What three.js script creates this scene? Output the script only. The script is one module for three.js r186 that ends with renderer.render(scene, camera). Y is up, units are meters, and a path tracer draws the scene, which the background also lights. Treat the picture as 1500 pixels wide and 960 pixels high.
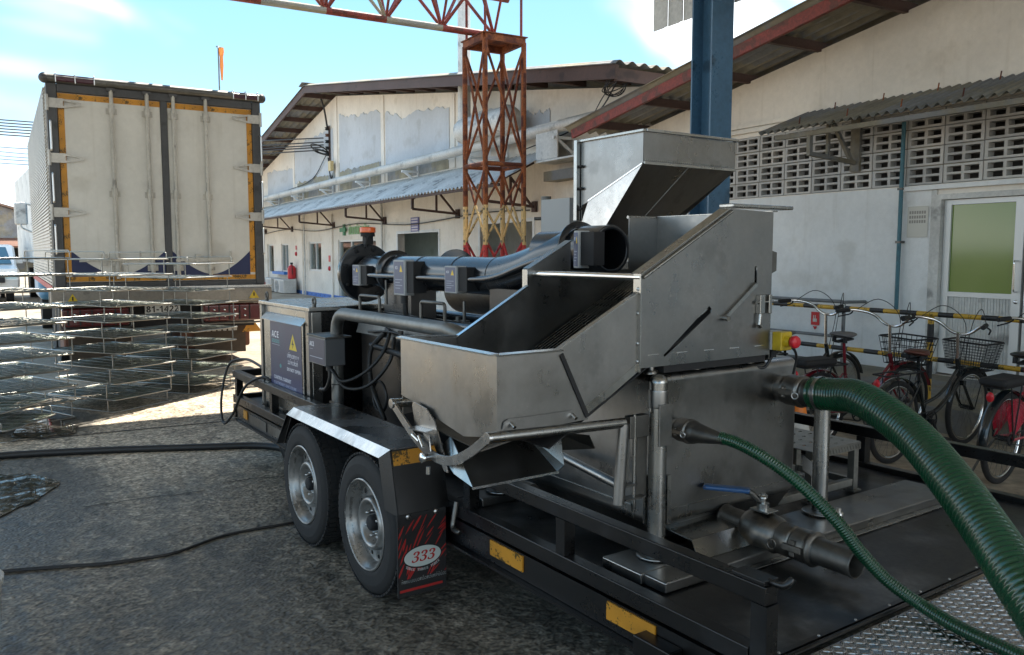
import * as THREE from 'three';
import { mergeGeometries } from 'three/addons/utils/BufferGeometryUtils.js';
import { RoundedBoxGeometry } from 'three/addons/geometries/RoundedBoxGeometry.js';

// ---------------------------------------------------------------- camera, sky, sun, exposure
const scene = new THREE.Scene();
const camera = new THREE.PerspectiveCamera(2 * Math.atan(480 / 1200) * 180 / Math.PI, 1024 / 655, 0.05, 1500);
camera.position.set(0, 1.5, 0);
camera.rotation.order = 'YXZ';
camera.rotation.set(-Math.atan(110 / 1200), 55.4 * Math.PI / 180, 0);
const renderer = new THREE.WebGLRenderer();
renderer.toneMapping = THREE.LinearToneMapping;
renderer.toneMappingExposure = 3.1;
renderer.shadowMap.enabled = true;

function mulberry(a) { return () => { a |= 0; a = a + 0x6D2B79F5 | 0; let t = Math.imul(a ^ a >>> 15, 1 | a); t = t + Math.imul(t ^ t >>> 7, 61 | t) ^ t; return ((t ^ t >>> 14) >>> 0) / 4294967296; }; }
const rnd = mulberry(333);
const R = (a, b) => a + (b - a) * rnd();
const clamp = (x, a = 0, b = 1) => Math.min(b, Math.max(a, x));
const smooth = (a, b, x) => { const t = clamp((x - a) / (b - a)); return t * t * (3 - 2 * t); };
const mix = (a, b, t) => a + (b - a) * t;

// tileable fractal value noise on a w x h grid
function noiseField(w, h, cx, cy, seed, oct = 5, gain = 0.5) {
  const out = new Float32Array(w * h); let amp = 1, tot = 0;
  for (let o = 0; o < oct; o++) {
    const nx = cx << o, ny = cy << o, r = mulberry(seed * 131 + o * 17 + 7), L = new Float32Array(nx * ny);
    for (let i = 0; i < L.length; i++) L[i] = r();
    for (let y = 0; y < h; y++) {
      const fy = y / h * ny, y0 = Math.floor(fy), ty = fy - y0, sy = ty * ty * (3 - 2 * ty), r0 = (y0 % ny) * nx, r1 = ((y0 + 1) % ny) * nx;
      for (let x = 0; x < w; x++) {
        const fx = x / w * nx, x0 = Math.floor(fx), tx = fx - x0, sx = tx * tx * (3 - 2 * tx), a = x0 % nx, b = (x0 + 1) % nx;
        const p = L[r0 + a] + (L[r0 + b] - L[r0 + a]) * sx, q = L[r1 + a] + (L[r1 + b] - L[r1 + a]) * sx;
        out[y * w + x] += amp * (p + (q - p) * sy);
      }
    }
    tot += amp; amp *= gain;
  }
  for (let i = 0; i < out.length; i++) out[i] /= tot;
  return out;
}
// 3-D value noise for the sky
const H3 = (x, y, z) => { let n = Math.imul(x, 374761393) + Math.imul(y, 668265263) + Math.imul(z, 1274126177) | 0; n = Math.imul(n ^ n >>> 13, 1274126177); return ((n ^ n >>> 16) >>> 0) / 4294967296; };
function n3(x, y, z) {
  const X = Math.floor(x), Y = Math.floor(y), Z = Math.floor(z), s = t => t * t * (3 - 2 * t), a = s(x - X), b = s(y - Y), c = s(z - Z);
  const l = (p, q, t) => p + (q - p) * t;
  return l(l(l(H3(X, Y, Z), H3(X + 1, Y, Z), a), l(H3(X, Y + 1, Z), H3(X + 1, Y + 1, Z), a), b), l(l(H3(X, Y, Z + 1), H3(X + 1, Y, Z + 1), a), l(H3(X, Y + 1, Z + 1), H3(X + 1, Y + 1, Z + 1), a), b), c);
}
const fbm3 = (x, y, z, o = 5) => { let s = 0, a = 0.5, t = 0; for (let i = 0; i < o; i++) { s += a * n3(x, y, z); t += a; a *= 0.5; x = x * 2.03 + 3.1; y = y * 2.03 + 1.7; z = z * 2.03 + 9.2; } return s / t; };

const SKX = 55.5, SKZ = 61.2;
const sunDir = new THREE.Vector3(-0.32, 0.87, -0.34).normalize();
{
  const w = 1024, h = 512, d = new Float32Array(w * h * 4);
  for (let j = 0; j < h; j++) for (let i = 0; i < w; i++) {
    const el = ((j + 0.5) / h - 0.5) * Math.PI, az = ((i + 0.5) / w - 0.5) * 2 * Math.PI;
    const y = Math.sin(el), x = Math.cos(el) * Math.cos(az), z = Math.cos(el) * Math.sin(az), k = (j * w + i) * 4;
    let r, g, b;
    if (y < 0) { r = 0.25; g = 0.24; b = 0.22; } else {
      const t = smooth(0, 0.75, y);
      r = mix(0.17, 0.10, t); g = mix(0.335, 0.235, t); b = mix(0.47, 0.42, t);
      const hz = Math.exp(-y * 15); r = mix(r, 1.14, hz * 0.8); g = mix(g, 1.12, hz * 0.8); b = mix(b, 1.08, hz * 0.8);
      const q = 1 / (y + 0.22), px = x * q, pz = z * q;
      const a = px * 0.35 + pz * 0.94, c = -px * 0.94 + pz * 0.35;   // streaks of high cloud
      const wv = fbm3(a * 1.1 + 4, c * 1.1, 5.3, 3) * 1.4;
      const n = fbm3(a * 0.75 + wv, c * 3.0 + wv * 0.8, 2.1, 6);
      const m = fbm3(px * 0.55 + SKX, pz * 0.55 + SKZ, 7.7, 4);
      let cl = smooth(0.50, 0.78, n * 0.66 + m * 0.42);
      cl = clamp(cl * 0.9 + 0.35 * smooth(0.50, 0.68, m));
      r = mix(r, 1.34, cl); g = mix(g, 1.31, cl); b = mix(b, 1.25, cl);
    }
    d[k] = r; d[k + 1] = g; d[k + 2] = b; d[k + 3] = 1;
  }
  const t = new THREE.DataTexture(d, w, h, THREE.RGBAFormat, THREE.FloatType);
  t.mapping = THREE.EquirectangularReflectionMapping; t.magFilter = t.minFilter = THREE.LinearFilter; t.wrapS = THREE.RepeatWrapping; t.needsUpdate = true;
  scene.background = t; scene.environment = t;
}
const sun = new THREE.DirectionalLight(new THREE.Color(1, 0.93, 0.82), 4.2);
sun.position.copy(sunDir).multiplyScalar(60); sun.castShadow = true; sun.shadow.mapSize.set(4096, 4096);
Object.assign(sun.shadow.camera, { left: -35, right: 35, top: 35, bottom: -35, near: 1, far: 140 });
sun.target.position.set(0, 0, 0); scene.add(sun, sun.target);

// ---------------------------------------------------------------- textures
function tex(w, h, fn, srgb, size = 1, sizeY = size) {
  const d = new Uint8Array(w * h * 4);
  for (let i = 0; i < w * h; i++) { const c = fn(i, i % w, (i / w) | 0); if (typeof c === 'number') { d[i * 4] = d[i * 4 + 1] = d[i * 4 + 2] = clamp(c) * 255; } else { d[i * 4] = clamp(c[0]) * 255; d[i * 4 + 1] = clamp(c[1]) * 255; d[i * 4 + 2] = clamp(c[2]) * 255; } d[i * 4 + 3] = 255; }
  const t = new THREE.DataTexture(d, w, h); t.wrapS = t.wrapT = THREE.RepeatWrapping; t.magFilter = THREE.LinearFilter; t.minFilter = THREE.LinearMipmapLinearFilter; t.generateMipmaps = true;
  if (srgb) t.colorSpace = THREE.SRGBColorSpace; t.repeat.set(1 / size, 1 / sizeY); t.needsUpdate = true; return t;
}
const N = 512;
const nA = noiseField(N, N, 4, 4, 1, 7, 0.6), nB = noiseField(N, N, 8, 8, 2, 6, 0.55), nFine = noiseField(N, N, 64, 64, 3, 3, 0.7), nV = noiseField(N, N, 48, 3, 4, 5, 0.6), nH = noiseField(N, N, 3, 90, 5, 3, 0.6);
// stains, patches and grain: multiplied on the base colour
const tGrime = tex(N, N, i => { const v = 0.86 + 0.22 * (nA[i] - 0.5) + 0.14 * (nFine[i] - 0.5) - 0.22 * smooth(0.6, 0.78, nB[i]); return [v, v * 0.99, v * 0.97]; }, true, 1.7);
const nSpot = noiseField(N, N, 128, 128, 9, 2, 0.5);
const tBrake = tex(N, N, i => { const v = 0.9 + 0.25 * (nB[i] - 0.5) - 0.25 * smooth(0.55, 0.75, nA[i]); return [v, v * 0.98, v * 0.95]; }, true, 0.23);
const tHose = tex(N, N, i => { const s = smooth(0.5, 0.75, nB[i] * 0.6 + nFine[i] * 0.4), v = 0.86 + 0.2 * (nA[i] - 0.5); return [v * (1 + s * 0.25), v, v * (1 - s * 0.1)]; }, true, 0.31);
const tSteel = tex(N, N, i => { const v = 0.89 + 0.14 * (nA[i] - 0.5) + 0.03 * (nV[i] - 0.5) + 0.05 * (nFine[i] - 0.5) + 0.10 * smooth(0.82, 0.9, nSpot[i]) * smooth(0.5, 0.6, nB[i]) - 0.06 * smooth(0.58, 0.72, nB[i]); return [v, v, v * 0.99]; }, true, 1.1);
const tSteelR = tex(N, N, i => 0.78 + 0.62 * (nB[i] - 0.5) + 0.10 * (nV[i] - 0.5) + 0.3 * (nA[i] - 0.5) + 0.1 * (nFine[i] - 0.5), false, 0.9);
const tPaintR = tex(N, N, i => 0.75 + 0.5 * (nA[i] - 0.5) + 0.25 * (nFine[i] - 0.5), false, 0.8);
const tPlaster = tex(N, N, i => { const s = smooth(0.56, 0.78, nB[i]) * 0.045 + smooth(0.58, 0.85, nV[i]) * 0.03, v = 0.95 + 0.12 * (nA[i] - 0.5) + 0.05 * (nFine[i] - 0.5) - s; return [v, v * (1 - s * 0.12), v * (1 - s * 0.35)]; }, true, 3.1);
const tPatch = tex(N, N, i => { const s = smooth(0.42, 0.62, nA[i]), v = 0.80 + 0.25 * (nB[i] - 0.5) + 0.1 * (nFine[i] - 0.5); return [v * mix(1, 0.93, s), v * mix(0.98, 0.96, s), v * mix(0.9, 1.0, s)]; }, true, 2.3);
const tRust = tex(N, N, i => { const s = smooth(0.40, 0.60, nA[i] * 0.6 + nB[i] * 0.45), f = 0.8 + 0.5 * (nFine[i] - 0.5); return [mix(0.40, 0.68, s) * f, mix(0.21, 0.40, s) * f, mix(0.16, 0.23, s) * f]; }, true, 0.9);
const tRustRed = tex(N, N, i => { const s = smooth(0.50, 0.62, nB[i]), f = 0.85 + 0.4 * (nFine[i] - 0.5); return [mix(0.62, 0.46, s) * f, mix(0.27, 0.26, s) * f, mix(0.22, 0.20, s) * f]; }, true, 1.3);
const tChip = tex(N, N, i => { const s = smooth(0.60, 0.66, nB[i] * 0.7 + nFine[i] * 0.35), v = 0.92 + 0.2 * (nA[i] - 0.5); return [v * (1 - s * 0.55), v * (1 - s * 0.5), v * (1 - s * 0.4)]; }, true, 0.5);
const bFine = tex(N, N, i => 0.6 * nFine[i] + 0.4 * nB[i], false, 0.6);
const bMid = tex(N, N, i => nA[i], false, 1.3);
const tDust = tex(N, N, i => { const v = 0.55 + 1.1 * smooth(0.45, 0.75, nA[i] * 0.6 + nB[i] * 0.4) * (0.6 + 0.8 * nFine[i]); return v * 0.6; }, true, 1.4);

const lin = (r, g, b) => new THREE.Color().setRGB(r, g === undefined ? r : g, b === undefined ? r : b);
function mat(c, o = {}) { const P = o.clearcoat !== undefined || o.transmission !== undefined || o.sheen !== undefined; const m = new (P ? THREE.MeshPhysicalMaterial : THREE.MeshStandardMaterial)({ color: c, roughness: 0.6, metalness: 0, side: THREE.DoubleSide, ...o }); return m; }
const M = {
  doorWhite: mat(lin(0.66, 0.64, 0.58), { roughness: 0.5, map: tPlaster, roughnessMap: tPaintR }),
  steel: mat(lin(0.36, 0.36, 0.36), { metalness: 1, roughness: 0.44, map: tSteel, roughnessMap: tSteelR, bumpMap: bMid, bumpScale: 0.0008 }),
  steelBright: mat(lin(0.50, 0.50, 0.49), { metalness: 1, roughness: 0.34, map: tSteel, roughnessMap: tSteelR }),
  steelDull: mat(lin(0.21, 0.21, 0.205), { metalness: 1, roughness: 0.62, map: tGrime, roughnessMap: tSteelR }),
  cast: mat(lin(0.30, 0.29, 0.275), { metalness: 1, roughness: 0.55, map: tGrime, roughnessMap: tPaintR, bumpMap: bFine, bumpScale: 0.0008 }),
  chrome: mat(lin(0.78, 0.78, 0.77), { metalness: 1, roughness: 0.16 }),
  galv: mat(lin(0.66, 0.67, 0.69), { metalness: 1, roughness: 0.34, map: tGrime, roughnessMap: tSteelR }),
  bolt: mat(lin(0.55, 0.55, 0.54), { metalness: 1, roughness: 0.3 }),
  blackPaint: mat(lin(0.012, 0.013, 0.016), { roughness: 0.42, roughnessMap: tPaintR, map: tDust, color: lin(0.014, 0.015, 0.017), clearcoat: 0.15, clearcoatRoughness: 0.4 }),
  deck: mat(lin(0.095, 0.095, 0.095), { roughness: 0.46, roughnessMap: tPaintR, map: tDust, bumpMap: bMid, bumpScale: 0.002 }),
  blackTube: mat(lin(0.009, 0.010, 0.012), { roughness: 0.3, roughnessMap: tPaintR, clearcoat: 0.4, clearcoatRoughness: 0.25 }),
  blackMatt: mat(lin(0.012, 0.012, 0.013), { roughness: 0.75 }),
  rubber: mat(lin(0.02, 0.02, 0.021), { roughness: 0.78, map: tGrime, bumpMap: bFine, bumpScale: 0.001 }),
  cable: mat(lin(0.012), { roughness: 0.5 }),
  rimSilver: mat(lin(0.40, 0.41, 0.42), { metalness: 0.7, roughness: 0.42, roughnessMap: tPaintR, map: tBrake }),
  reflector: mat(lin(0.62, 0.27, 0.02), { roughness: 0.45, map: tChip }),
  greenHose: mat(lin(0.0038, 0.064, 0.026), { roughness: 0.3, map: tHose, roughnessMap: tPaintR, clearcoat: 0.5, clearcoatRoughness: 0.12 }),
  blue: mat(lin(0.02, 0.09, 0.24), { roughness: 0.35, map: tChip, clearcoat: 0.3, clearcoatRoughness: 0.2 }),
  columnBlue: mat(lin(0.07, 0.17, 0.29), { roughness: 0.42, map: tGrime, roughnessMap: tPaintR }),
  yellow: mat(lin(0.70, 0.50, 0.02), { roughness: 0.42, map: tGrime }),
  red: mat(lin(0.52, 0.015, 0.025), { roughness: 0.35 }),
  orangeLamp: mat(lin(0.85, 0.13, 0.01), { roughness: 0.3, clearcoat: 0.5, clearcoatRoughness: 0.1 }),
  greyPlastic: mat(lin(0.36, 0.37, 0.37), { roughness: 0.5 }),
  white: mat(lin(0.72, 0.72, 0.70), { roughness: 0.5, map: tGrime }),
  plaster: mat(lin(0.86, 0.79, 0.69), { roughness: 0.9, map: tPlaster, bumpMap: bFine, bumpScale: 0.003 }),
  plasterGrey: mat(lin(0.80, 0.80, 0.78), { roughness: 0.85, map: tPlaster, bumpMap: bFine, bumpScale: 0.003 }),
  render: mat(lin(0.58, 0.60, 0.62), { roughness: 0.92, map: tPlaster, bumpMap: bFine, bumpScale: 0.006 }),
  bareBlock: mat(lin(0.58, 0.53, 0.45), { roughness: 0.95, map: tPatch, bumpMap: bFine, bumpScale: 0.008 }),
  breeze: mat(lin(0.58, 0.56, 0.53), { roughness: 0.9, map: tPlaster, bumpMap: bFine, bumpScale: 0.004 }),
  fibreCement: mat(lin(0.42, 0.40, 0.37), { roughness: 0.92, map: tPatch, bumpMap: bFine, bumpScale: 0.004 }),
  zinc: mat(lin(0.74, 0.75, 0.74), { metalness: 0, roughness: 0.45, map: tGrime }),
  redPaint: mat(lin(0.9, 0.85, 0.85), { roughness: 0.6, map: tRustRed }),
  darkPurlin: mat(lin(0.10, 0.055, 0.045), { roughness: 0.7, map: tGrime }),
  rust: mat(lin(0.95, 0.9, 0.85), { roughness: 0.85, map: tRust, bumpMap: bFine, bumpScale: 0.002 }),
  creamPaint: mat(lin(0.72, 0.50, 0.22), { roughness: 0.65, map: tChip }),
  signalRed: mat(lin(0.50, 0.03, 0.03), { roughness: 0.55, map: tChip }),
  beamWhite: mat(lin(0.55, 0.50, 0.40), { roughness: 0.7, map: tPatch }),
  wood: mat(lin(0.20, 0.085, 0.05), { roughness: 0.7, map: tGrime }),
  winFrame: mat(lin(0.62, 0.62, 0.60), { roughness: 0.4, metalness: 0.3 }),
  glass: mat(lin(0.75, 0.85, 0.86), { roughness: 0.03, transmission: 1, thickness: 0, ior: 1.5 }),
  greenGlass: mat(lin(0.13, 0.21, 0.03), { roughness: 0.08 }),
  concreteKerb: mat(lin(0.34, 0.31, 0.27), { roughness: 0.92, map: tPatch, bumpMap: bFine, bumpScale: 0.006 }),
};

// ---------------------------------------------------------------- geometry helpers
const V = (x, y, z) => new THREE.Vector3(x, y, z);
function B(x0, x1, y0, y1, z0, z1) { const g = new THREE.BoxGeometry(Math.abs(x1 - x0), Math.abs(y1 - y0), Math.abs(z1 - z0)); g.translate((x0 + x1) / 2, (y0 + y1) / 2, (z0 + z1) / 2); return g; }
function RB(x0, x1, y0, y1, z0, z1, r = 0.006, s = 2) { const g = new RoundedBoxGeometry(Math.abs(x1 - x0), Math.abs(y1 - y0), Math.abs(z1 - z0), s, r); g.translate((x0 + x1) / 2, (y0 + y1) / 2, (z0 + z1) / 2); return g; }
const UP = V(0, 1, 0);
function C(p, q, r, seg = 14, r2 = r, open = false) { const a = V(...p), b = V(...q), d = b.clone().sub(a), L = d.length(); const g = new THREE.CylinderGeometry(r2, r, L, seg, 1, open); g.applyQuaternion(new THREE.Quaternion().setFromUnitVectors(UP, d.normalize())); g.translate((a.x + b.x) / 2, (a.y + b.y) / 2, (a.z + b.z) / 2); return g; }
function bar(p, q, w, h = w) { const a = V(...p), b = V(...q), d = b.clone().sub(a), L = d.length(); d.normalize(); let s = V(0, 1, 0).cross(d); if (s.length() < 0.01) s = V(1, 0, 0); s.normalize(); const u = d.clone().cross(s); const g = new THREE.BoxGeometry(w, h, L); g.applyMatrix4(new THREE.Matrix4().makeBasis(s, u, d)); g.translate((a.x + b.x) / 2, (a.y + b.y) / 2, (a.z + b.z) / 2); return g; }
function lathe(prof, p, dir, seg = 32) { const g = new THREE.LatheGeometry(prof.map(([r, t]) => new THREE.Vector2(Math.max(r, 0.0001), t)), seg); g.applyQuaternion(new THREE.Quaternion().setFromUnitVectors(UP, V(...dir).normalize())); g.translate(...p); return g; }
function spline(pts, r, n = 60, seg = 10) { return new THREE.TubeGeometry(new THREE.CatmullRomCurve3(pts.map(p => V(...p)), false, 'centripetal'), n, r, seg, false); }
function bent(pts, r, bend = 0.05, seg = 12, closed = false) { // straight runs with rounded corners
  const P = pts.map(p => V(...p)), c = new THREE.CurvePath(); let last = null; const n = P.length;
  const corner = i => { const p = P[i], a = P[(i - 1 + n) % n], b = P[(i + 1) % n]; const k = Math.min(bend, p.distanceTo(a) * 0.48, p.distanceTo(b) * 0.48); return [p.clone().lerp(a, k / p.distanceTo(a)), p, p.clone().lerp(b, k / p.distanceTo(b))]; };
  const S = []; const samp = (q, m) => { for (let i = 0; i <= m; i++) { const t = i / m, s = 1 - t; S.push(q[0].clone().multiplyScalar(s * s).addScaledVector(q[1], 2 * s * t).addScaledVector(q[2], t * t)); } };
  if (closed) { for (let i = 0; i < n; i++) samp(corner(i), 4); } else { S.push(P[0]); for (let i = 1; i < n - 1; i++) samp(corner(i), 6); S.push(P[n - 1]); }
  for (let i = 0; i < S.length - 1; i++) c.add(new THREE.LineCurve3(S[i], S[i + 1])); if (closed) c.add(new THREE.LineCurve3(S[S.length - 1], S[0]));
  // own sweep so that segments follow the corner points exactly
  const pos = [], idx = []; const m = S.length; let prevN = null;
  for (let i = 0; i < m; i++) {
    const a = closed ? S[(i - 1 + m) % m] : S[Math.max(0, i - 1)], b = closed ? S[(i + 1) % m] : S[Math.min(m - 1, i + 1)]; const t = b.clone().sub(a).normalize();
    let nn = prevN ? prevN.clone().addScaledVector(t, -prevN.dot(t)) : (Math.abs(t.y) < 0.9 ? V(0, 1, 0) : V(1, 0, 0)); if (!prevN) nn.addScaledVector(t, -nn.dot(t)); nn.normalize(); prevN = nn; const bb = t.clone().cross(nn);
    for (let j = 0; j < seg; j++) { const th = j / seg * 2 * Math.PI; pos.push(S[i].x + r * (Math.cos(th) * nn.x + Math.sin(th) * bb.x), S[i].y + r * (Math.cos(th) * nn.y + Math.sin(th) * bb.y), S[i].z + r * (Math.cos(th) * nn.z + Math.sin(th) * bb.z)); }
  }
  const mm = closed ? m : m - 1;
  for (let i = 0; i < mm; i++) for (let j = 0; j < seg; j++) { const a = i * seg + j, b = i * seg + (j + 1) % seg, i2 = (i + 1) % m, c2 = i2 * seg + j, d = i2 * seg + (j + 1) % seg; idx.push(a, b, c2, b, d, c2); }
  if (!closed) for (const [o, e] of [[0, 0], [(m - 1) * seg, 1]]) for (let j = 1; j < seg - 1; j++) e ? idx.push(o, o + j, o + j + 1) : idx.push(o, o + j + 1, o + j);
  const g = new THREE.BufferGeometry(); g.setAttribute('position', new THREE.Float32BufferAttribute(pos, 3)); g.setIndex(idx); g.computeVertexNormals(); return g;
}
function shape(poly, holes = []) { const s = new THREE.Shape(poly.map(p => new THREE.Vector2(p[0], p[1]))); for (const h of holes) s.holes.push(new THREE.Path(h.map(p => new THREE.Vector2(p[0], p[1])))); return s; }
const ext = (s, t, bevel = 0) => new THREE.ExtrudeGeometry(s, { depth: bevel ? t - 2 * bevel : t, bevelEnabled: bevel > 0, bevelSize: bevel, bevelThickness: bevel, bevelSegments: 1, bevelOffset: -bevel, curveSegments: 12 }).translate(0, 0, bevel);
function plateX(poly, x0, t, holes, bevel = 0) { const g = ext(shape(poly, holes), t, bevel); g.rotateY(-Math.PI / 2); g.translate(x0 + t, 0, 0); return g; }   // poly in (z, y)
function plateZ(poly, z0, t, holes, bevel = 0) { const g = ext(shape(poly, holes), t, bevel); g.translate(0, 0, z0); return g; }                              // poly in (x, y)
function plateY(poly, y0, t, holes, bevel = 0) { const g = ext(shape(poly, holes), t, bevel); g.rotateX(Math.PI / 2); g.translate(0, y0 + t, 0); return g; }    // poly in (x, z)
function slab(pts, t) { // flat convex polygon in space with thickness t along its normal (both ways)
  const P = pts.map(p => V(...p)), n = P[1].clone().sub(P[0]).cross(P[2].clone().sub(P[0])).normalize().multiplyScalar(t / 2), pos = [], k = P.length;
  const tri = (a, b, c) => pos.push(a.x, a.y, a.z, b.x, b.y, b.z, c.x, c.y, c.z); const F = P.map(p => p.clone().add(n)), G = P.map(p => p.clone().sub(n));
  for (let i = 1; i < k - 1; i++) { tri(F[0], F[i], F[i + 1]); tri(G[0], G[i + 1], G[i]); }
  for (let i = 0; i < k; i++) { const j = (i + 1) % k; tri(F[i], G[i], G[j]); tri(F[i], G[j], F[j]); }
  const g = new THREE.BufferGeometry(); g.setAttribute('position', new THREE.Float32BufferAttribute(pos, 3)); g.computeVertexNormals(); return g;
}
function clean(g) { let q = g.index ? g.toNonIndexed() : g.clone(); if (!q.attributes.normal) q.computeVertexNormals(); for (const k of Object.keys(q.attributes)) if (!['position', 'normal', 'uv'].includes(k)) q.deleteAttribute(k); return q; }
function uvMetres(g) { const p = g.attributes.position, n = p.count, uv = new Float32Array(n * 2), a = V(0, 0, 0), b = V(0, 0, 0), c = V(0, 0, 0);
  for (let i = 0; i < n; i += 3) { a.fromBufferAttribute(p, i); b.fromBufferAttribute(p, i + 1); c.fromBufferAttribute(p, i + 2); const e = b.clone().sub(a).cross(c.clone().sub(a)); const ax = Math.abs(e.x), ay = Math.abs(e.y), az = Math.abs(e.z);
    for (let k = 0; k < 3; k++) { const q = [a, b, c][k]; let u, v; if (ay >= ax && ay >= az) { u = q.x; v = q.z; } else if (ax >= az) { u = q.z; v = q.y; } else { u = q.x; v = q.y; } uv[(i + k) * 2] = u; uv[(i + k) * 2 + 1] = v; } }
  g.setAttribute('uv', new THREE.BufferAttribute(uv, 2)); return g; }
function join(geos, keepUV) { const L = (Array.isArray(geos) ? geos : [geos]).map(clean); if (!keepUV) for (const g of L) g.deleteAttribute('uv'); const g = L.length > 1 ? mergeGeometries(L) : L[0]; if (!keepUV) uvMetres(g); return g; }

// ---------------------------------------------------------------- things and parts
const used = new Map();
function numbered(n) { const k = used.get(n) || 0; used.set(n, k + 1); return k ? `${n}_${String(k).padStart(3, '0')}` : n; }
const offs = new WeakMap();
function thing(name, label, category, pos = [0, 0, 0], group) { const o = new THREE.Group(); o.name = numbered(name); o.position.set(...pos); o.userData = { label, category }; if (group) o.userData.group = group; scene.add(o); offs.set(o, V(...pos)); return o; }
function part(name, geos, m, parent, opt = {}) { // shapes are given in world coordinates unless the parent was made local()
  const g = opt.ready || join(geos, opt.keepUV); const o = offs.get(parent); if (o && !opt.ready) g.translate(-o.x, -o.y, -o.z);
  const x = new THREE.Mesh(g, m); x.name = name; x.castShadow = x.receiveShadow = true; if (opt.label) x.userData.label = opt.label; if (opt.kind) x.userData.kind = opt.kind; parent.add(x); if (o) offs.set(x, o); return x;
}
function single(name, geos, m, label, category, pos = [0, 0, 0], group, opt = {}) { const g = join(geos, opt.keepUV); g.translate(-pos[0], -pos[1], -pos[2]); const x = new THREE.Mesh(g, m); x.name = numbered(name); x.position.set(...pos); x.castShadow = x.receiveShadow = true; x.userData = { label, category }; if (group) x.userData.group = group; scene.add(x); return x; }
function structure(name, geos, m, opt = {}) { const x = new THREE.Mesh(opt.ready || join(geos, opt.keepUV), m); x.name = numbered(name); x.castShadow = x.receiveShadow = true; x.userData.kind = opt.kind || 'structure'; scene.add(x); return x; }
// the two sheds share one front line: local axes u (to the right along it), y, w (out from it)
const P0 = V(-4.524, 0, -8.56), WT = -0.08385;
function wallThing(name, label, category, u = 0, y = 0, w = 0, group) { const o = thing(name, label, category, [0, 0, 0], group); offs.delete(o); const c = Math.cos(WT), s = Math.sin(WT); o.position.set(P0.x + u * c + w * s, y, P0.z - u * s + w * c); o.rotation.y = WT; offs.set(o, V(u, y, w)); return o; }
const wallPt = (u, y, w) => { const c = Math.cos(WT), s = Math.sin(WT); return [P0.x + u * c + w * s, y, P0.z - u * s + w * c]; };
function decal(w, h, px, draw) { const c = document.createElement('canvas'); c.width = px; c.height = Math.round(px * h / w); const g = c.getContext('2d'); draw(g, c.width, c.height); const t = new THREE.CanvasTexture(c); t.colorSpace = THREE.SRGBColorSpace; return t; }
function face(p, du, dv, w, h) { // printed face: centre p, unit directions of width and height, uv 0..1
  const P = V(...p), U = V(...du).multiplyScalar(w / 2), W = V(...dv).multiplyScalar(h / 2), pos = [], c = [[-1, -1], [1, -1], [1, 1], [-1, 1]].map(([a, b]) => P.clone().addScaledVector(U, a).addScaledVector(W, b));
  for (const i of [0, 1, 2, 0, 2, 3]) pos.push(c[i].x, c[i].y, c[i].z); const g = new THREE.BufferGeometry(); g.setAttribute('position', new THREE.Float32BufferAttribute(pos, 3)); g.setAttribute('uv', new THREE.Float32BufferAttribute([0, 0, 1, 0, 1, 1, 0, 0, 1, 1, 0, 1], 2)); g.computeVertexNormals(); return g; }
// strokes with loops and stems, in the manner of Thai print
function thaiScript(g, x, y, h, n, seed, lw) { const r = mulberry(seed); g.lineWidth = lw; g.lineCap = 'round'; let X = x; for (let i = 0; i < n; i++) { const k = r(), w = h * (0.42 + 0.2 * r()); g.beginPath();
    if (k < 0.3) { g.arc(X + h * 0.1, y - h * 0.62, h * 0.09, 0, 6.3); g.moveTo(X + h * 0.1, y - h * 0.5); g.lineTo(X + h * 0.1, y); g.moveTo(X + h * 0.1, y); g.quadraticCurveTo(X + w * 0.5, y - h * 0.9, X + w * 0.85, y - h * 0.65); g.lineTo(X + w * 0.85, y); }
    else if (k < 0.6) { g.moveTo(X + h * 0.05, y - h * 0.45); g.quadraticCurveTo(X + w * 0.5, y - h, X + w * 0.85, y - h * 0.45); g.lineTo(X + w * 0.85, y); g.moveTo(X + h * 0.18, y - h * 0.1); g.arc(X + h * 0.12, y - h * 0.1, h * 0.09, 0, 6.3); }
    else if (k < 0.8) { g.moveTo(X + w * 0.2, y - h * 0.7); g.lineTo(X + w * 0.2, y - h * 0.1); g.quadraticCurveTo(X + w * 0.5, y + h * 0.08, X + w * 0.8, y - h * 0.1); g.lineTo(X + w * 0.8, y - h * 0.72); }
    else { g.moveTo(X + w * 0.3, y - h * 0.68); g.lineTo(X + w * 0.3, y); g.moveTo(X + w * 0.3, y - h * 0.6); g.quadraticCurveTo(X + w * 0.9, y - h * 0.75, X + w * 0.75, y - h * 0.3); }
    g.stroke(); if (r() < 0.35) { g.beginPath(); g.arc(X + w * 0.5, y - h * 0.95, h * 0.12, Math.PI, 0); g.stroke(); } X += w * 1.12; } return X; }
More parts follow.
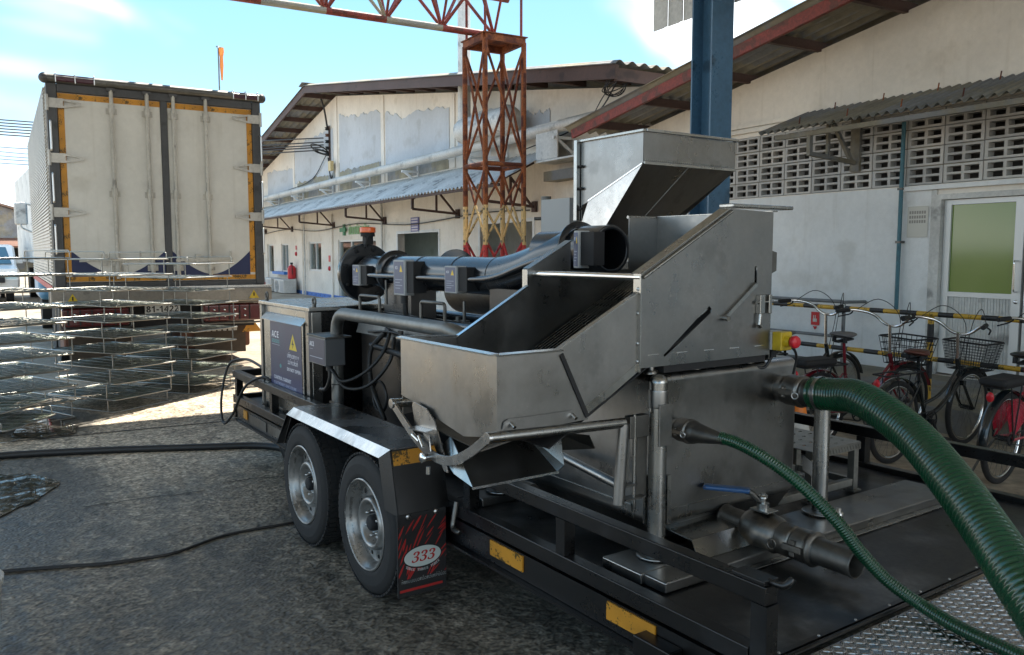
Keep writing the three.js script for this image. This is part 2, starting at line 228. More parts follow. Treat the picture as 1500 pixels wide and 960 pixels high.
function wave(u0, u1, w0, w1, y, per, amp, t, along = 'w') { // corrugated sheet: waves travel along w, y(u) gives its line; a real sheet with thickness
  const n = Math.max(2, Math.round((w1 - w0) / per * 8)), us = Array.isArray(u0) ? u0 : [u0, u1], pos = [], idx = [];
  for (const s of [0, 1]) for (let i = 0; i <= n; i++) { const w = w0 + (w1 - w0) * i / n, dy = amp * Math.sin(w / per * 2 * Math.PI) - s * t; for (const u of us) along === 'w' ? pos.push(u, y(u, w) + dy, w) : pos.push(w, y(u, w) + dy, u); }
  const k = us.length, L = (n + 1) * k; for (const s of [0, 1]) for (let i = 0; i < n; i++) for (let j = 0; j < k - 1; j++) { const a = s * L + i * k + j, b = a + 1, c = a + k, d = c + 1; s ? idx.push(a, b, c, b, d, c) : idx.push(a, c, b, b, c, d); }
  for (let i = 0; i < n; i++) for (const j of [0, k - 1]) { const a = i * k + j, c = a + k; idx.push(a, c, a + L, c, c + L, a + L); }
  for (let j = 0; j < k - 1; j++) for (const i of [0, n]) { const a = i * k + j, b = a + 1; idx.push(a, b, a + L, b, b + L, a + L); }
  const g = new THREE.BufferGeometry(); g.setAttribute('position', new THREE.Float32BufferAttribute(pos, 3)); g.setIndex(idx); g.computeVertexNormals(); return g; }
// ================================================================ the setting
{ // ground: coarse yard to the horizon
  const t1 = tex(N, N, i => { const v = 0.60 + 0.22 * (nA[i] - 0.5) + 0.2 * (nFine[i] - 0.5) - 0.10 * smooth(0.55, 0.75, nB[i]); return [v * 1.0, v * 0.92, v * 0.80]; }, true, 3.7);
  const g = new THREE.PlaneGeometry(1400, 1400, 8, 8); g.rotateX(-Math.PI / 2);
  structure('yard_ground', g, mat(lin(1, 1, 1), { roughness: 0.9, map: t1, bumpMap: bFine, bumpScale: 0.006 }));
}
{ // near slab of brushed, partly wet concrete, 4 mm of grain a texel
  const x0 = -9.4, x1 = -1.2, z0 = -3.7, z1 = 0.9, w = 2048, h = 1148;
  const c1 = noiseField(w, h, 9, 5, 21, 6, 0.55), c2 = noiseField(w, h, 512, 256, 22, 2, 0.9), c3 = noiseField(w, h, 28, 40, 23, 5, 0.6), c4 = noiseField(w, h, 180, 90, 24, 3, 0.75);
  const wet = new Float32Array(w * h);
  for (let j = 0; j < h; j++) for (let i = 0; i < w; i++) {
    const k = j * w + i, X = x0 + (x1 - x0) * i / w, Z = z1 - (z1 - z0) * (1 - j / h) , n = c1[k], m = c3[k];
    // outlines of the wash water seen around the trailer and the rack
    let v = smooth(-6.4, -4.4, X + (n - 0.5) * 3.2 + (m - 0.5) * 1.0) * (0.55 + 0.45 * smooth(0.35, 0.6, m));
    const pd = Math.hypot((X + 5.85) / 1.15, (Z + 0.18) / 0.55) + (n - 0.5) * 0.9 + (m - 0.5) * 0.3; v = Math.max(v, 1 - smooth(0.9, 1.5, pd));
    const pe = Math.hypot((X + 8.1) / 0.75, (Z + 0.62) / 0.42) + (n - 0.5) * 1.0 + (m - 0.5) * 0.3; v = Math.max(v, 1 - smooth(0.8, 1.2, pe));
    const pf = Math.hypot((X + 2.6) / 1.3, (Z + 1.1) / 0.5) + (n - 0.5) * 1.4; v = Math.max(v, 1 - smooth(0.7, 1.3, pf));
    wet[k] = clamp(v);
  }
  const map = tex(w, h, k => { const v = (0.64 + 0.62 * (c2[k] - 0.5) + 0.34 * (c1[k] - 0.5) + 0.24 * (c3[k] - 0.5) + 0.26 * (c4[k] - 0.5) - 0.16 * smooth(0.60, 0.72, c3[k])) * mix(1.05, 0.66, wet[k]); const sp = c4[k] > 0.70 ? 0.05 : 0; const d = wet[k] * 0.05; return [v * (1.0 - d) + sp, v * (0.915 - d * 0.2) + sp, v * (0.80 + d * 0.3) + sp]; }, true);
  const rough = tex(w, h, k => mix(0.9, 0.34 + 0.36 * c2[k] + 0.2 * (c3[k] - 0.5), wet[k]), false);
  const bump = tex(w, h, k => 0.62 * c2[k] + 0.28 * c4[k] + 0.1 * c3[k], false);
  for (const t of [map, rough, bump]) { t.wrapS = t.wrapT = THREE.ClampToEdgeWrapping; t.repeat.set(1, 1); }
  const g = new THREE.BufferGeometry(); g.setAttribute('position', new THREE.Float32BufferAttribute([x0, 0.004, z1, x1, 0.004, z1, x1, 0.004, z0, x0, 0.004, z0], 3)); g.setAttribute('normal', new THREE.Float32BufferAttribute([0, 1, 0, 0, 1, 0, 0, 1, 0, 0, 1, 0], 3)); g.setAttribute('uv', new THREE.Float32BufferAttribute([0, 1, 1, 1, 1, 0, 0, 0], 2)); g.setIndex([0, 1, 2, 0, 2, 3]);
  structure('concrete_slab', null, mat(lin(1, 1, 1), { roughness: 1, map, roughnessMap: rough, bumpMap: bump, bumpScale: 0.010 }), { ready: g });
}
const filler = mat(lin(0.05, 0.045, 0.04), { roughness: 0.95 });
function groundStrip(name, pts, w, y = 0.0085) { const L = []; for (let i = 0; i < pts.length - 1; i++) { const a = V(pts[i][0], y, pts[i][1]), b = V(pts[i + 1][0], y, pts[i + 1][1]), d = b.clone().sub(a).normalize(), s = V(-d.z, 0, d.x).multiplyScalar(w / 2); const g = new THREE.BufferGeometry(); g.setAttribute('position', new THREE.Float32BufferAttribute([a.x - s.x, y, a.z - s.z, a.x + s.x, y, a.z + s.z, b.x + s.x, y, b.z + s.z, a.x - s.x, y, a.z - s.z, b.x + s.x, y, b.z + s.z, b.x - s.x, y, b.z - s.z], 3)); g.computeVertexNormals(); L.push(g); } structure(name, L, filler); }
groundStrip('expansion_joint', [[-7.62, 0.8], [-7.514, -0.282], [-7.338, -2.062], [-7.18, -3.7]], 0.022);
{ const p = [[-5.297, -0.604], [-5.31, -0.69], [-5.29, -0.769], [-5.30, -0.85], [-5.284, -0.977], [-5.25, -1.1], [-5.255, -1.273]]; groundStrip('crack', p, 0.010); groundStrip('crack', [[-5.38, -1.40], [-5.348, -1.49], [-5.36, -1.6], [-5.283, -1.787], [-5.3, -1.9]], 0.012); }
{ // standing water by the rack, outline uneven
  const r = mulberry(5); for (const [cx, cz, ax, az] of [[-5.95, -0.22, 0.58, 0.30], [-7.9, -0.62, 0.5, 0.26]]) { const pts = []; for (let i = 0; i < 40; i++) { const a = i / 40 * 6.283, k = 0.88 + 0.12 * Math.sin(a * 3 + cx) + 0.06 * Math.sin(a * 7) + 0.05 * (r() - 0.5); pts.push([cx + ax * k * Math.cos(a), cz + az * k * Math.sin(a)]); }
    const g = new THREE.ShapeGeometry(shape(pts)); g.rotateX(Math.PI / 2); g.translate(0, 0.0125, 0); structure('puddle', g, mat(lin(0.05, 0.045, 0.04), { roughness: 0.03, metalness: 0, clearcoat: 1, clearcoatRoughness: 0.01 })); }
}
const inWall = (name, geos, m) => { const x = structure(name, geos, m); x.position.copy(P0); x.rotation.y = WT; return x; };
inWall('raised_walkway', [RB(-5.2, 9, -0.05, 0.215, -0.16, 1.70, 0.015, 1)], M.concreteKerb);

const rect = (a, b, c, d) => [[a, c], [b, c], [b, d], [a, d]];
// ---------------------------------------------------------------- left shed (gable end towards the yard)
{
  const t = wallThing('factory_shed', 'long cream gabled shed with grey render patches behind the rusty lattice tower', 'building', -20, 0, 0);
  const yr = u => 6.33 - 0.152 * Math.abs(u + 20);
  const holes = [[-29.5, -28.4, 0.02, 1.85], [-27.18, -26.11, 0.75, 1.84], [-23.38, -21.89, 0.86, 1.87], [-20.07, -16.69, 0.05, 1.89], [-15.03, -12.48, 0.55, 1.98], [-10.36, -8.2, 0.4, 2.09]];
  part('wall', [plateZ([[-42, -0.05], [-4.98, -0.05], [-4.98, yr(-4.98)], [-20, 6.33], [-42, yr(-42)]], -0.18, 0.18, holes.map(h => rect(...h)))], M.plaster, t);
  part('side_wall', [B(-5.16, -4.985, -0.05, yr(-5) - 0.05, -12, -0.185)], M.plaster, t);
  part('rear_wall', [B(-42, -5, -0.05, 2.9, -12.2, -12.02)], M.plaster, t);
  part('side_wall', [B(-42, -41.8, -0.05, 2.9, -12, -0.185)], M.plaster, t);
  part('partition_wall', [B(-41.7, -5.2, 0, 3.0, -3.2, -3.1)], M.plasterGrey, t);
  part('partition_wall', [B(-41.7, -5.2, 3.0, 3.06, -3.1, -0.2)], M.plasterGrey, t);
  // pale strips between the panels and the rough render patches, a finger proud of the wall
  const patches = [[-29.0, -25.1, 3.75, 4.75, 4.65], [-24.85, -20.35, 3.95, 5.2, 5.5], [-19.7, -16.15, 3.95, 5.7, 5.3], [-15.8, -11.85, 3.74, 5.15, 4.72], [-11.4, -8.9, 3.7, 4.5, 4.3], [-8.6, -7.6, 3.68, 4.25, 4.05]];
  const r = mulberry(12);
  for (const [a, b, y0, ya, yb] of patches) { const top = [], bot = [], n = 34; let e = 0, q = 0; for (let i = 0; i <= n; i++) { const f = i / n, u = a + (b - a) * f; e = e * 0.8 + (r() - 0.5) * 0.13; q = q * 0.8 + (r() - 0.5) * 0.16; top.push([u, Math.min(ya + (yb - ya) * f + e, yr(u) - 0.25)]); bot.push([u, y0 + Math.abs(q) * 0.7]); }
    part('render_patch', [plateZ(bot.concat(top.reverse()), 0.003, 0.014)], M.render, t); }
  const bare = [[-24.6, -20.2, 3.4, 4.15], [-19.8, -16.2, 3.4, 4.2], [-15.7, -11.9, 3.4, 3.85], [-28.5, -25.2, 3.4, 3.8]];
  for (const [a, b, y0, y1] of bare) { const top = []; let e = 0; for (let i = 0; i <= 24; i++) { e = e * 0.5 + (r() - 0.5) * 0.35; top.push([a + (b - a) * i / 24, y1 + e]); } part('bare_masonry_patch', [plateZ([[a, y0], [b, y0]].concat(top.reverse()), 0.002, 0.006)], M.bareBlock, t); }
  for (const u of [-25.0, -20.0, -16.0, -11.65, -8.75]) part('pilaster', [B(u - 0.11, u + 0.11, 3.4, yr(u) - 0.05, 0.002, 0.03)], M.plaster, t);
  for (const u of [-30.3, -24.05, -20.6, -16.2]) part('pilaster', [B(u - 0.07, u + 0.07, 0, 2.7, 0.002, 0.06)], M.plaster, t);
  // roof of corrugated sheet on purlins
  const roof = part('roof', [wave([-42.6, -20], 0, -12.3, 1.02, u => yr(u) + 0.24, 0.22, 0.028, 0.012), wave([-20, -4.3], 0, -12.3, 1.02, u => yr(u) + 0.24, 0.22, 0.028, 0.012)], M.fibreCement, t);
  part('ridge_cap', [slab([[-20.35, yr(-20) + 0.24, 1.06], [-20, yr(-20) + 0.31, 1.06], [-20, yr(-20) + 0.31, -12.3], [-20.35, yr(-20) + 0.24, -12.3]], 0.02), slab([[-19.65, yr(-20) + 0.24, 1.06], [-20, yr(-20) + 0.31, 1.06], [-20, yr(-20) + 0.31, -12.3], [-19.65, yr(-20) + 0.24, -12.3]], 0.02)], M.fibreCement, roof);
  for (const [a, b] of [[-42.5, -20], [-20, -4.35]]) part('rake_board', [bar([a, yr(a) + 0.10, 0.96], [b, yr(b) + 0.10, 0.96], 0.05, 0.2)], M.darkPurlin, roof);
  part('eave_board', [B(-4.45, -4.38, yr(-4.4) - 0.02, yr(-4.4) + 0.16, -12, 0.93)], M.darkPurlin, roof);
  for (let u = -40.5; u < -4.6; u += 1.25) part('purlin', [B(u - 0.04, u + 0.04, yr(u) + 0.045, yr(u) + 0.185, -0.17, 0.93)], M.darkPurlin, roof);
  // doors and windows
  const win = (a, b, y0, y1, cols, extra) => { const w = part('window', [B(a, a + 0.06, y0, y1, -0.12, -0.04), B(b - 0.06, b, y0, y1, -0.12, -0.04), B(a + 0.06, b - 0.06, y1 - 0.06, y1, -0.12, -0.04), B(a + 0.06, b - 0.06, y0, y0 + 0.06, -0.12, -0.04)], M.winFrame, t); for (let k = 0; k < cols; k++) { const x0 = a + 0.06 + (b - a - 0.12) * k / cols, x1 = a + 0.06 + (b - a - 0.12) * (k + 1) / cols; part('pane', [B(x0 + 0.012, x1 - 0.012, y0 + 0.06, y1 - 0.06, -0.088, -0.082)], M.glass, w); if (k) part('mullion', [B(x0 - 0.025, x0 + 0.025, y0 + 0.06, y1 - 0.06, -0.118, -0.042)], M.winFrame, w); } return w; };
  win(-23.38, -21.89, 0.86, 1.87, 2); win(-20.07, -16.69, 0.05, 1.89, 3); win(-27.18, -26.11, 0.75, 1.84, 2);
  for (const [a, b, y0, y1] of [[-15.03, -12.48, 0.55, 1.98], [-10.36, -8.2, 0.4, 2.09]]) part('opening_frame', [B(a - 0.07, a, y0, y1 + 0.07, -0.17, 0.02), B(b, b + 0.07, y0, y1 + 0.07, -0.17, 0.02), B(a, b, y1, y1 + 0.07, -0.17, 0.02)], M.plasterGrey, t);
  const d = part('door', [B(-29.5, -28.4, 0.02, 0.72, -0.12, -0.06), B(-29.5, -29.36, 0.72, 1.85, -0.12, -0.06), B(-28.55, -28.4, 0.72, 1.85, -0.12, -0.06), B(-29.36, -28.55, 1.78, 1.85, -0.12, -0.06)], M.winFrame, t); part('pane', [B(-29.36, -28.55, 0.72, 1.78, -0.095, -0.088)], M.glass, d);
  part('hatch_sill', [B(-27.8, -26.0, 0.66, 0.76, 0.003, 0.22)], mat(lin(0.02, 0.16, 0.5), { roughness: 0.5 }), t);
  part('skirting_band', [B(-28.3, -5, -0.02, 0.13, 0.003, 0.02)], mat(lin(0.08, 0.22, 0.62), { roughness: 0.6, map: tChip }), t, { label: 'blue painted band along the foot of the wall' });
  part('door_frame', [B(-9.3, -9.22, 0.4, 2.0, -3.08, -3.0), B(-8.5, -8.42, 0.4, 2.0, -3.08, -3.0)], M.blackMatt, t);
  part('notice_board', [B(-10.2, -9.5, 1.1, 1.8, -3.08, -3.03)], mat(lin(0.10, 0.16, 0.35), { roughness: 0.6 }), t);
  part('cupboard', [B(-14.3, -13.5, 0, 1.15, -3.05, -2.5)], mat(lin(0.20, 0.36, 0.40), { roughness: 0.5 }), t);
  part('inner_door', [B(-13.2, -12.3, 0, 1.8, -3.08, -3.03)], mat(lin(0.16), { roughness: 0.6 }), t);
  // pipe along the wall on brackets
  const gp = part('wall_pipe', [C([-41, 3.60, 0.34], [-4.7, 3.66, 0.34], 0.105, 18)], mat(lin(0.70, 0.69, 0.66), { roughness: 0.5, map: tGrime }), t);
  for (let u = -34; u < -5; u += 3.4) part('pipe_bracket', [B(u - 0.03, u + 0.03, 3.12, 3.62, 0.005, 0.05), bar([u, 3.20, 0.03], [u, 3.46, 0.40], 0.05), B(u - 0.03, u + 0.03, 3.44, 3.49, 0.05, 0.46)], M.plasterGrey, gp);
  // awning over the doors
  const aw = part('awning', [wave(0.02, 1.22, -34, -7.4, (w) => 3.36 - 0.52 * w, 0.17, 0.024, 0.006, 'u')], M.zinc, t, { label: 'pale corrugated metal awning over the doors' });
  part('front_batten', [bar([-34, 2.68, 1.17], [-7.4, 2.68, 1.17], 0.05, 0.05)], M.darkPurlin, aw);
  part('wall_batten', [bar([-34, 3.28, 0.03], [-7.4, 3.28, 0.03], 0.05, 0.06)], M.white, aw);
  for (const u of [-29.5, -25.4, -20.4, -15.9, -11.4, -8.1]) part('awning_truss', [bar([u, 2.36, 0.06], [u, 2.44, 1.12], 0.05), bar([u, 3.18, 0.06], [u, 2.66, 1.12], 0.05), bar([u, 2.44, 1.12], [u, 2.66, 1.12], 0.05), bar([u, 2.40, 0.55], [u, 2.90, 0.55], 0.04), bar([u, 2.38, 0.1], [u, 2.88, 0.55], 0.04), B(u - 0.07, u + 0.07, 2.26, 2.46, 0.005, 0.06)], M.darkPurlin, aw);
  part('conduit', [spline([[-30, 2.25, 0.06], [-26, 2.36, 0.08], [-22, 2.22, 0.08], [-18, 2.34, 0.08], [-14, 2.2, 0.08], [-10, 2.33, 0.08], [-8.2, 2.3, 0.08]], 0.014, 90, 6)], M.cable, t);
  for (const u of [-30.2, -23.9, -16.3]) part('downpipe', [C([u + 0.3, 0, 0.08], [u + 0.3, 2.9, 0.08], 0.03, 8)], M.white, t);
}
{ // first aid sign: cross and green letters
  const t = wallThing('first_aid_sign', 'green cross and green lettering above the glazed doors of the cream shed', 'sign', -19, 2.0, 0.003);
  const gr = mat(lin(0.02, 0.20, 0.08), { roughness: 0.5 }), gl = mat(lin(0.30, 0.50, 0.26), { roughness: 0.6 });
  part('cross', [B(-19.45, -19.28, 2.02, 2.36, 0.01, 0.05), B(-19.63, -19.10, 2.13, 2.25, 0.052, 0.09)], gr, t);
  for (let i = 0; i < 8; i++) { const u = -18.95 + i * 0.225; const L = [B(u, u + 0.035, 2.04, 2.27, 0.008, 0.03)]; if (i % 2 === 0) L.push(B(u + 0.036, u + 0.13, 2.235, 2.27, 0.008, 0.03), B(u + 0.131, u + 0.166, 2.04, 2.27, 0.008, 0.03)); else L.push(B(u + 0.036, u + 0.13, 2.04, 2.075, 0.008, 0.03), B(u + 0.131, u + 0.166, 2.04, 2.27, 0.008, 0.03)); if (i % 3 === 0) L.push(B(u + 0.04, u + 0.15, 2.295, 2.325, 0.008, 0.03)); part('letter', L, gl, t); }
}
{ const t = wallThing('notice_plate', 'narrow blue and white notice plate above the wide opening in the shed', 'sign', -13.85, 2.02, 0.01); part('board', [B(-14.1, -13.61, 2.02, 2.37, 0.012, 0.03)], mat(lin(0.12, 0.12, 0.30), { roughness: 0.5 }), t); for (let i = 0; i < 5; i++) part('stripe', [B(-14.05, -13.66, 2.045 + i * 0.066, 2.08 + i * 0.066, 0.031, 0.034)], mat(lin(0.6, 0.55, 0.6), { roughness: 0.5 }), t); }
for (const [u, l] of [[-27.1, 'white air conditioner unit, left of two below the shed hatch'], [-25.2, 'white air conditioner unit, right of two below the shed hatch'], [-31.0, 'grey air conditioner unit hard against the truck edge by the shed']]) {
  const t = wallThing('air_conditioner', l, 'air conditioner', u, 0, 0.15, 'air conditioner units along the shed'); part('housing', [RB(u - 0.72, u + 0.72, 0.02, 0.52, 0.16, 0.62, 0.03)], M.white, t);
  const fan = part('fan_grille', [lathe([[0.21, 0], [0.21, 0.02], [0.19, 0.02], [0.19, 0.0]], [u - 0.25, 0.27, 0.622], [0, 0, 1], 28)], M.greyPlastic, t); const L = []; for (let k = 0; k < 12; k++) { const a = k / 12 * Math.PI * 2; L.push(bar([u - 0.25, 0.27, 0.632], [u - 0.25 + 0.19 * Math.cos(a), 0.27 + 0.19 * Math.sin(a), 0.632], 0.008)); } part('grille_ribs', L, M.greyPlastic, fan); part('side_panel', [B(u + 0.2, u + 0.65, 0.08, 0.46, 0.622, 0.628)], M.greyPlastic, t);
}
{ const t = wallThing('fire_extinguisher', 'red fire extinguisher hung on the cream shed wall left of the window', 'extinguisher', -25.05, 0.5, 0.1); part('cylinder', [lathe([[0.001, 0.52], [0.13, 0.53], [0.15, 0.56], [0.15, 0.92], [0.11, 1.0], [0.04, 1.03], [0.04, 1.06]], [-25.05, 0, 0.17], [0, 1, 0], 20)], M.red, t); part('valve', [B(-25.1, -25.0, 1.06, 1.13, 0.13, 0.21)], M.blackMatt, t); part('nozzle_hose', [bent([[-25.05, 1.08, 0.2], [-24.86, 1.05, 0.2], [-24.86, 0.7, 0.2]], 0.015, 0.06, 8)], M.cable, t); }
for (const [u, l] of [[-20.95, 'small red fire alarm bell on the shed wall beside the glazed doors'], [-24.95, 'small red notice above the fire extinguisher']]) { const t = wallThing('alarm_bell', l, 'alarm', u, u < -22 ? 1.35 : 0.9, 0.01); part('bell', [lathe([[0.001, 0.05], [0.06, 0.045], [0.08, 0.0]], [u, u < -22 ? 1.45 : 0.98, 0.012], [0, 0, 1], 16)], M.red, t); part('sign_plate', [B(u - 0.09, u + 0.09, u < -22 ? 1.6 : 1.2, u < -22 ? 1.75 : 1.4, 0.012, 0.02)], M.red, t); }
{ const t = wallThing('exhaust_duct', 'white round ventilation duct on the shed wall behind the lattice tower', 'duct', -8.9, 3.3, 0.4); part('duct', [C([-10.2, 3.98, 0.45], [-8.4, 3.98, 0.45], 0.26, 22)], M.white, t); part('cowl', [lathe([[0.26, 0], [0.27, 0.08], [0.2, 0.22], [0.06, 0.3], [0.001, 0.31]], [-8.4, 3.98, 0.45], [1, 0, 0], 22)], M.white, t); part('support', [B(-9.0, -8.94, 3.3, 3.72, 0.1, 0.16), B(-9.0, -8.94, 3.3, 3.36, 0.1, 0.6), B(-9.0, -8.94, 3.36, 3.73, 0.52, 0.58)], M.plasterGrey, t); part('riser', [C([-10.2, 3.9, 0.45], [-10.2, 6.9, 0.45], 0.13, 16)], M.white, t); }
{ const t = wallThing('gutter_box', 'white sheet metal gutter box where the two shed roofs meet', 'gutter', -7.0, 3.0, 0.1); part('front_sheet', [B(-7.42, -6.72, 3.12, 3.74, 0.40, 0.42)], M.white, t); part('trough', [B(-7.42, -4.9, 3.08, 3.11, 0.02, 0.44), B(-7.42, -7.40, 3.11, 3.74, 0.02, 0.40)], M.zinc, t); part('down_pipe', [B(-6.35, -6.25, 2.6, 3.07, 0.1, 0.2)], M.plasterGrey, t); part('concrete_ledge', [B(-7.35, -5.2, 2.76, 2.93, 0.003, 0.3)], M.concreteKerb, t); }
{ // insulator rack and its lines on the pilaster
  const t = wallThing('insulator_rack', 'black insulator rack with coiled cables on the grey shed wall', 'cable rack', -20.6, 4.4, 0.03); part('rail', [B(-20.64, -20.56, 4.4, 5.5, 0.035, 0.07)], M.darkPurlin, t); for (let k = 0; k < 5; k++) part('insulator', [lathe([[0.02, 0], [0.07, 0.01], [0.045, 0.05], [0.07, 0.09], [0.02, 0.1]], [-20.6, 4.55 + k * 0.2, 0.12], [0, 1, 0], 12)], k === 3 ? M.wood : M.blackMatt, t);
  part('cable_coil', [new THREE.TorusGeometry(0.26, 0.03, 6, 24).rotateX(1.3).translate(-20.9, 4.7, 0.2), new THREE.TorusGeometry(0.3, 0.02, 6, 24).rotateX(1.1).rotateY(0.2).translate(-21.0, 4.8, 0.25)], M.cable, t);
  part('drop_cable', [spline([[-20.6, 5.4, 0.1], [-20.3, 6.0, 0.3], [-20.25, 6.25, 0.4]], 0.03, 20, 6), spline([[-20.8, 4.6, 0.1], [-22.5, 4.0, 0.05], [-25.5, 3.75, 0.2]], 0.014, 20, 5), spline([[-20.6, 4.5, 0.1], [-20.5, 4.1, 0.1], [-20.3, 3.8, 0.1], [-20.2, 3.9, 0.1]], 0.02, 20, 5)], M.cable, t); part('lamp', [B(-20.3, -20.05, 4.05, 4.35, 0.1, 0.2)], mat(lin(0.55, 0.42, 0.2), { roughness: 0.5 }), t);
}
for (const [k, dy] of [[0, 0], [1, -0.18], [2, -0.32], [3, -0.5], [4, 0.25]]) { const a = wallPt(-20.75, 5.0 + dy * 0.5, 0.2), b = [-72, 9.0 + dy * 1.6, -1.5 + k * 0.5], m = [(a[0] + b[0]) / 2, (a[1] + b[1]) / 2 - 0.5, (a[2] + b[2]) / 2]; single('power_line', [spline([a, m, b], 0.022, 24, 5)], M.cable, 'black power line from the shed gable rack, ' + ['second from top', 'third from top', 'fourth from top', 'lowest of five', 'topmost of five'][k], 'power line', a, 'overhead power lines'); }
{ const a = wallPt(-4.6, 4.15, 0.7); const t = thing('roof_cable', 'loose loops of black cable under the shed eave beside the red rake', 'cable', a); const q = (u, y, w) => wallPt(u, y, w); const L = []; for (let k = 0; k < 5; k++) { const g = new THREE.TorusGeometry(0.13 + 0.02 * k, 0.008, 5, 20); g.rotateX(0.3 * k); g.rotateY(0.5 + 0.4 * k); const p = q(-4.65, 3.93, 0.75); g.translate(p[0], p[1], p[2]); L.push(g); } part('coil', L, M.cable, t); part('strand', [spline([q(-4.6, 4.0, 0.75), q(-5.5, 3.75, 0.4), q(-6.6, 3.6, 0.15), q(-8.3, 3.45, 0.1)], 0.012, 24, 5), spline([q(-4.6, 4.0, 0.75), q(-5.3, 3.9, 0.5), q(-5.8, 3.6, 0.4), q(-5.7, 3.45, 0.6)], 0.008, 24, 5)], M.cable, t); }

// ---------------------------------------------------------------- right shed
{
  const t = wallThing('breeze_block_shed', 'pale shed with red roof beam and openwork block band behind the bicycles', 'building', 2, 0, 0);
  const yr = u => u < 6 ? 4.15 + 0.155 * u : 4.15 + 0.155 * (12 - u);
  const c0 = -3.375, cw = 0.42, nc = 15, r0 = 2.212, rh = 0.198, nr = 4, c1 = c0 + cw * nc;
  part('wall', [plateZ([[-4.95, -0.05], [12, -0.05], [12, yr(12)], [6, yr(6)], [-4.95, yr(-4.95)]], -0.16, 0.16, [rect(c0, c1, r0, r0 + rh * nr), rect(-0.06, 1.72, 0.217, 2.1)])], M.plaster, t);
  part('side_wall', [B(-4.95, -4.8, 0, yr(-4.9) - 0.1, -9, -0.165)], M.plaster, t); part('rear_wall', [B(-4.95, 12, 0, 3.3, -9.2, -9.02)], M.plaster, t); part('side_wall', [B(11.85, 12, 0, 3.2, -9, -0.165)], M.plaster, t);
  part('painted_dado', [plateZ([[-4.94, 0.22], [-0.10, 0.22], [-0.10, 2.2], [-4.94, 2.2]], 0.002, 0.004), plateZ([[1.78, 0.22], [11.9, 0.22], [11.9, 2.2], [1.78, 2.2]], 0.002, 0.004)], M.plasterGrey, t, { label: 'grey white painted lower wall' });
  // openwork blocks, each with four slots
  const slot = (a, b, c, d) => rect(a, b, c, d), bw = cw - 0.012, bh = rh - 0.012;
  const blockGeo = [0, 1, 2].map(k => { const j = 0.004 * (k - 1); return join([plateZ(rect(0, bw, 0, bh), -0.10, 0.105, [slot(0.035, bw / 2 - 0.016, 0.022, bh / 2 - 0.012), slot(bw / 2 + 0.016, bw - 0.035, 0.022 + j * 0.3, bh / 2 - 0.012), slot(0.035, bw / 2 - 0.016, bh / 2 + 0.012, bh - 0.022), slot(bw / 2 + 0.016, bw - 0.035, bh / 2 + 0.012, bh - 0.022 - j * 0.3)])]); });
  const blockMat = [M.breeze, mat(lin(0.52, 0.50, 0.47), { roughness: 0.92, map: tPlaster, bumpMap: bFine, bumpScale: 0.004 }), mat(lin(0.62, 0.59, 0.54), { roughness: 0.9, map: tPlaster, bumpMap: bFine, bumpScale: 0.004 })];
  for (let i = 0; i < nc; i++) for (let j = 0; j < nr; j++) { const k = Math.floor(R(0, 3)), m = part('openwork_block', null, blockMat[Math.floor(R(0, 3))], t, { ready: blockGeo[k] }); m.position.set(c0 + i * cw + 0.006 - 2, r0 + j * rh + 0.006, R(-0.004, 0.004)); }
  part('block_joints', [...Array(nc - 1)].map((_, i) => B(c0 + (i + 1) * cw - 0.006, c0 + (i + 1) * cw + 0.006, r0, r0 + rh * nr, -0.09, -0.012)).concat([...Array(nr - 1)].flatMap((_, j) => [B(c0, c1, r0 + (j + 1) * rh - 0.006, r0 + (j + 1) * rh + 0.006, -0.091, -0.013)])), M.concreteKerb, t);
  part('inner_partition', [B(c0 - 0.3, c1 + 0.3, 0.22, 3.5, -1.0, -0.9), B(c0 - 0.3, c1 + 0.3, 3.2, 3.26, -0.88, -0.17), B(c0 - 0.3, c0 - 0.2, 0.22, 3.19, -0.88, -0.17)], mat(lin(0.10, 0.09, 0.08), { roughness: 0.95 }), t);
  part('string_course', [B(-4.94, -1.2, 3.06, 3.11, 0.003, 0.05), B(-4.94, -1.2, 3.13, 3.18, 0.003, 0.035)], M.plaster, t);
  part('lintel', [B(-0.43, 12, 2.155, 2.2, 0.007, 0.06)], M.plasterGrey, t);
  // roof
  const roof = part('roof', [wave([-5.62, 6], 0, -9.3, 1.02, u => yr(u) + 0.13, 0.19, 0.036, 0.01), wave([6, 12.4], 0, -9.3, 1.02, u => yr(u) + 0.13, 0.19, 0.036, 0.01)], M.fibreCement, t, { label: 'grey corrugated roof sheets with deep overhang' });
  part('rake_beam', [bar([-5.5, yr(-5.5) + 0.025, 0.93], [6, yr(6) + 0.025, 0.93], 0.05, 0.13), bar([6, yr(6) + 0.025, 0.93], [12.3, yr(12.3) + 0.025, 0.93], 0.05, 0.13)], M.redPaint, roof, { label: 'red painted steel beam along the roof edge' });
  for (let u = -5.0; u < 12; u += 1.12) part('purlin', [B(u - 0.03, u + 0.03, yr(u) - 0.02, yr(u) + 0.09, -0.155, 0.90)], M.darkPurlin, roof);
  // door leaf, frame and green glass
  const fr = part('door_frame', [B(-0.06, 0.0, 0.22, 2.1, -0.12, 0.035), B(1.66, 1.72, 0.22, 2.1, -0.12, 0.035), B(0.0, 1.66, 2.045, 2.1, -0.12, 0.035), B(-0.12, -0.06, 0.22, 2.16, 0.004, 0.02)], M.white, t);
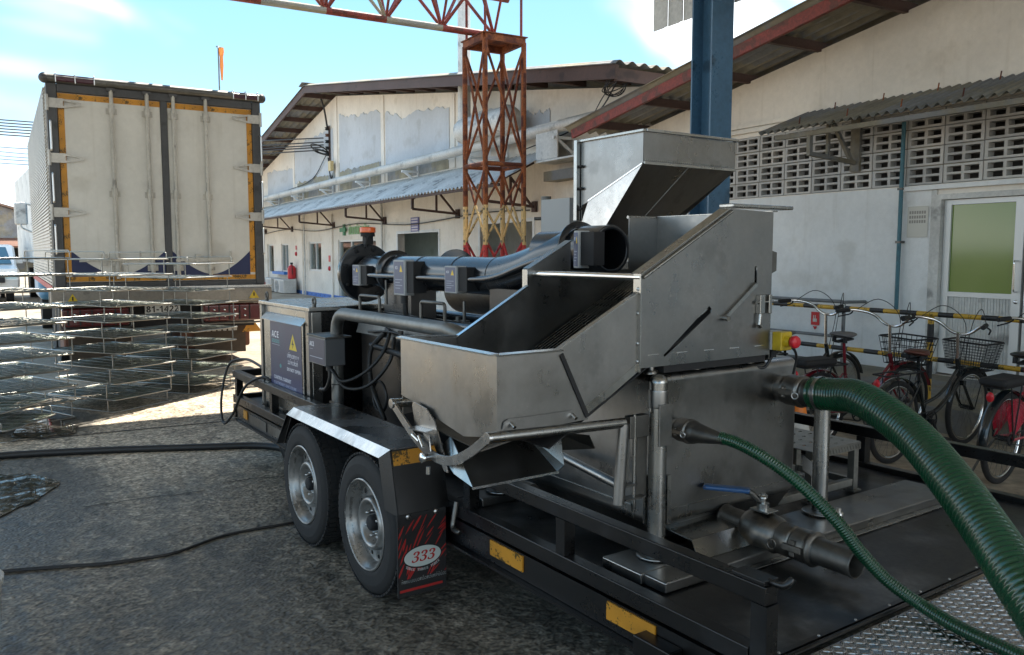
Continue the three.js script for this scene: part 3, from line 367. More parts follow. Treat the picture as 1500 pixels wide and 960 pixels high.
  for (const [a, b] of [[0.005, 0.815], [0.845, 1.655]]) { const d = part('door', [B(a, a + 0.075, 0.24, 2.04, -0.07, -0.02), B(b - 0.085, b, 0.24, 2.04, -0.07, -0.02), B(a + 0.075, b - 0.085, 1.99, 2.04, -0.07, -0.02), B(a + 0.075, b - 0.085, 1.045, 1.095, -0.07, -0.02), B(a + 0.075, b - 0.085, 0.24, 0.31, -0.07, -0.02)], M.winFrame, t, { label: 'aluminium door with green glass' });
    part('green_pane', [B(a + 0.075, b - 0.085, 1.095, 1.99, -0.05, -0.042)], M.greenGlass, d, { label: 'green tinted glass pane' });
    const n = 22, w = (b - a - 0.16) / n; part('ribbed_panel', [...Array(n)].map((_, k) => B(a + 0.075 + k * w + 0.002, a + 0.075 + (k + 1) * w - 0.002, 0.31, 1.045, -0.052, -0.040 + (k % 2) * 0.002)), M.white, d);
    const hx = a < 0.5 ? b - 0.04 : a + 0.04; part('handle', [bent([[hx, 1.12, -0.02], [hx, 1.12, 0.03], [hx, 1.42, 0.045], [hx, 1.42, -0.02]], 0.009, 0.09, 10), lathe([[0.001, 0.014], [0.018, 0.012], [0.02, 0]], [hx, 1.02, -0.02], [0, 0, 1], 14)], M.chrome, d); }
  part('downpipe', [C([-0.445, 0.86, 0.06], [-0.445, 2.92, 0.06], 0.022, 14)], mat(lin(0.06, 0.20, 0.26), { roughness: 0.5, map: tGrime }), t, { label: 'thin blue green pipe down the wall' });
  for (const y of [1.6, 2.17]) part('pipe_clip', [B(-0.475, -0.415, y, y + 0.025, 0.003, 0.088)], M.steelDull, t);
  // awning
  const aw = part('awning', [wave(0.03, 0.86, -1.75, 4.5, (w) => 3.19 - 0.37 * w, 0.105, 0.020, 0.007, 'u')], M.fibreCement, t, { label: 'small corrugated awning above the block band' });
  part('front_beam', [bar([-1.55, 2.80, 0.78], [4.5, 2.80, 0.78], 0.05, 0.05)], M.concreteKerb, aw);
  for (const u of [-1.06, 2.6]) part('awning_bracket', [B(u - 0.06, u + 0.06, 2.42, 3.05, 0.008, 0.05), bar([u, 2.52, 0.05], [u, 2.58, 0.82], 0.045), bar([u, 2.60, 0.80], [u, 2.77, 0.80], 0.045), bar([u, 2.54, 0.5], [u, 2.92, 0.5], 0.035), bar([u, 2.53, 0.10], [u, 2.93, 0.42], 0.04)], M.concreteKerb, aw);
  for (let k = 0; k < 9; k++) for (const w of [0.12, 0.7]) part('hook_bolt', [C([-1.3 + k * 0.63, 3.19 - 0.37 * w, w], [-1.3 + k * 0.63 + 0.012, 3.27 - 0.37 * w, w], 0.007, 5)], M.rust, aw);
}
{ const t = wallThing('wall_notice', 'faded paper notice taped to the wall left of the green glass door', 'notice', -0.27, 1.66, 0.012); const tx = decal(0.24, 0.33, 128, (g, w, h) => { g.fillStyle = '#c9c5ba'; g.fillRect(0, 0, w, h); g.fillStyle = '#8f8a83'; for (let i = 0; i < 3; i++) for (let k = 0; k < 7; k++) g.fillRect(12 + k * 15, 26 + i * 26, 11, 17); g.strokeStyle = '#a8a39a'; g.strokeRect(3, 3, w - 6, h - 6); }); part('paper', [face([-0.27, 1.825, 0.014], [1, 0, 0], [0, 1, 0], 0.24, 0.33)], mat(lin(1), { roughness: 0.8, map: tx }), t, { keepUV: true }); }
{ const t = wallThing('hose_reel_sign', 'small red fire sign on the grey wall beside the grey handrail', 'sign', -1.56, 0.58, 0.012); part('plate', [B(-1.62, -1.50, 0.62, 0.78, 0.012, 0.018)], M.red, t); part('pictogram', [B(-1.59, -1.53, 0.66, 0.70, 0.019, 0.021), B(-1.585, -1.575, 0.70, 0.74, 0.019, 0.021), B(-1.56, -1.55, 0.70, 0.74, 0.019, 0.021)], M.white, t); part('arrow', [plateZ([[-1.59, 0.605], [-1.56, 0.565], [-1.53, 0.605]], 0.012, 0.006)], M.red, t); }
{ const t = wallThing('grey_handrail', 'plain grey steel handrail close to the wall behind the bicycles', 'handrail', -1.6, 0.215, 0.3); const g = mat(lin(0.20, 0.21, 0.22), { roughness: 0.45, map: tGrime }); part('top_rail', [bent([[-4.2, 0.93, 0.3], [-0.93, 0.945, 0.3], [-0.93, 0.216, 0.3]], 0.021, 0.05, 12)], g, t); part('lower_rail', [C([-4.2, 0.53, 0.3], [-0.95, 0.545, 0.3], 0.019, 12)], g, t); for (const u of [-2.4, -4.0]) part('post', [C([u, 0.216, 0.3], [u, 0.92, 0.3], 0.019, 12)], g, t); part('wall_stay', [C([-0.93, 0.94, 0.3], [-0.87, 0.94, 0.012], 0.019, 10)], g, t); }
{ // striped guard rail along the walkway edge
  const t = wallThing('guard_rail', 'yellow and black striped guard rail along the walkway edge', 'railing', 0.87, 0.215, 1.45); const y = mat(lin(0.62, 0.36, 0.03), { roughness: 0.5, map: tChip }), k = mat(lin(0.02), { roughness: 0.5, map: tChip });
  for (const [yy, name] of [[0.965, 'top_rail'], [0.575, 'lower_rail']]) { const rail = part(name, [C([-3.6, yy, 1.45], [4.5, yy, 1.45], 0.021, 14)], y, t); let u = -3.4, i = 0; while (u < 4.4) { const w = R(0.13, 0.2); part('black_band', [C([u, yy, 1.45], [u + w, yy, 1.45], 0.0222, 14)], k, rail); u += w + R(0.16, 0.24); i++; } }
  for (const u of [-3.0, -1.1, 0.87, 2.9]) { const p = part('post', [C([u, 0.216, 1.45], [u, 0.945, 1.45], 0.026, 14)], y, t); for (const yy of [0.40, 0.72]) part('black_band', [C([u, yy, 1.45], [u, yy + 0.16, 1.45], 0.0272, 14)], k, p); }
}
for (const [u, a] of [[-1.25, 0.2], [-1.06, 0.5]]) { const p = wallPt(u, 0.216, 0.75), t = thing('slipper', a < 0.3 ? 'black rubber slipper on the walkway, left of the pair' : 'black rubber slipper on the walkway, right of the pair', 'slipper', p, 'pair of slippers'); t.rotation.y = a + 1.2; offs.delete(t); const s = []; for (let i = 0; i < 20; i++) { const th = i / 20 * 6.283; s.push([0.13 * Math.cos(th), (0.045 + 0.012 * Math.cos(th)) * Math.sin(th)]); } part('sole', [plateY(s, 0, 0.025, [], 0.004)], M.rubber, t); part('strap', [bent([[0.0, 0.025, -0.05], [0.03, 0.075, -0.02], [0.03, 0.075, 0.02], [0.0, 0.025, 0.05]], 0.012, 0.03, 8), bent([[0.06, 0.025, -0.05], [0.06, 0.06, -0.01], [0.06, 0.06, 0.01], [0.06, 0.025, 0.05]], 0.012, 0.03, 8)], M.rubber, t); }

// ---------------------------------------------------------------- canopy over the trailer: column, cladding, roof, rear wall
{
  const t = wallThing('steel_canopy', 'tall open steel canopy on a blue column with ribbed cladding at its edge', 'canopy', 0.27, 0, 3.5);
  for (const [u, w] of [[0.27, 3.5], [10.8, 3.5], [10.8, 14.5], [-4.9, 14.5]]) { const c = part('column', [B(u - 0.115, u - 0.100, 0, 5.80, w - 0.11, w + 0.11), B(u + 0.100, u + 0.115, 0, 5.85, w - 0.11, w + 0.11), B(u - 0.100, u + 0.100, 0, 5.85, w - 0.006, w + 0.006)], M.columnBlue, t, { label: 'blue steel column' }); part('base_plate', [B(u - 0.2, u + 0.2, 0.005, 0.03, w - 0.2, w + 0.2)], M.columnBlue, c); }
  const cl = []; for (let u = -0.748; u < 2.2; u += 0.2) cl.push(B(u, u + 0.145, 3.487, 5.85, 3.25, 3.258), B(u + 0.145, u + 0.2, 3.487, 5.85, 3.262, 3.272), B(u + 0.143, u + 0.147, 3.487, 5.85, 3.258, 3.262)); part('side_cladding', cl, M.zinc, t, { label: 'grey ribbed sheet cladding' });
  part('cladding_rail', [bar([-0.76, 3.95, 3.32], [2.2, 3.95, 3.32], 0.06, 0.08)], M.columnBlue, t);
  const ys = w => 6.0 + 0.04 * (w - 3.2); part('roof_sheet', [slab([[-5.1, ys(0.3), 0.3], [11, ys(0.3), 0.3], [11, ys(15.5), 15.5], [-5.1, ys(15.5), 15.5]], 0.03)], M.zinc, t);
  for (const u of [-4.9, 0.27, 5.6, 10.8]) part('rafter', [bar([u, 5.76, 0.4], [u, 6.3, 15.3], 0.15, 0.2)], M.columnBlue, t);
}

// ---------------------------------------------------------------- lattice tower and its beam
{
  const t = wallThing('lattice_gantry', 'rusty lattice tower with red and white truss beam rising above the shed awning', 'gantry', -6.66, 0, 1.68);
  const u1 = -6.31, u0 = -7.01, w1 = 2.03, w0 = 1.33, top = 4.82; const corners = [[u1, w1], [u0, w1], [u0, w0], [u1, w0]];
  for (const [u, w] of corners) { const l = part('leg', [C([u, 2.25, w], [u, top, w], 0.042, 14)], M.rust, t); part('painted_band', [C([u, 1.62, w], [u, 2.25, w], 0.0425, 14)], M.creamPaint, l); part('painted_foot', [C([u, 0, w], [u, 1.62, w], 0.043, 14)], M.signalRed, l); }
  for (let k = 0; k < 4; k++) { const [a, b] = corners[k], [c, d] = corners[(k + 1) % 4]; for (const y of [0.5, 2.9]) part('ring_tube', [C([a, y, b], [c, y, d], 0.038, 10)], M.rust, t);
    for (const [y0, y1] of [[0.55, 1.7], [1.7, 2.85], [2.95, 4.75]]) { const m = y0 < 1 ? M.signalRed : M.rust; if (y0 === 1.7) { const f = (2.25 - y0) / (y1 - y0), mu = a + (c - a) * f, mw = b + (d - b) * f, nu = c + (a - c) * f, nw = d + (b - d) * f; part('brace', [C([mu, 2.25, mw], [c, y1, d], 0.021, 8)], M.rust, t); part('brace', [C([a, y0, b], [mu, 2.25, mw], 0.021, 8)], M.creamPaint, t); part('brace', [C([nu, 2.25, nw], [a, y1, b], 0.021, 8)], M.rust, t); part('brace', [C([c, y0, d], [nu, 2.25, nw], 0.021, 8)], M.creamPaint, t); } else { part('brace', [C([a, y0, b], [c, y1, d], 0.022, 8)], m, t); part('brace', [C([c, y0, d], [a, y1, b], 0.022, 8)], m, t); } }
    part('head_channel', [bar([a, top + 0.02, b], [c, top + 0.02, d], 0.07, 0.10)], M.rust, t); }
  part('head_plate', [B(u0 - 0.05, u1 + 0.05, top + 0.075, top + 0.09, w0 - 0.05, w1 + 0.05)], M.rust, t);
  const uc = (u0 + u1) / 2, L = 9.5, yb = top + 0.15, yt = 5.68, wB = w0 + 0.05, beam = part('truss_beam', [C([u0 + 0.02, yt, wB - 0.15], [u0 + 0.02, yt, wB + L], 0.055, 12), C([u1 - 0.02, yt, wB - 0.15], [u1 - 0.02, yt, wB + L], 0.055, 12)], M.redPaint, t, { label: 'red tubular truss beam with weathered pale lengths' });
  const seg = 0.92; for (let i = 0, w = wB + 0.3; w < wB + L; i++, w += seg) part('bottom_chord', [C([uc, yb, w], [uc, yb, w + seg], 0.055, 12)], i % 2 === 1 ? M.beamWhite : M.redPaint, beam);
  for (let i = 0, w = wB + 0.3; w < wB + L - seg; i++, w += seg) for (const u of [u0 + 0.02, u1 - 0.02]) { part('web_tube', [C([uc, yb, w], [u, yt, w + seg * 0.5], 0.026, 8)], i % 4 === 2 ? M.beamWhite : M.redPaint, beam); part('web_tube', [C([u, yt, w + seg * 0.5], [uc, yb, w + seg], 0.026, 8)], M.redPaint, beam); part('web_tube', [C([uc, yb, w], [u, yt, w], 0.022, 8)], M.redPaint, beam); }
  for (let w = wB; w < wB + L; w += seg) part('tie', [C([u0 + 0.02, yt, w], [u1 - 0.02, yt, w], 0.022, 8)], M.redPaint, beam);
  for (const [u, w] of [[u1 - 0.03, w1 - 0.02], [u1 - 0.03, w0 + 0.03], [u0 + 0.03, w1 - 0.02]]) part('stub_post', [C([u, top + 0.09, w], [u, yt, w], 0.022, 8)], M.redPaint, t);
}
// ================================================================ trailer
const DK = 0.43, ZN = -1.70, ZF = -3.77;      // deck height, outer faces of the near and far rails
{
  const t = thing('flatbed_trailer', 'black twin axle flatbed trailer carrying the stainless machine', 'trailer', [-3.6, 0, -2.73]);
  // deck boards of steel plate, small gaps between
  for (const [a, b] of [[-6.04, -4.62], [-4.614, -3.02], [-3.014, -1.335]]) part('deck_plate', [RB(a, b, DK - 0.012, DK, ZF + 0.02, ZN - 0.02, 0.002, 1)], M.deck, t);
  for (let x = -5.8; x < -1.5; x += 0.7) part('cross_member', [B(x, x + 0.05, 0.30, DK - 0.014, ZF + 0.055, ZN - 0.055)], M.blackPaint, t);
  for (const s of [0, 1]) { const z0 = s ? ZF : ZN - 0.05, z1 = z0 + 0.05, near = !s;
    part('side_channel', [B(-6.05, -1.31, 0.288, 0.385, z0 + 0.008, z1 - 0.008), B(-6.05, -1.31, 0.276, 0.286, near ? z0 : z0 - 0.018, near ? z1 + 0.018 : z1)], M.blackPaint, t);
    const rail = part('side_rail', [], M.blackPaint, t, { ready: join([RB(-6.05, -1.31, 0.585, 0.637, z0, z1, 0.004, 1).translate(3.6, 0, 2.73)]) });
    part('lower_tube', [RB(-6.05, -1.362, 0.400, 0.456, z0, z1, 0.004, 1)], M.blackPaint, rail);
    const posts = near ? [-6.05, -5.27, -4.45, -2.82, -2.2, -1.36] : [-6.05, -5.2, -4.3, -3.3, -2.35, -1.36];
    for (const x of posts) part('post', [B(x + 0.002, x + (x === -1.36 ? 0.054 : 0.05), x === -1.36 ? 0.29 : 0.457, x === -1.36 ? 0.584 : 0.584, z0 + 0.002, z1 - 0.002)], M.blackPaint, rail); }
  part('front_rail', [RB(-6.1, -6.052, 0.585, 0.637, ZF, ZN, 0.004, 1), B(-6.1, -6.052, 0.29, 0.385, ZF, ZN), B(-6.098, -6.054, 0.40, 0.456, ZF, ZN)], M.blackPaint, t);
  part('drawbar', [bar([-6.1, 0.36, -2.2], [-7.3, 0.36, -2.72], 0.08, 0.1), bar([-6.1, 0.36, -3.27], [-7.3, 0.36, -2.74], 0.08, 0.1)], M.blackPaint, t);
  for (const [a, b] of [[-2.62, -2.40], [-1.93, -1.71], [-5.86, -5.78]]) part('reflector_strip', [B(a, b, 0.318, 0.378, ZN - 0.008, ZN - 0.002)], M.reflector, t, { label: 'amber reflective strip' });
  for (const [a, b] of [[-5.72, -5.36], [-5.32, -5.02]]) part('maker_plate', [B(a, b, 0.305, 0.37, ZN - 0.008, ZN - 0.003)], M.steelDull, t);
  part('tail_light_box', [RB(-1.75, -1.60, 0.288, 0.352, ZN - 0.006, ZN + 0.05, 0.004, 1), B(-1.56, -1.46, 0.30, 0.33, ZN - 0.006, ZN + 0.012)], M.blackPaint, t);
  part('tail_light_hook', [bent([[-1.32, 0.645, ZN - 0.025], [-1.272, 0.645, ZN - 0.03], [-1.262, 0.668, ZN - 0.045]], 0.01, 0.02, 8), RB(-1.42, -1.312, 0.639, 0.652, ZN - 0.055, ZN + 0.004, 0.003, 1)], M.blackPaint, t);
  part('stake_pocket', [bent([[-2.86, 0.47, ZN + 0.006], [-2.86, 0.36, ZN + 0.03], [-2.80, 0.36, ZN + 0.03]], 0.012, 0.03, 8)], M.steelDull, t);
  // diamond plate ramp behind the hinge line
  const ramp = part('ramp', [B(-1.285, 0.1, DK - 0.014, DK - 0.008, ZF + 0.03, ZN - 0.03)], M.galv, t, { label: 'silver diamond tread plate ramp' });
  part('hinge', [C([-1.305, DK - 0.004, ZF + 0.03], [-1.305, DK - 0.004, ZN - 0.03], 0.008, 10), B(-1.332, -1.316, DK - 0.002, DK + 0.004, ZF + 0.03, ZN - 0.03)], M.blackPaint, ramp);
  { const base = []; const tread = (cx, cz, a) => { const g = new THREE.SphereGeometry(1, 7, 4, 0, Math.PI * 2, 0, Math.PI / 2); g.scale(0.016, 0.0048, 0.0050); g.rotateY(a); g.translate(cx, DK - 0.008, cz); return g; };
    let i = 0; for (let x = -1.27; x < -0.45; x += 0.0235, i++) { let j = 0; for (let z = ZN - 0.05; z > -2.95; z -= 0.0235, j++) base.push(tread(x, z, (i + j) % 2 ? 0.785 : -0.785)); }
    part('tread_pattern', base, M.galv, ramp, { kind: 'stuff' }); }
  { const L = []; for (let k = 0; k < 11; k++) L.push(lathe([[0.0045, 0], [0.0035, 0.0025], [0.001, 0.003]], [-1.324, DK + 0.004, ZN - 0.08 - k * 0.175], [0, 1, 0], 8)); part('rivet', L, M.bolt, ramp); }
  // near side mudguard
  const fx0 = -4.13, fx1 = -2.997, fy = 0.693, zi = ZN + 0.002, zo = -1.462, lip = [0.653, -1.432];
  const gd = part('mudguard', [slab([[fx0, fy, zi], [fx0, fy, zo], [fx1, fy, zo], [fx1, fy, zi]], 0.003)], M.galv, t, { label: 'smeared silver mudguard over the twin wheels' });
  part('mudguard_lip', [slab([[fx0, fy, zo], [fx0 - 0.03, lip[0], lip[1]], [fx1 - 0.05, lip[0], lip[1]], [fx1, fy, zo]], 0.003)], M.galv, gd);
  part('mudguard_skirt', [slab([[fx0, fy - 0.003, zo], [fx0, fy - 0.003, zi], [fx0 - 0.17, 0.47, zi], [fx0 - 0.17, 0.47, zo]], 0.003), slab([[fx0 - 0.005, fy - 0.004, zo + 0.002], [fx0 - 0.03, lip[0], lip[1]], [fx0 - 0.19, 0.47, lip[1] + 0.003], [fx0 - 0.17, 0.47, zo + 0.002]], 0.003)], M.blackPaint, gd);
  part('mudguard_skirt', [slab([[fx1, fy - 0.003, zo], [fx1 + 0.065, 0.43, zo], [fx1 + 0.065, 0.43, zi], [fx1, fy - 0.003, zi]], 0.003), slab([[fx1, fy - 0.004, zo + 0.002], [fx1 - 0.05, lip[0], lip[1]], [fx1 + 0.01, 0.45, lip[1] + 0.003], [fx1 + 0.065, 0.43, zo + 0.002]], 0.003)], M.blackPaint, gd);
  const rd = V(0.065, -0.26, 0).normalize(), rc = V(fx1, fy, 0).addScaledVector(rd, 0.036); part('reflector_strip', [slab([[rc.x - rd.x * 0.03 + 0.005, rc.y - rd.y * 0.03, zo - 0.004], [rc.x + rd.x * 0.03 + 0.005, rc.y + rd.y * 0.03, zo - 0.004], [rc.x + rd.x * 0.03 + 0.005, rc.y + rd.y * 0.03, zi - 0.02 + 0.03], [rc.x - rd.x * 0.03 + 0.005, rc.y - rd.y * 0.03, zi - 0.02 + 0.03]], 0.003)], M.reflector, gd, { label: 'amber reflective strip' });
  part('inner_guard', [B(fx0 - 0.1, fx1 + 0.02, 0.46, fy - 0.004, zi - 0.006, zi - 0.001)], M.blackPaint, gd);
  const tx = decal(0.225, 0.36, 512, (g, w, h) => {
    g.fillStyle = '#111214'; g.fillRect(0, 0, w, h); const r = mulberry(8); g.fillStyle = '#8f1411';
    for (let i = 0; i < 46; i++) { const x = r() * w * 1.2 - w * 0.1, y = h * 0.04 + r() * h * 0.72, L = h * (0.07 + 0.13 * r()), a = -1.05 + 0.35 * (r() - 0.5) + (x / w - 0.5) * 0.5, b = w * (0.012 + 0.018 * r()); g.save(); g.translate(x, y); g.rotate(a); g.beginPath(); g.moveTo(-L, 0); g.quadraticCurveTo(0, -b * 1.6, L, b * 0.5); g.quadraticCurveTo(0, b * 1.5, -L, 0); g.fill(); g.restore(); }
    g.fillStyle = '#111214'; g.fillRect(0, h * 0.78, w, h * 0.22); g.fillStyle = '#8f1411'; g.fillRect(w * 0.02, h * 0.905, w * 0.9, h * 0.035);
    g.fillStyle = '#111214'; g.beginPath(); g.ellipse(w * 0.5, h * 0.52, w * 0.41, h * 0.145, 0, 0, 7); g.fill(); g.fillStyle = '#a7b0ac'; g.beginPath(); g.ellipse(w * 0.5, h * 0.52, w * 0.385, h * 0.13, 0, 0, 7); g.fill();
    g.fillStyle = '#9c1210'; g.font = 'italic bold ' + Math.round(h * 0.185) + 'px serif'; g.textAlign = 'center'; g.fillText('333', w * 0.5, h * 0.585);
    g.fillStyle = '#a9b0af'; g.font = 'bold ' + Math.round(h * 0.042) + 'px serif'; const s = 'THREE THREE THREE'; for (let i = 0; i < s.length; i++) { const a = (i / (s.length - 1) - 0.5) * 1.75; g.save(); g.translate(w * 0.5 + Math.sin(a) * w * 0.45, h * 0.52 + Math.cos(a) * h * 0.185); g.rotate(-a * 0.5); g.fillText(s[i], 0, 0); g.restore(); }
    g.strokeStyle = '#a9b0af'; thaiScript(g, w * 0.05, h * 0.83, h * 0.05, 21, 4, 2.2);
  });
  const fl = part('mudflap', [B(-2.931, -2.924, 0.09, 0.435, -1.679, -1.453)], M.rubber, t, { label: 'black rubber mudflap printed with red stripes and 333' });
  part('printed_face', [face([-2.9215, 0.255, -1.566], [0, 0, -1], [0, 1, 0], 0.222, 0.33)], mat(lin(1), { roughness: 0.55, map: tx }), fl, { keepUV: true });
  part('flap_bolt', [-1.50, -1.63].map(z => lathe([[0.011, 0], [0.01, 0.006], [0.001, 0.007]], [-2.923, 0.425, z], [1, 0, 0], 6)), M.bolt, fl);
  // wheels
  const wheel = (x, z, s) => {   // s: +1 outer face to +z
    const p = [x, 0.313, z], ax = [0, 0, s], w = 0.185;
    const tyre = part('wheel', [lathe([[0.198, -w], [0.225, -w - 0.004], [0.27, -w], [0.298, -w + 0.012], [0.309, -w + 0.032], [0.311, -w / 2], [0.309, -0.032], [0.298, -0.012], [0.285, -0.004], [0.268, 0.001], [0.262, 0.0035], [0.255, 0.0015], [0.225, 0.004], [0.207, 0.0], [0.198, -0.012], [0.195, -0.04]], p, ax, 64)], M.rubber, t, { label: 'black tyre on a silver steel rim' });
    const blocks = []; for (let k = 0; k < 66; k++) { const a = k / 66 * 2 * Math.PI; for (const [t0, t1, o] of [[-0.026, -0.012, 0], [-0.062, -0.030, 0.5], [-0.105, -0.068, 0.25], [-0.148, -0.112, 0.5], [-0.172, -0.154, 0]]) { const g = new THREE.BoxGeometry(0.022, 0.009, Math.abs(t1 - t0)); g.translate(0, 0.3105 - (t0 > -0.02 || t1 < -0.155 ? 0.003 : 0), s * (t0 + t1) / 2); g.rotateZ(a + o * 2 * Math.PI / 66); g.translate(...p); blocks.push(g); } }
    part('tread_blocks', blocks, M.rubber, tyre);
    const rim = part('rim', [lathe([[0.203, 0.0], [0.199, 0.006], [0.193, 0.002], [0.190, -0.014], [0.176, -0.022], [0.172, -0.055], [0.166, -0.07], [0.166, -0.16], [0.19, -0.18]], p, ax, 56)], M.rimSilver, tyre);
    const holes = []; for (let k = 0; k < 14; k++) { const a = k / 14 * 6.2832, e = []; for (let i = 0; i < 12; i++) { const b = i / 12 * 6.2832, rr = 0.150 + 0.0095 * Math.cos(b), th = a + 0.082 * Math.sin(b); e.push([rr * Math.cos(th), rr * Math.sin(th)]); } holes.push(e); }
    const ring = (r, n) => [...Array(n)].map((_, i) => [r * Math.cos(i / n * 6.2832), r * Math.sin(i / n * 6.2832)]); const sh = shape(ring(0.173, 56), holes); sh.holes.push(new THREE.Path(ring(0.118, 40).map(q => new THREE.Vector2(...q)))); const dg = new THREE.ExtrudeGeometry(sh, { depth: 0.005, bevelEnabled: false, curveSegments: 8 }); if (s < 0) dg.rotateY(Math.PI); dg.translate(x, 0.313, z - s * 0.058); part('vented_disc', [dg], M.rimSilver, rim);
    part('dish', [lathe([[0.122, -0.054], [0.118, -0.034], [0.109, -0.022], [0.098, -0.022], [0.089, -0.034], [0.082, -0.062], [0.072, -0.070], [0.03, -0.070]], p, ax, 48)], M.rimSilver, rim);
    part('hub_cap', [lathe([[0.036, -0.07], [0.036, -0.036], [0.031, -0.026], [0.024, -0.022], [0.001, -0.020]], p, ax, 20)], M.blackMatt, rim);
    for (let k = 0; k < 6; k++) { const a = k / 6 * 6.2832 + 0.4; part('wheel_nut', [lathe([[0.0095, -0.068], [0.0095, -0.046], [0.006, -0.040], [0.006, -0.032], [0.001, -0.031]], [x + 0.058 * Math.cos(a), 0.313 + 0.058 * Math.sin(a), z], ax, 6)], M.bolt, rim); }
    part('brake_drum', [lathe([[0.15, -0.16], [0.15, -0.09], [0.05, -0.085]], p, ax, 24)], M.blackMatt, rim);
  };
  wheel(-3.245, -1.45, 1); wheel(-3.995, -1.45, 1); wheel(-3.245, -4.02, -1); wheel(-3.995, -4.02, -1);
  for (const x of [-3.245, -3.995]) part('axle', [C([x, 0.313, -1.62], [x, 0.313, -3.85], 0.03, 10), B(x - 0.2, x + 0.2, 0.25, 0.285, -1.80, -1.74)], M.blackPaint, t);
  part('mudguard', [B(-4.2, -2.95, 0.69, 0.694, -4.02, -3.772)], M.galv, t);
}

// ================================================================ separator: tank, screen box, discharge hopper
{
  const t = thing('sieve_separator', 'stainless steel sieve separator with sloping bar screen at the rear of the trailer', 'machine', [-2.3, DK, -2.35]);
  const XR = -2.0, zA = -1.975, zB = -2.765, XL = -2.95;
  // tank: rounded box, slightly tapered foot
  const tp = [[zB + 0.03, 0.50], [zB, 0.56], [zB, 1.045], [zB + 0.045, 1.085], [zA - 0.04, 1.095], [zA, 1.055], [zA, 0.565], [zA - 0.05, 0.515], [(zA + zB) / 2, 0.475]];
  part('tank', [RB(XL, XR, 0.54, 1.09, zB, zA, 0.035, 4), new THREE.CylinderGeometry(1, 0.93, 0.07, 4, 1).rotateY(Math.PI / 4).scale((XR - XL) / 1.414 - 0.03, 1, (zA - zB) / 1.414 - 0.03).translate((XR + XL) / 2, 0.512, (zA + zB) / 2)], M.steel, t, { label: 'satin stainless steel tank' });
  part('tank_seam', [B(XR + 0.0005, XR + 0.003, 0.60, 0.603, zB + 0.05, zA - 0.05), B(XL + 0.1, XR - 0.1, 0.60, 0.603, zA + 0.0005, zA + 0.003)], M.steelBright, t);
  // legs with feet
  for (const [x, z, y1] of [[-1.945, -1.935, 1.07], [-1.915, -2.80, 0.98], [-2.88, -1.93, 0.9], [-2.88, -2.80, 0.9]]) { const l = part('leg', [C([x, DK + 0.055, z], [x, y1, z], 0.0305, 24)], M.steelBright, t); part('cap', [lathe([[0.031, 0], [0.028, 0.014], [0.016, 0.024], [0.001, 0.027]], [x, y1, z], [0, 1, 0], 20)], M.steelBright, l); part('foot_flange', [lathe([[0.001, 0.054], [0.062, 0.054], [0.066, 0.050], [0.066, 0.042], [0.001, 0.042]], [x, DK, z], [0, 1, 0], 28)], M.steel, l); }
  part('leg_sleeve', [lathe([[0.0312, 0.985], [0.0335, 0.99], [0.0335, 1.04], [0.0312, 1.045]], [-1.945, 0, -1.935], [0, 1, 0], 24), RB(-1.914, -1.908, 0.86, 1.0, -1.964, -1.906, 0.002, 1)], M.steel, t);
  part('leg_gusset', [B(-1.962, -1.928, 0.58, 0.75, -1.985, -1.968), B(-1.985, -1.976, 0.58, 0.75, -1.962, -1.910), B(XR, -1.975, 0.6, 0.72, -1.945, -1.930)], M.steelBright, t);
  // skid frame on the deck
  const sk = [[zB - 0.75, 0], [zA + 0.2, 0]];
  part('skid_beam', [RB(-1.99, -1.765, DK + 0.003, DK + 0.040, -3.55, -1.80, 0.006, 1)], M.steel, t); part('skid_lip', [RB(-1.764, -1.735, DK + 0.002, DK + 0.008, -3.55, -2.1, 0.002, 1)], M.steelBright, t);
  part('skid_beam', [RB(-2.95, -2.83, DK + 0.004, DK + 0.04, -3.1, -1.80, 0.006, 1)], M.steel, t);
  part('fold_plate', [slab([[-2.05, DK + 0.10, -2.36], [-1.90, DK + 0.09, -2.38], [-1.90, DK + 0.085, -2.06], [-2.05, DK + 0.095, -2.06]], 0.004), slab([[-1.90, DK + 0.087, -2.38], [-1.83, DK + 0.043, -2.42], [-1.83, DK + 0.043, -2.02], [-1.90, DK + 0.085, -2.06]], 0.004)], M.steelBright, t);
  part('base_pad', [RB(-2.05, -1.86, DK + 0.003, DK + 0.042, -2.06, -1.785, 0.006, 1)], M.steel, t);
  part('blue_pad', [C([-2.02, DK + 0.002, -2.30], [-2.02, 0.5, -2.30], 0.035, 16)], M.blue, t, { label: 'blue rubber mount under the tank' });
  part('bolt', [lathe([[0.02, 0], [0.02, 0.014], [0.011, 0.015], [0.011, 0.03], [0.001, 0.031]], [-1.85, DK + 0.042, -2.83], [0, 1, 0], 6)], M.bolt, t);
  // screen box: right and left cheek plates
  const XC = -1.972, XQ = -2.575, th = 0.004;
  const slotA = [[-2.185, 1.305], [-2.200, 1.312], [-2.212, 1.302], [-2.208, 1.288], [-1.985, 1.148], [-1.979, 1.155]], cheek = [[-1.872, 1.118], [-2.535, 1.118], [-2.535, 1.648], [-2.30, 1.655], [-1.872, 1.428]];
  const slotB = [[-2.437, 1.375], [-2.437, 1.445], [-2.444, 1.452], [-2.451, 1.445], [-2.451, 1.375]];
  const ck = part('cheek_plate', [plateX(cheek, XC, th, [slotA, slotB])], M.steel, t, { label: 'large slotted stainless side plate of the screen box' });
  part('edge_flange', [slab([[XC + th, 1.428, -1.872], [XC - 0.045, 1.428, -1.872], [XC - 0.045, 1.657, -2.30], [XC + th, 1.657, -2.30]], 0.004), B(XC - 0.03, XC + th + 0.001, 1.105, 1.43, -1.874, -1.869)], M.steelBright, ck);
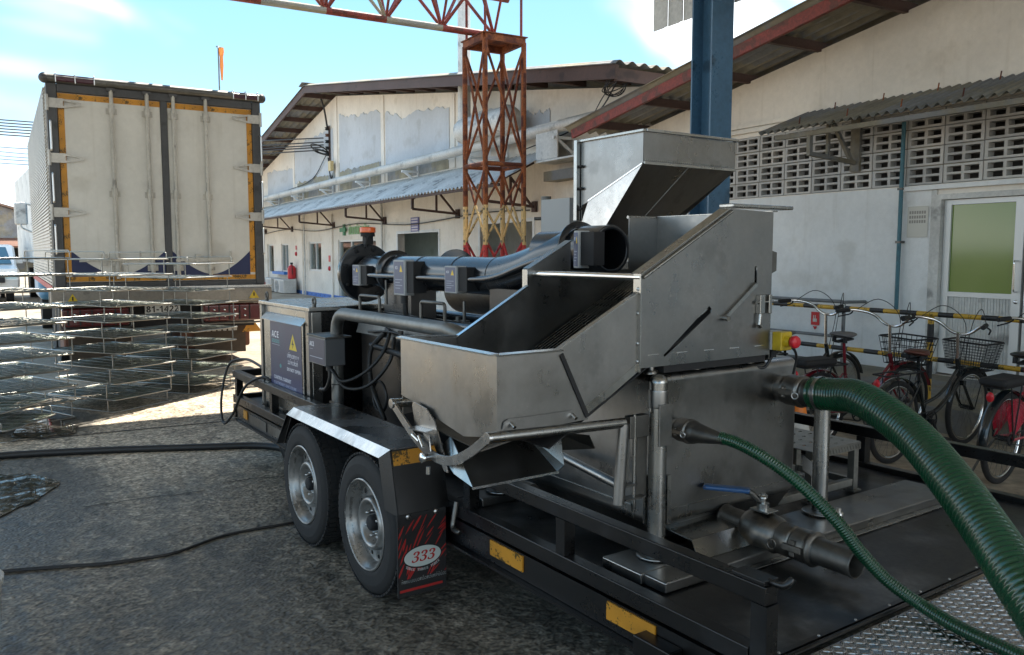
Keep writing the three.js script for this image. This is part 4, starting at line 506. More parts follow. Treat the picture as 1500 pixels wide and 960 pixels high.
  part('top_plate', [RB(XC - 0.05, XC + 0.014, 1.659, 1.673, -2.64, -2.298, 0.004, 1)], M.steelBright, ck);
  part('rolled_edge', [C([XC + th + 0.004, 1.418, -1.878], [XC + th + 0.004, 1.645, -2.302], 0.006, 8)], M.steelBright, ck);
  for (const y of [1.14, 1.20, 1.30, 1.38]) part('rivet', [lathe([[0.007, 0], [0.005, 0.003], [0.001, 0.004]], [XC - 0.008, y, -1.869], [0, 0, 1], 10)], M.bolt, ck);
  for (let k = 0; k < 5; k++) part('weld_run', [RB(XC + th, XC + th + 0.003, 1.158 - k * 0.0012, 1.162 - k * 0.0012, -1.905 - k * 0.135 - 0.05, -1.905 - k * 0.135, 0.001, 1)], M.chrome, ck);
  part('stop_arm', [bar([XC + 0.010, 1.385, -2.44], [XC + 0.010, 1.268, -2.275], 0.010, 0.014), C([XC + 0.004, 1.268, -2.275], [XC + 0.030, 1.266, -2.272], 0.010, 12)], M.steelBright, ck);
  part('latch', [RB(XC + th, XC + th + 0.022, 1.275, 1.345, -2.475, -2.448, 0.002, 1), RB(XC + th, XC + th + 0.022, 1.275, 1.345, -2.515, -2.497, 0.002, 1), C([XC + 0.018, 1.318, -2.436], [XC + 0.018, 1.318, -2.528], 0.006, 10), C([XC + 0.018, 1.335, -2.465], [XC + 0.018, 1.235, -2.452], 0.007, 10), C([XC + 0.018, 1.235, -2.452], [XC + 0.018, 1.228, -2.46], 0.010, 10)], M.steelBright, ck);
  const lcheek = [[-1.85, 1.10], [-2.535, 1.10], [-2.535, 1.645], [-2.372, 1.645], [-2.372, 1.43], [-2.058, 1.43], [-2.058, 1.545], [-1.85, 1.435]];
  const lk = part('cheek_plate', [plateX(lcheek, XQ, th)], M.steel, t);
  part('edge_flange', [slab([[XQ - 0.03, 1.437, -1.85], [XQ + 0.012, 1.437, -1.85], [XQ + 0.012, 1.547, -2.058], [XQ - 0.03, 1.547, -2.058]], 0.004), RB(XQ - 0.03, XQ + 0.004, 1.355, 1.435, -1.852, -1.845, 0.001, 1)], M.steelBright, lk);
  part('edge_flange', [C([XQ - 0.006, 1.648, -2.372], [XQ - 0.006, 1.648, -2.53], 0.007, 8)], M.steelBright, lk);
  part('back_plate', [plateZ([[XQ + th, 1.10], [XC, 1.10], [XC, 1.65], [XQ + th, 1.65]], -2.539, 0.004)], M.steel, t);
  part('back_plate_flange', [RB(XQ, XC, 1.650, 1.655, -2.565, -2.534, 0.001, 1)], M.steelBright, t);
  part('grip_handle', [slab([[XC - 0.06, 1.40, -2.541], [XC - 0.06, 1.52, -2.541], [XC - 0.06, 1.50, -2.625], [XC - 0.06, 1.43, -2.625]], 0.03)], M.steelDull, t);
  part('cross_bar', [C([XQ + 0.005, 1.418, -1.88], [XC, 1.418, -1.88], 0.0125, 18)], M.chrome, t);
  part('bolt', [lathe([[0.013, 0], [0.013, 0.012], [0.008, 0.014], [0.008, 0.022], [0.001, 0.023]], [XQ + 0.004, 1.418, -1.88], [1, 0, 0], 6)], M.bolt, t);
  for (const [x, z] of [[-2.0, -1.95], [-2.0, -2.165], [-2.0, -2.45]]) part('mount_bolt', [lathe([[0.024, 0], [0.024, 0.012], [0.014, 0.013], [0.014, 0.032], [0.018, 0.033], [0.018, 0.042], [0.001, 0.044]], [x, 1.09, z], [0, 1, 0], 16)], M.cast, t);
  part('base_gasket', [B(XQ + 0.01, XC - 0.004, 1.092, 1.117, -2.52, -1.99)], M.blackMatt, t);
  // sloping bar screen between the cheeks
  const sy = z => 1.388 + (z + 2.36) * (1.119 - 1.388) / (-1.857 + 2.36), slope = p => sy(p);
  const bars = part('bar_screen', [slab([[XQ + 0.006, sy(-2.52) - 0.03, -2.52], [XC - 0.002, sy(-2.52) - 0.03, -2.52], [XC - 0.002, sy(-1.5) - 0.03, -1.5], [XQ + 0.006, sy(-1.5) - 0.03, -1.5]], 0.004)], M.blackMatt, t, { label: 'sloping screen of parallel stainless bars' });
  for (let k = 0; k < 30; k++) { const x = XQ + 0.02 + k * 0.0197; part('screen_bar', [bar([x, sy(-2.5), -2.5], [x, sy(-1.56), -1.56], 0.0065, 0.012)], M.steelBright, bars); }
  // chute sides running down to the hopper
  const Xr = -1.985, Xl = -2.568;
  part('chute_side', [plateX([[-1.885, 1.375], [-1.53, 1.195], [-1.635, 0.985], [-1.885, 1.135]], Xr, 0.004)], M.steel, t);
  part('chute_edge', [slab([[Xr - 0.012, 1.377, -1.885], [Xr + 0.008, 1.377, -1.885], [Xr + 0.008, 1.197, -1.53], [Xr - 0.012, 1.197, -1.53]], 0.004), slab([[Xr + 0.0045, 1.155, -1.905], [Xr + 0.0045, 1.125, -1.905], [Xr + 0.0045, 0.965, -1.630], [Xr + 0.0045, 0.995, -1.630]], 0.003)], M.steelBright, t);
  part('chute_side', [plateX([[-1.845, 1.37], [-1.524, 1.19], [-1.60, 0.985], [-1.845, 1.10]], Xl, 0.004)], M.steel, t);
  part('chute_edge', [slab([[Xl - 0.012, 1.372, -1.845], [Xl + 0.008, 1.372, -1.845], [Xl + 0.008, 1.192, -1.524], [Xl - 0.012, 1.192, -1.524]], 0.005)], M.chrome, t);
  // discharge hopper hanging over the near side
  const zf = -1.30, hop = part('discharge_hopper', [plateZ([[-2.572, 1.20], [-1.962, 1.20], [-1.962, 0.975], [-2.06, 0.945], [-2.15, 0.93], [-2.24, 0.945], [-2.50, 0.99], [-2.572, 1.0]], zf - 0.004, 0.004)], M.steel, t, { label: 'open stainless discharge hopper at the foot of the screen' });
  part('side_plate', [plateX([[zf - 0.004, 1.20], [-1.53, 1.20], [-1.575, 1.12], [-1.645, 0.985], [-1.645, 0.975], [zf - 0.004, 0.965]], -1.966, 0.004)], M.steel, hop);
  part('side_plate', [plateX([[zf - 0.004, 1.20], [-1.53, 1.19], [-1.645, 0.975], [zf - 0.004, 0.93]], -2.572, 0.004)], M.steel, hop);
  part('floor', [slab([[-2.568, 0.99, -1.64], [-1.966, 0.99, -1.64], [-2.06, 0.90, zf - 0.006], [-2.40, 0.92, zf - 0.006]], 0.004)], M.steelDull, hop);
  part('front_lip', [slab([[-2.578, 1.203, zf + 0.016], [-1.972, 1.203, zf + 0.016], [-1.955, 1.206, zf - 0.006], [-2.578, 1.206, zf - 0.006]], 0.005)], M.chrome, hop);
  part('side_lip', [slab([[-1.948, 1.203, zf + 0.0], [-1.948, 1.203, -1.535], [-1.970, 1.206, -1.525], [-1.970, 1.206, zf - 0.012]], 0.005), slab([[-2.562, 1.206, zf], [-2.562, 1.196, -1.53], [-2.582, 1.196, -1.53], [-2.582, 1.206, zf]], 0.005)], M.steelBright, hop);
  part('side_edge', [bar([-1.960, 1.19, -1.535], [-1.960, 0.985, -1.64], 0.006, 0.014)], M.blackMatt, hop);
  part('hanger_plate', [plateX([[-1.315, 0.985], [-1.32, 1.005], [-1.335, 1.013], [-1.575, 1.012], [-1.60, 0.995], [-1.59, 0.98]], -1.958, 0.004)], M.steel, hop);
  for (const z of [-1.345, -1.575]) part('hanger_bolt', [C([-1.954, 1.000, z], [-1.935, 0.990, z], 0.006, 8)], M.chrome, hop);
  // scoop under the hopper
  const sc = part('discharge_scoop', [slab([[-2.27, 0.905, -1.325], [-2.27, 0.905, -1.59], [-2.10, 0.778, -1.63], [-2.10, 0.778, -1.303]], 0.004)], M.steel, t, { label: 'tilted scoop plate under the hopper' });
  part('scoop_wing', [slab([[-2.27, 0.905, -1.59], [-2.10, 0.778, -1.63], [-2.085, 0.80, -1.648], [-2.12, 0.90, -1.66]], 0.004)], M.steelBright, sc);
  part('scoop_wing', [slab([[-2.27, 0.905, -1.325], [-2.10, 0.778, -1.303], [-2.20, 0.80, -1.295], [-2.30, 0.86, -1.295]], 0.004)], M.steelBright, sc);
  part('scoop_lip', [bar([-2.098, 0.777, -1.300], [-2.098, 0.777, -1.634], 0.008, 0.008)], M.chrome, sc);
  part('scoop_back', [slab([[-2.13, 0.90, -1.66], [-2.02, 0.905, -1.70], [-2.05, 0.85, -1.75], [-2.16, 0.83, -1.70]], 0.004)], M.steelDull, sc);
  // swing frame carrying the hopper: two tubes along the width, an arched flat bar at the front
  const fr = part('swing_frame', [C([-1.955, 0.965, -1.272], [-1.955, 0.948, -1.79], 0.0165, 20)], M.steelBright, t, { label: 'tubular swing frame under the hopper' });
  part('frame_tube', [C([-2.575, 0.972, -1.272], [-2.575, 0.955, -1.95], 0.0165, 20)], M.steelBright, fr);
  { const pts = [], out = [], n = 22; for (let i = 0; i <= n; i++) { const s = i / n, x = -2.575 + 0.62 * s, y = 0.972 - 0.128 * Math.sin(Math.PI * Math.pow(s, 1.06)) - 0.004 * s; pts.push([x, y]); } for (let i = 0; i <= n; i++) { const a = pts[Math.max(0, i - 1)], b = pts[Math.min(n, i + 1)], d = Math.hypot(b[0] - a[0], b[1] - a[1]), nx = -(b[1] - a[1]) / d, ny = (b[0] - a[0]) / d, w = 0.0155; out.push([pts[i][0] + nx * w, pts[i][1] + ny * w]); } for (let i = n; i >= 0; i--) { const a = pts[Math.max(0, i - 1)], b = pts[Math.min(n, i + 1)], d = Math.hypot(b[0] - a[0], b[1] - a[1]), nx = -(b[1] - a[1]) / d, ny = (b[0] - a[0]) / d, w = 0.0155; out.push([pts[i][0] - nx * w, pts[i][1] - ny * w]); }
    part('arched_bar', [plateZ(out, -1.272, 0.008, [], 0.001), ...[[-2.575, 0.972], [-1.955, 0.965]].map(([x, y]) => lathe([[0.0175, 0], [0.0175, 0.012], [0.0165, 0.0125], [0.001, 0.0125]], [x, y, -1.272], [0, 0, 1], 20))], M.galv, fr); }
  part('hinge_bracket', [plateZ([[-2.46, 0.98], [-2.455, 0.995], [-2.36, 0.985], [-2.31, 0.955], [-2.25, 0.86], [-2.225, 0.80], [-2.245, 0.80], [-2.30, 0.86], [-2.33, 0.895], [-2.44, 0.91]], -1.288, 0.004), slab([[-2.43, 0.915, -1.283], [-2.31, 0.922, -1.283], [-2.31, 0.918, -1.252], [-2.43, 0.911, -1.252]], 0.004), plateZ([[-2.335, 0.912], [-2.30, 0.912], [-2.29, 0.86], [-2.335, 0.85]], -1.262, 0.004)], M.galv, fr);
  part('hinge_pin', [C([-2.315, 0.835, -1.30], [-2.315, 0.835, -1.245], 0.012, 14), lathe([[0.017, 0], [0.017, 0.01], [0.001, 0.012]], [-2.315, 0.835, -1.248], [0, 0, 1], 6), C([-2.40, 0.895, -1.252], [-2.34, 0.885, -1.245], 0.006, 8), C([-2.35, 0.90, -1.25], [-2.31, 0.872, -1.244], 0.006, 8), C([-2.325, 0.80, -1.27], [-2.325, 0.775, -1.27], 0.008, 8)], M.chrome, fr);
  part('frame_post', [C([-1.955, 0.945, -1.79], [-1.955, 0.68, -1.772], 0.0195, 20), C([-2.50, 0.735, -1.90], [-1.97, 0.735, -1.79], 0.0155, 16)], M.steel, fr);
  part('frame_bracket', [RB(-1.98, -1.95, 0.89, 0.965, -1.90, -1.815, 0.003, 1), B(-1.968, -1.964, 0.68, 0.95, -1.905, -1.86), B(-1.975, -1.94, 0.688, 0.694, -1.88, -1.79), B(-1.975, -1.94, 0.735, 0.741, -1.84, -1.79)], M.steelDull, fr);
  part('locking_pin', [C([-1.955, 0.97, -1.838], [-1.955, 0.685, -1.838], 0.006, 10), lathe([[0.0085, 0], [0.0085, -0.03], [0.001, -0.06]], [-1.955, 0.685, -1.838], [0, 1, 0], 10)], M.steelBright, fr);
  part('stay_bar', [slab([[-1.962, 0.93, -1.815], [-1.962, 0.93, -1.826], [-1.962, 0.73, -1.822], [-1.962, 0.74, -1.811]], 0.004)], M.steel, fr);
}
{ // step stool bolted by the skid
  const t = thing('step_stool', 'small grey metal step with perforated tread beside the green hose', 'step', [-2.2, DK, -3.2]); const g = mat(lin(0.42, 0.42, 0.40), { metalness: 0.9, roughness: 0.5, map: tGrime });
  const holes = []; for (let i = 0; i < 5; i++) for (let j = 0; j < 4; j++) { const cx = -2.36 + i * 0.055 + (j % 2) * 0.02, cz = -3.28 + j * 0.075; holes.push([...Array(8)].map((_, k) => [cx + 0.009 * Math.cos(k / 8 * 6.28), cz + 0.013 * Math.sin(k / 8 * 6.28)])); }
  part('tread', [plateY([[-2.42, -3.33], [-2.08, -3.33], [-2.08, -2.98], [-2.42, -2.98]], 0.655, 0.004, holes)], g, t); part('tread_edge', [B(-2.082, -2.078, 0.625, 0.654, -3.33, -2.98), ...[...Array(16)].map((_, k) => bar([-2.076, 0.630, -3.32 + k * 0.021], [-2.076, 0.650, -3.31 + k * 0.021], 0.003, 0.004)), B(-2.42, -2.08, 0.625, 0.654, -3.334, -3.331)], g, t);
  for (const [x, z] of [[-2.10, -3.31], [-2.40, -3.31], [-2.10, -3.0], [-2.40, -3.0]]) { const l = part('leg', [B(x - 0.016, x + 0.016, DK + 0.012, 0.652, z - 0.016, z + 0.016)], g, t); part('foot', [B(x - 0.025, x + 0.03, DK + 0.003, DK + 0.011, z - 0.025, z + 0.03)], g, l); }
  part('stretcher', [RB(-2.115, -2.085, DK + 0.03, DK + 0.062, -3.29, -2.72, 0.003, 1), RB(-2.415, -2.385, DK + 0.03, DK + 0.062, -3.29, -3.02, 0.003, 1), B(-2.38, -2.12, DK + 0.03, DK + 0.06, -3.32, -3.3)], g, t);
  part('side_plate', [slab([[-2.04, 0.67, -2.86], [-1.98, 0.60, -2.93], [-1.98, 0.545, -2.93], [-2.04, 0.61, -2.86]], 0.006)], M.steel, t);
}

// ================================================================ hoses, couplings, valve, emergency stop
function ribbed(pts, r, pitch, depth, seg = 20) {
  const c = new THREE.CatmullRomCurve3(pts.map(p => V(...p)), false, 'centripetal'), L = c.getLength(), n = Math.round(L / pitch * 6), fr = c.computeFrenetFrames(n, false), pos = [], idx = [];
  for (let i = 0; i <= n; i++) { const P = c.getPointAt(i / n), s = i / n * L / pitch, k = Math.pow(0.5 + 0.5 * Math.cos(s * 2 * Math.PI), 0.8); const rr = r - depth * (1 - k); for (let j = 0; j < seg; j++) { const a = j / seg * 6.28319, q = P.clone().addScaledVector(fr.normals[i], rr * Math.cos(a)).addScaledVector(fr.binormals[i], rr * Math.sin(a)); pos.push(q.x, q.y, q.z); } }
  for (let i = 0; i < n; i++) for (let j = 0; j < seg; j++) { const a = i * seg + j, b = i * seg + (j + 1) % seg; idx.push(a, b, a + seg, b, b + seg, a + seg); }
  const g = new THREE.BufferGeometry(); g.setAttribute('position', new THREE.Float32BufferAttribute(pos, 3)); g.setIndex(idx); g.computeVertexNormals(); return g;
}
function camlock(parent, p, r, L, tip) { // cam-and-groove coupling along +x from p
  const X = [1, 0, 0]; part('adapter', [lathe([[r * 0.9, 0], [r * 0.9, L * 0.1], [r * 1.02, L * 0.12], [r * 1.02, L * 0.2], [r * 0.92, L * 0.23]], p, X, 32)], M.cast, parent);
  const b = part('coupler_body', [lathe([[r * 1.0, L * 0.22], [r * 1.12, L * 0.24], [r * 1.12, L * 0.5], [r * 1.18, L * 0.52], [r * 1.18, L * 0.58], [r * 1.0, L * 0.61]], p, X, 32)], M.cast, parent);
  part('shank', [lathe(tip.map(([a, q]) => [a * r, q * L]), p, X, 32)], M.steelDull, parent);
  for (const s of [1, -1]) { part('cam_arm', [RB(p[0] + L * 0.22, p[0] + L * 0.56, p[1] - r * 0.22, p[1] + r * 0.22, p[2] + s * r * 1.14 - 0.004, p[2] + s * r * 1.14 + 0.006, 0.003, 1), C([p[0] + L * 0.30, p[1] - r * 0.34, p[2] + s * r * 1.08], [p[0] + L * 0.30, p[1] + r * 0.34, p[2] + s * r * 1.08], r * 0.14, 10), B(p[0] + L * 0.26, p[0] + L * 0.36, p[1] - r * 0.42, p[1] - r * 0.26, p[2] + s * r - 0.006, p[2] + s * r * 1.1), B(p[0] + L * 0.26, p[0] + L * 0.36, p[1] + r * 0.26, p[1] + r * 0.42, p[2] + s * r - 0.006, p[2] + s * r * 1.1)], M.cast, b); part('pull_ring', [new THREE.TorusGeometry(r * 0.22, 0.0025, 6, 18).rotateY(0.4).translate(p[0] + L * 0.62, p[1] - r * 0.15, p[2] + s * r * 1.22)], M.bolt, b); }
}
{ const t = thing('suction_hose', 'thick green ribbed hose arching from the tank to the lower right', 'hose', [-2.0, 0.975, -2.645]); camlock(t, [-2.0, 0.975, -2.645], 0.052, 0.185, [[0.95, 0.6], [1.04, 0.64], [1.04, 0.68], [0.96, 0.70], [0.96, 1.15], [0.8, 1.15]]);
  part('hose', [ribbed([[-1.845, 0.978, -2.645], [-1.76, 0.985, -2.635], [-1.637, 0.999, -2.586], [-1.366, 0.946, -2.44], [-1.12, 0.861, -2.253], [-0.957, 0.785, -2.123], [-0.838, 0.727, -2.021], [-0.62, 0.60, -1.88], [-0.35, 0.50, -1.78]], 0.061, 0.0175, 0.0055, 28)], M.greenHose, t, { label: 'glossy dark green spiral hose' }); part('hose_clamp', [lathe([[0.0625, -0.008], [0.0635, -0.007], [0.0635, 0.007], [0.0625, 0.008]], [-1.815, 0.981, -2.643], [1, 0.06, 0.03], 28)], M.steelBright, t); }
{ const t = thing('drain_hose', 'slim green ribbed hose falling from the tank to the ramp', 'hose', [-2.0, 0.886, -2.075]); camlock(t, [-2.0, 0.889, -2.072], 0.037, 0.13, [[0.98, 0.60], [1.08, 0.64], [1.08, 0.72], [0.96, 0.78], [0.92, 0.86], [0.52, 1.55], [0.50, 1.72], [0.4, 1.72]]);
  part('hose', [ribbed([[-1.79, 0.893, -2.072], [-1.735, 0.888, -2.076], [-1.66, 0.868, -2.085], [-1.545, 0.80, -2.13], [-1.44, 0.69, -2.19], [-1.39, 0.595, -2.245], [-1.33, 0.51, -2.30], [-1.25, 0.462, -2.33], [-1.115, 0.449, -2.295], [-0.946, 0.449, -2.262], [-0.7, 0.449, -2.2]], 0.0205, 0.0085, 0.0022, 18)], M.greenHose, t, { label: 'glossy dark green spiral hose' }); }
{ const t = thing('ball_valve', 'stainless ball valve with blue lever and open pipe end at the tank foot', 'valve', [-2.0, 0.5, -2.345]); const p = [-2.0, 0.517, -2.345], X = [1, -0.018, 0];
  part('nipple', [lathe([[0.001, 0], [0.050, 0], [0.050, 0.008], [0.046, 0.012], [0.046, 0.10], [0.050, 0.105]], p, X, 36)], M.cast, t);
  part('valve_body', [lathe([[0.050, 0.105], [0.062, 0.112], [0.070, 0.135], [0.072, 0.16], [0.074, 0.165], [0.074, 0.185], [0.071, 0.19], [0.066, 0.23], [0.056, 0.25], [0.050, 0.255]], p, X, 40)], M.cast, t);
  part('hex_end', [lathe([[0.050, 0.255], [0.060, 0.258], [0.060, 0.305], [0.054, 0.312], [0.048, 0.313]], p, X, 8)], M.cast, t);
  part('coupler_body', [lathe([[0.048, 0.313], [0.056, 0.318], [0.057, 0.37], [0.052, 0.376], [0.060, 0.382], [0.060, 0.39], [0.050, 0.396]], p, X, 36)], M.cast, t);
  for (const s of [1, -1]) part('cam_arm', [RB(-1.70, -1.625, 0.500, 0.522, p[2] + s * 0.056 - 0.005, p[2] + s * 0.056 + 0.009, 0.003, 1), B(-1.672, -1.652, 0.484, 0.498, p[2] + s * 0.05 - 0.006, p[2] + s * 0.05 + 0.01), B(-1.672, -1.652, 0.524, 0.538, p[2] + s * 0.05 - 0.006, p[2] + s * 0.05 + 0.01), new THREE.TorusGeometry(0.017, 0.002, 6, 20).translate(-1.735, 0.508, p[2] + s * 0.071)], M.cast, t);
  part('pipe_end', [lathe([[0.050, 0.39], [0.050, 0.40], [0.0455, 0.402], [0.0455, 0.53], [0.047, 0.533], [0.047, 0.540], [0.0425, 0.540], [0.0425, 0.40]], p, X, 40)], M.steelDull, t);
  part('bonnet', [C([-1.83, 0.575, -2.345], [-1.83, 0.615, -2.345], 0.022, 16), RB(-1.865, -1.785, 0.588, 0.594, -2.375, -2.315, 0.002, 1), C([-1.83, 0.60, -2.345], [-1.83, 0.65, -2.345], 0.010, 12), lathe([[0.016, 0], [0.016, 0.012], [0.001, 0.013]], [-1.83, 0.632, -2.345], [0, 1, 0], 6)], M.steelBright, t);
  part('lever_neck', [bent([[-1.832, 0.622, -2.345], [-1.842, 0.622, -2.335], [-1.856, 0.652, -2.312], [-1.872, 0.657, -2.295]], 0.011, 0.015, 8)], M.steelDull, t);
  { const g = RB(-0.165, 0, -0.0085, 0.0085, -0.020, 0.020, 0.008, 3); g.rotateY(0.62); g.translate(-1.858, 0.658, -2.310); part('lever_grip', [g], M.blue, t, { label: 'blue plastic lever grip' }); }
}
{ const t = thing('emergency_stop', 'yellow and grey emergency stop box with red button on the tank edge', 'switch', [-1.93, 1.09, -2.56]); part('grey_base', [RB(-1.965, -1.915, 1.135, 1.205, -2.60, -2.535, 0.004, 2)], M.greyPlastic, t); part('yellow_cover', [RB(-1.9145, -1.872, 1.135, 1.205, -2.60, -2.535, 0.005, 2)], M.yellow, t); part('collar', [C([-1.872, 1.17, -2.568], [-1.853, 1.17, -2.568], 0.021, 20, 0.019)], M.yellow, t); part('button', [lathe([[0.014, 0], [0.014, 0.004], [0.023, 0.008], [0.024, 0.02], [0.020, 0.027], [0.001, 0.029]], [-1.853, 1.17, -2.568], [1, 0, 0], 24)], M.red, t, { label: 'red mushroom push button' }); part('gland', [C([-1.935, 1.135, -2.568], [-1.935, 1.105, -2.568], 0.014, 12)], M.blackMatt, t); part('cable', [spline([[-1.935, 1.11, -2.568], [-1.95, 1.065, -2.54], [-1.97, 1.075, -2.50], [-1.985, 1.11, -2.49], [-1.98, 1.128, -2.45]], 0.006, 30, 8), spline([[-1.93, 1.12, -2.575], [-1.90, 1.14, -2.63], [-1.91, 1.10, -2.68], [-1.93, 1.03, -2.69]], 0.005, 30, 8)], M.cable, t); part('foot', [B(-1.99, -1.95, 1.091, 1.134, -2.58, -2.55)], M.steelDull, t);  t.position.x -= 0.045; }
// ================================================================ the rest of the load on the trailer
{ // feed hopper and screw press
  const t = thing('feed_hopper', 'tall stainless feed hopper with slanting chute rising above the sieve box', 'hopper', [-3.2, DK, -2.98]);
  const xa = -2.8, xb = -3.245, za = -2.665, zb = -3.292, yt = 2.05, ym = 1.908;
  part('rear_face', [plateX([[za, ym], [zb, ym], [zb, yt], [za, yt]], xa - 0.004, 0.004)], M.steel, t);
  part('side_face', [slab([[xa, yt, za], [xb, yt, za], [xb, 1.735, za], [-3.184, 1.755, za], [xa, ym, za]], 0.004)], M.steel, t);
  part('side_face', [slab([[xa, yt, zb], [xb, yt, zb], [xb, 1.63, zb], [-3.19, 1.66, zb], [xa, ym, zb]], 0.004)], M.steel, t);
  part('front_face', [B(xb, xb + 0.004, 1.6, yt, zb, za)], M.steel, t);
  part('top_rim', [RB(xb - 0.01, xa + 0.012, yt, yt + 0.014, za - 0.004, za + 0.016, 0.003, 1), RB(xb - 0.01, xa + 0.012, yt, yt + 0.014, zb - 0.016, zb + 0.004, 0.003, 1), RB(xa - 0.004, xa + 0.016, yt + 0.001, yt + 0.015, zb, za - 0.006, 0.003, 1)], M.steelBright, t);
  part('weld_strip', [RB(xa, xa + 0.008, ym - 0.004, ym + 0.010, zb, za, 0.002, 1), ...[...Array(46)].map((_, k) => B(xa + 0.0005, xa + 0.0045, ym + 0.014, ym + 0.020, za - 0.013 * (k + 1), za - 0.013 * (k + 1) + 0.007))], M.steelBright, t);
  const zm = -2.96, ze = -2.86, zq = -2.775; part('chute_floor', [slab([[xa, ym, za], [xa, ym, zm], [-3.24, 1.42, zq], [-3.24, 1.42, za]], 0.004), slab([[xa, ym, zm], [xa, ym, zb], [-3.24, 1.42, ze], [-3.24, 1.42, zq]], 0.004)], M.steel, t);
  part('floor_seam', [bar([xa + 0.003, ym - 0.002, zm], [-3.237, 1.418, zq], 0.005, 0.005)], M.steelDull, t);
  part('chute_wing', [slab([[xa + 0.002, ym, za + 0.004], [-3.184, 1.755, za + 0.004], [-3.30, 1.52, za + 0.004], [-3.36, 1.40, za + 0.004], [-3.24, 1.42, za + 0.004]], 0.004)], M.galv, t); part('weld_bead', [bar([xa, ym, za + 0.006], [-3.184, 1.757, za + 0.006], 0.006, 0.006)], M.chrome, t);
  part('flange_plate', [RB(xb - 0.03, xb - 0.006, 1.66, yt + 0.012, zb, za + 0.028, 0.002, 1)], M.steelBright, t); for (const y of [1.72, 1.82, 1.93]) part('flange_bolt', [C([xb - 0.04, y, za + 0.012], [xb + 0.02, y, za + 0.012], 0.007, 8)], M.blackMatt, t);
  part('press_body', [C([-3.35, 1.25, -2.98], [-4.9, 1.25, -2.98], 0.17, 28), B(-3.6, -3.25, DK, 1.45, -3.2, -2.78)], M.steelDull, t);
  part('motor_box', [B(-3.82, -3.56, 1.42, 1.80, -3.12, -2.84)], M.greyPlastic, t); part('vent_stub', [C([-3.92, 1.45, -2.95], [-3.92, 1.83, -2.95], 0.03, 12), C([-3.92, 1.70, -2.95], [-3.97, 1.70, -2.9], 0.01, 8)], M.steelDull, t);
}
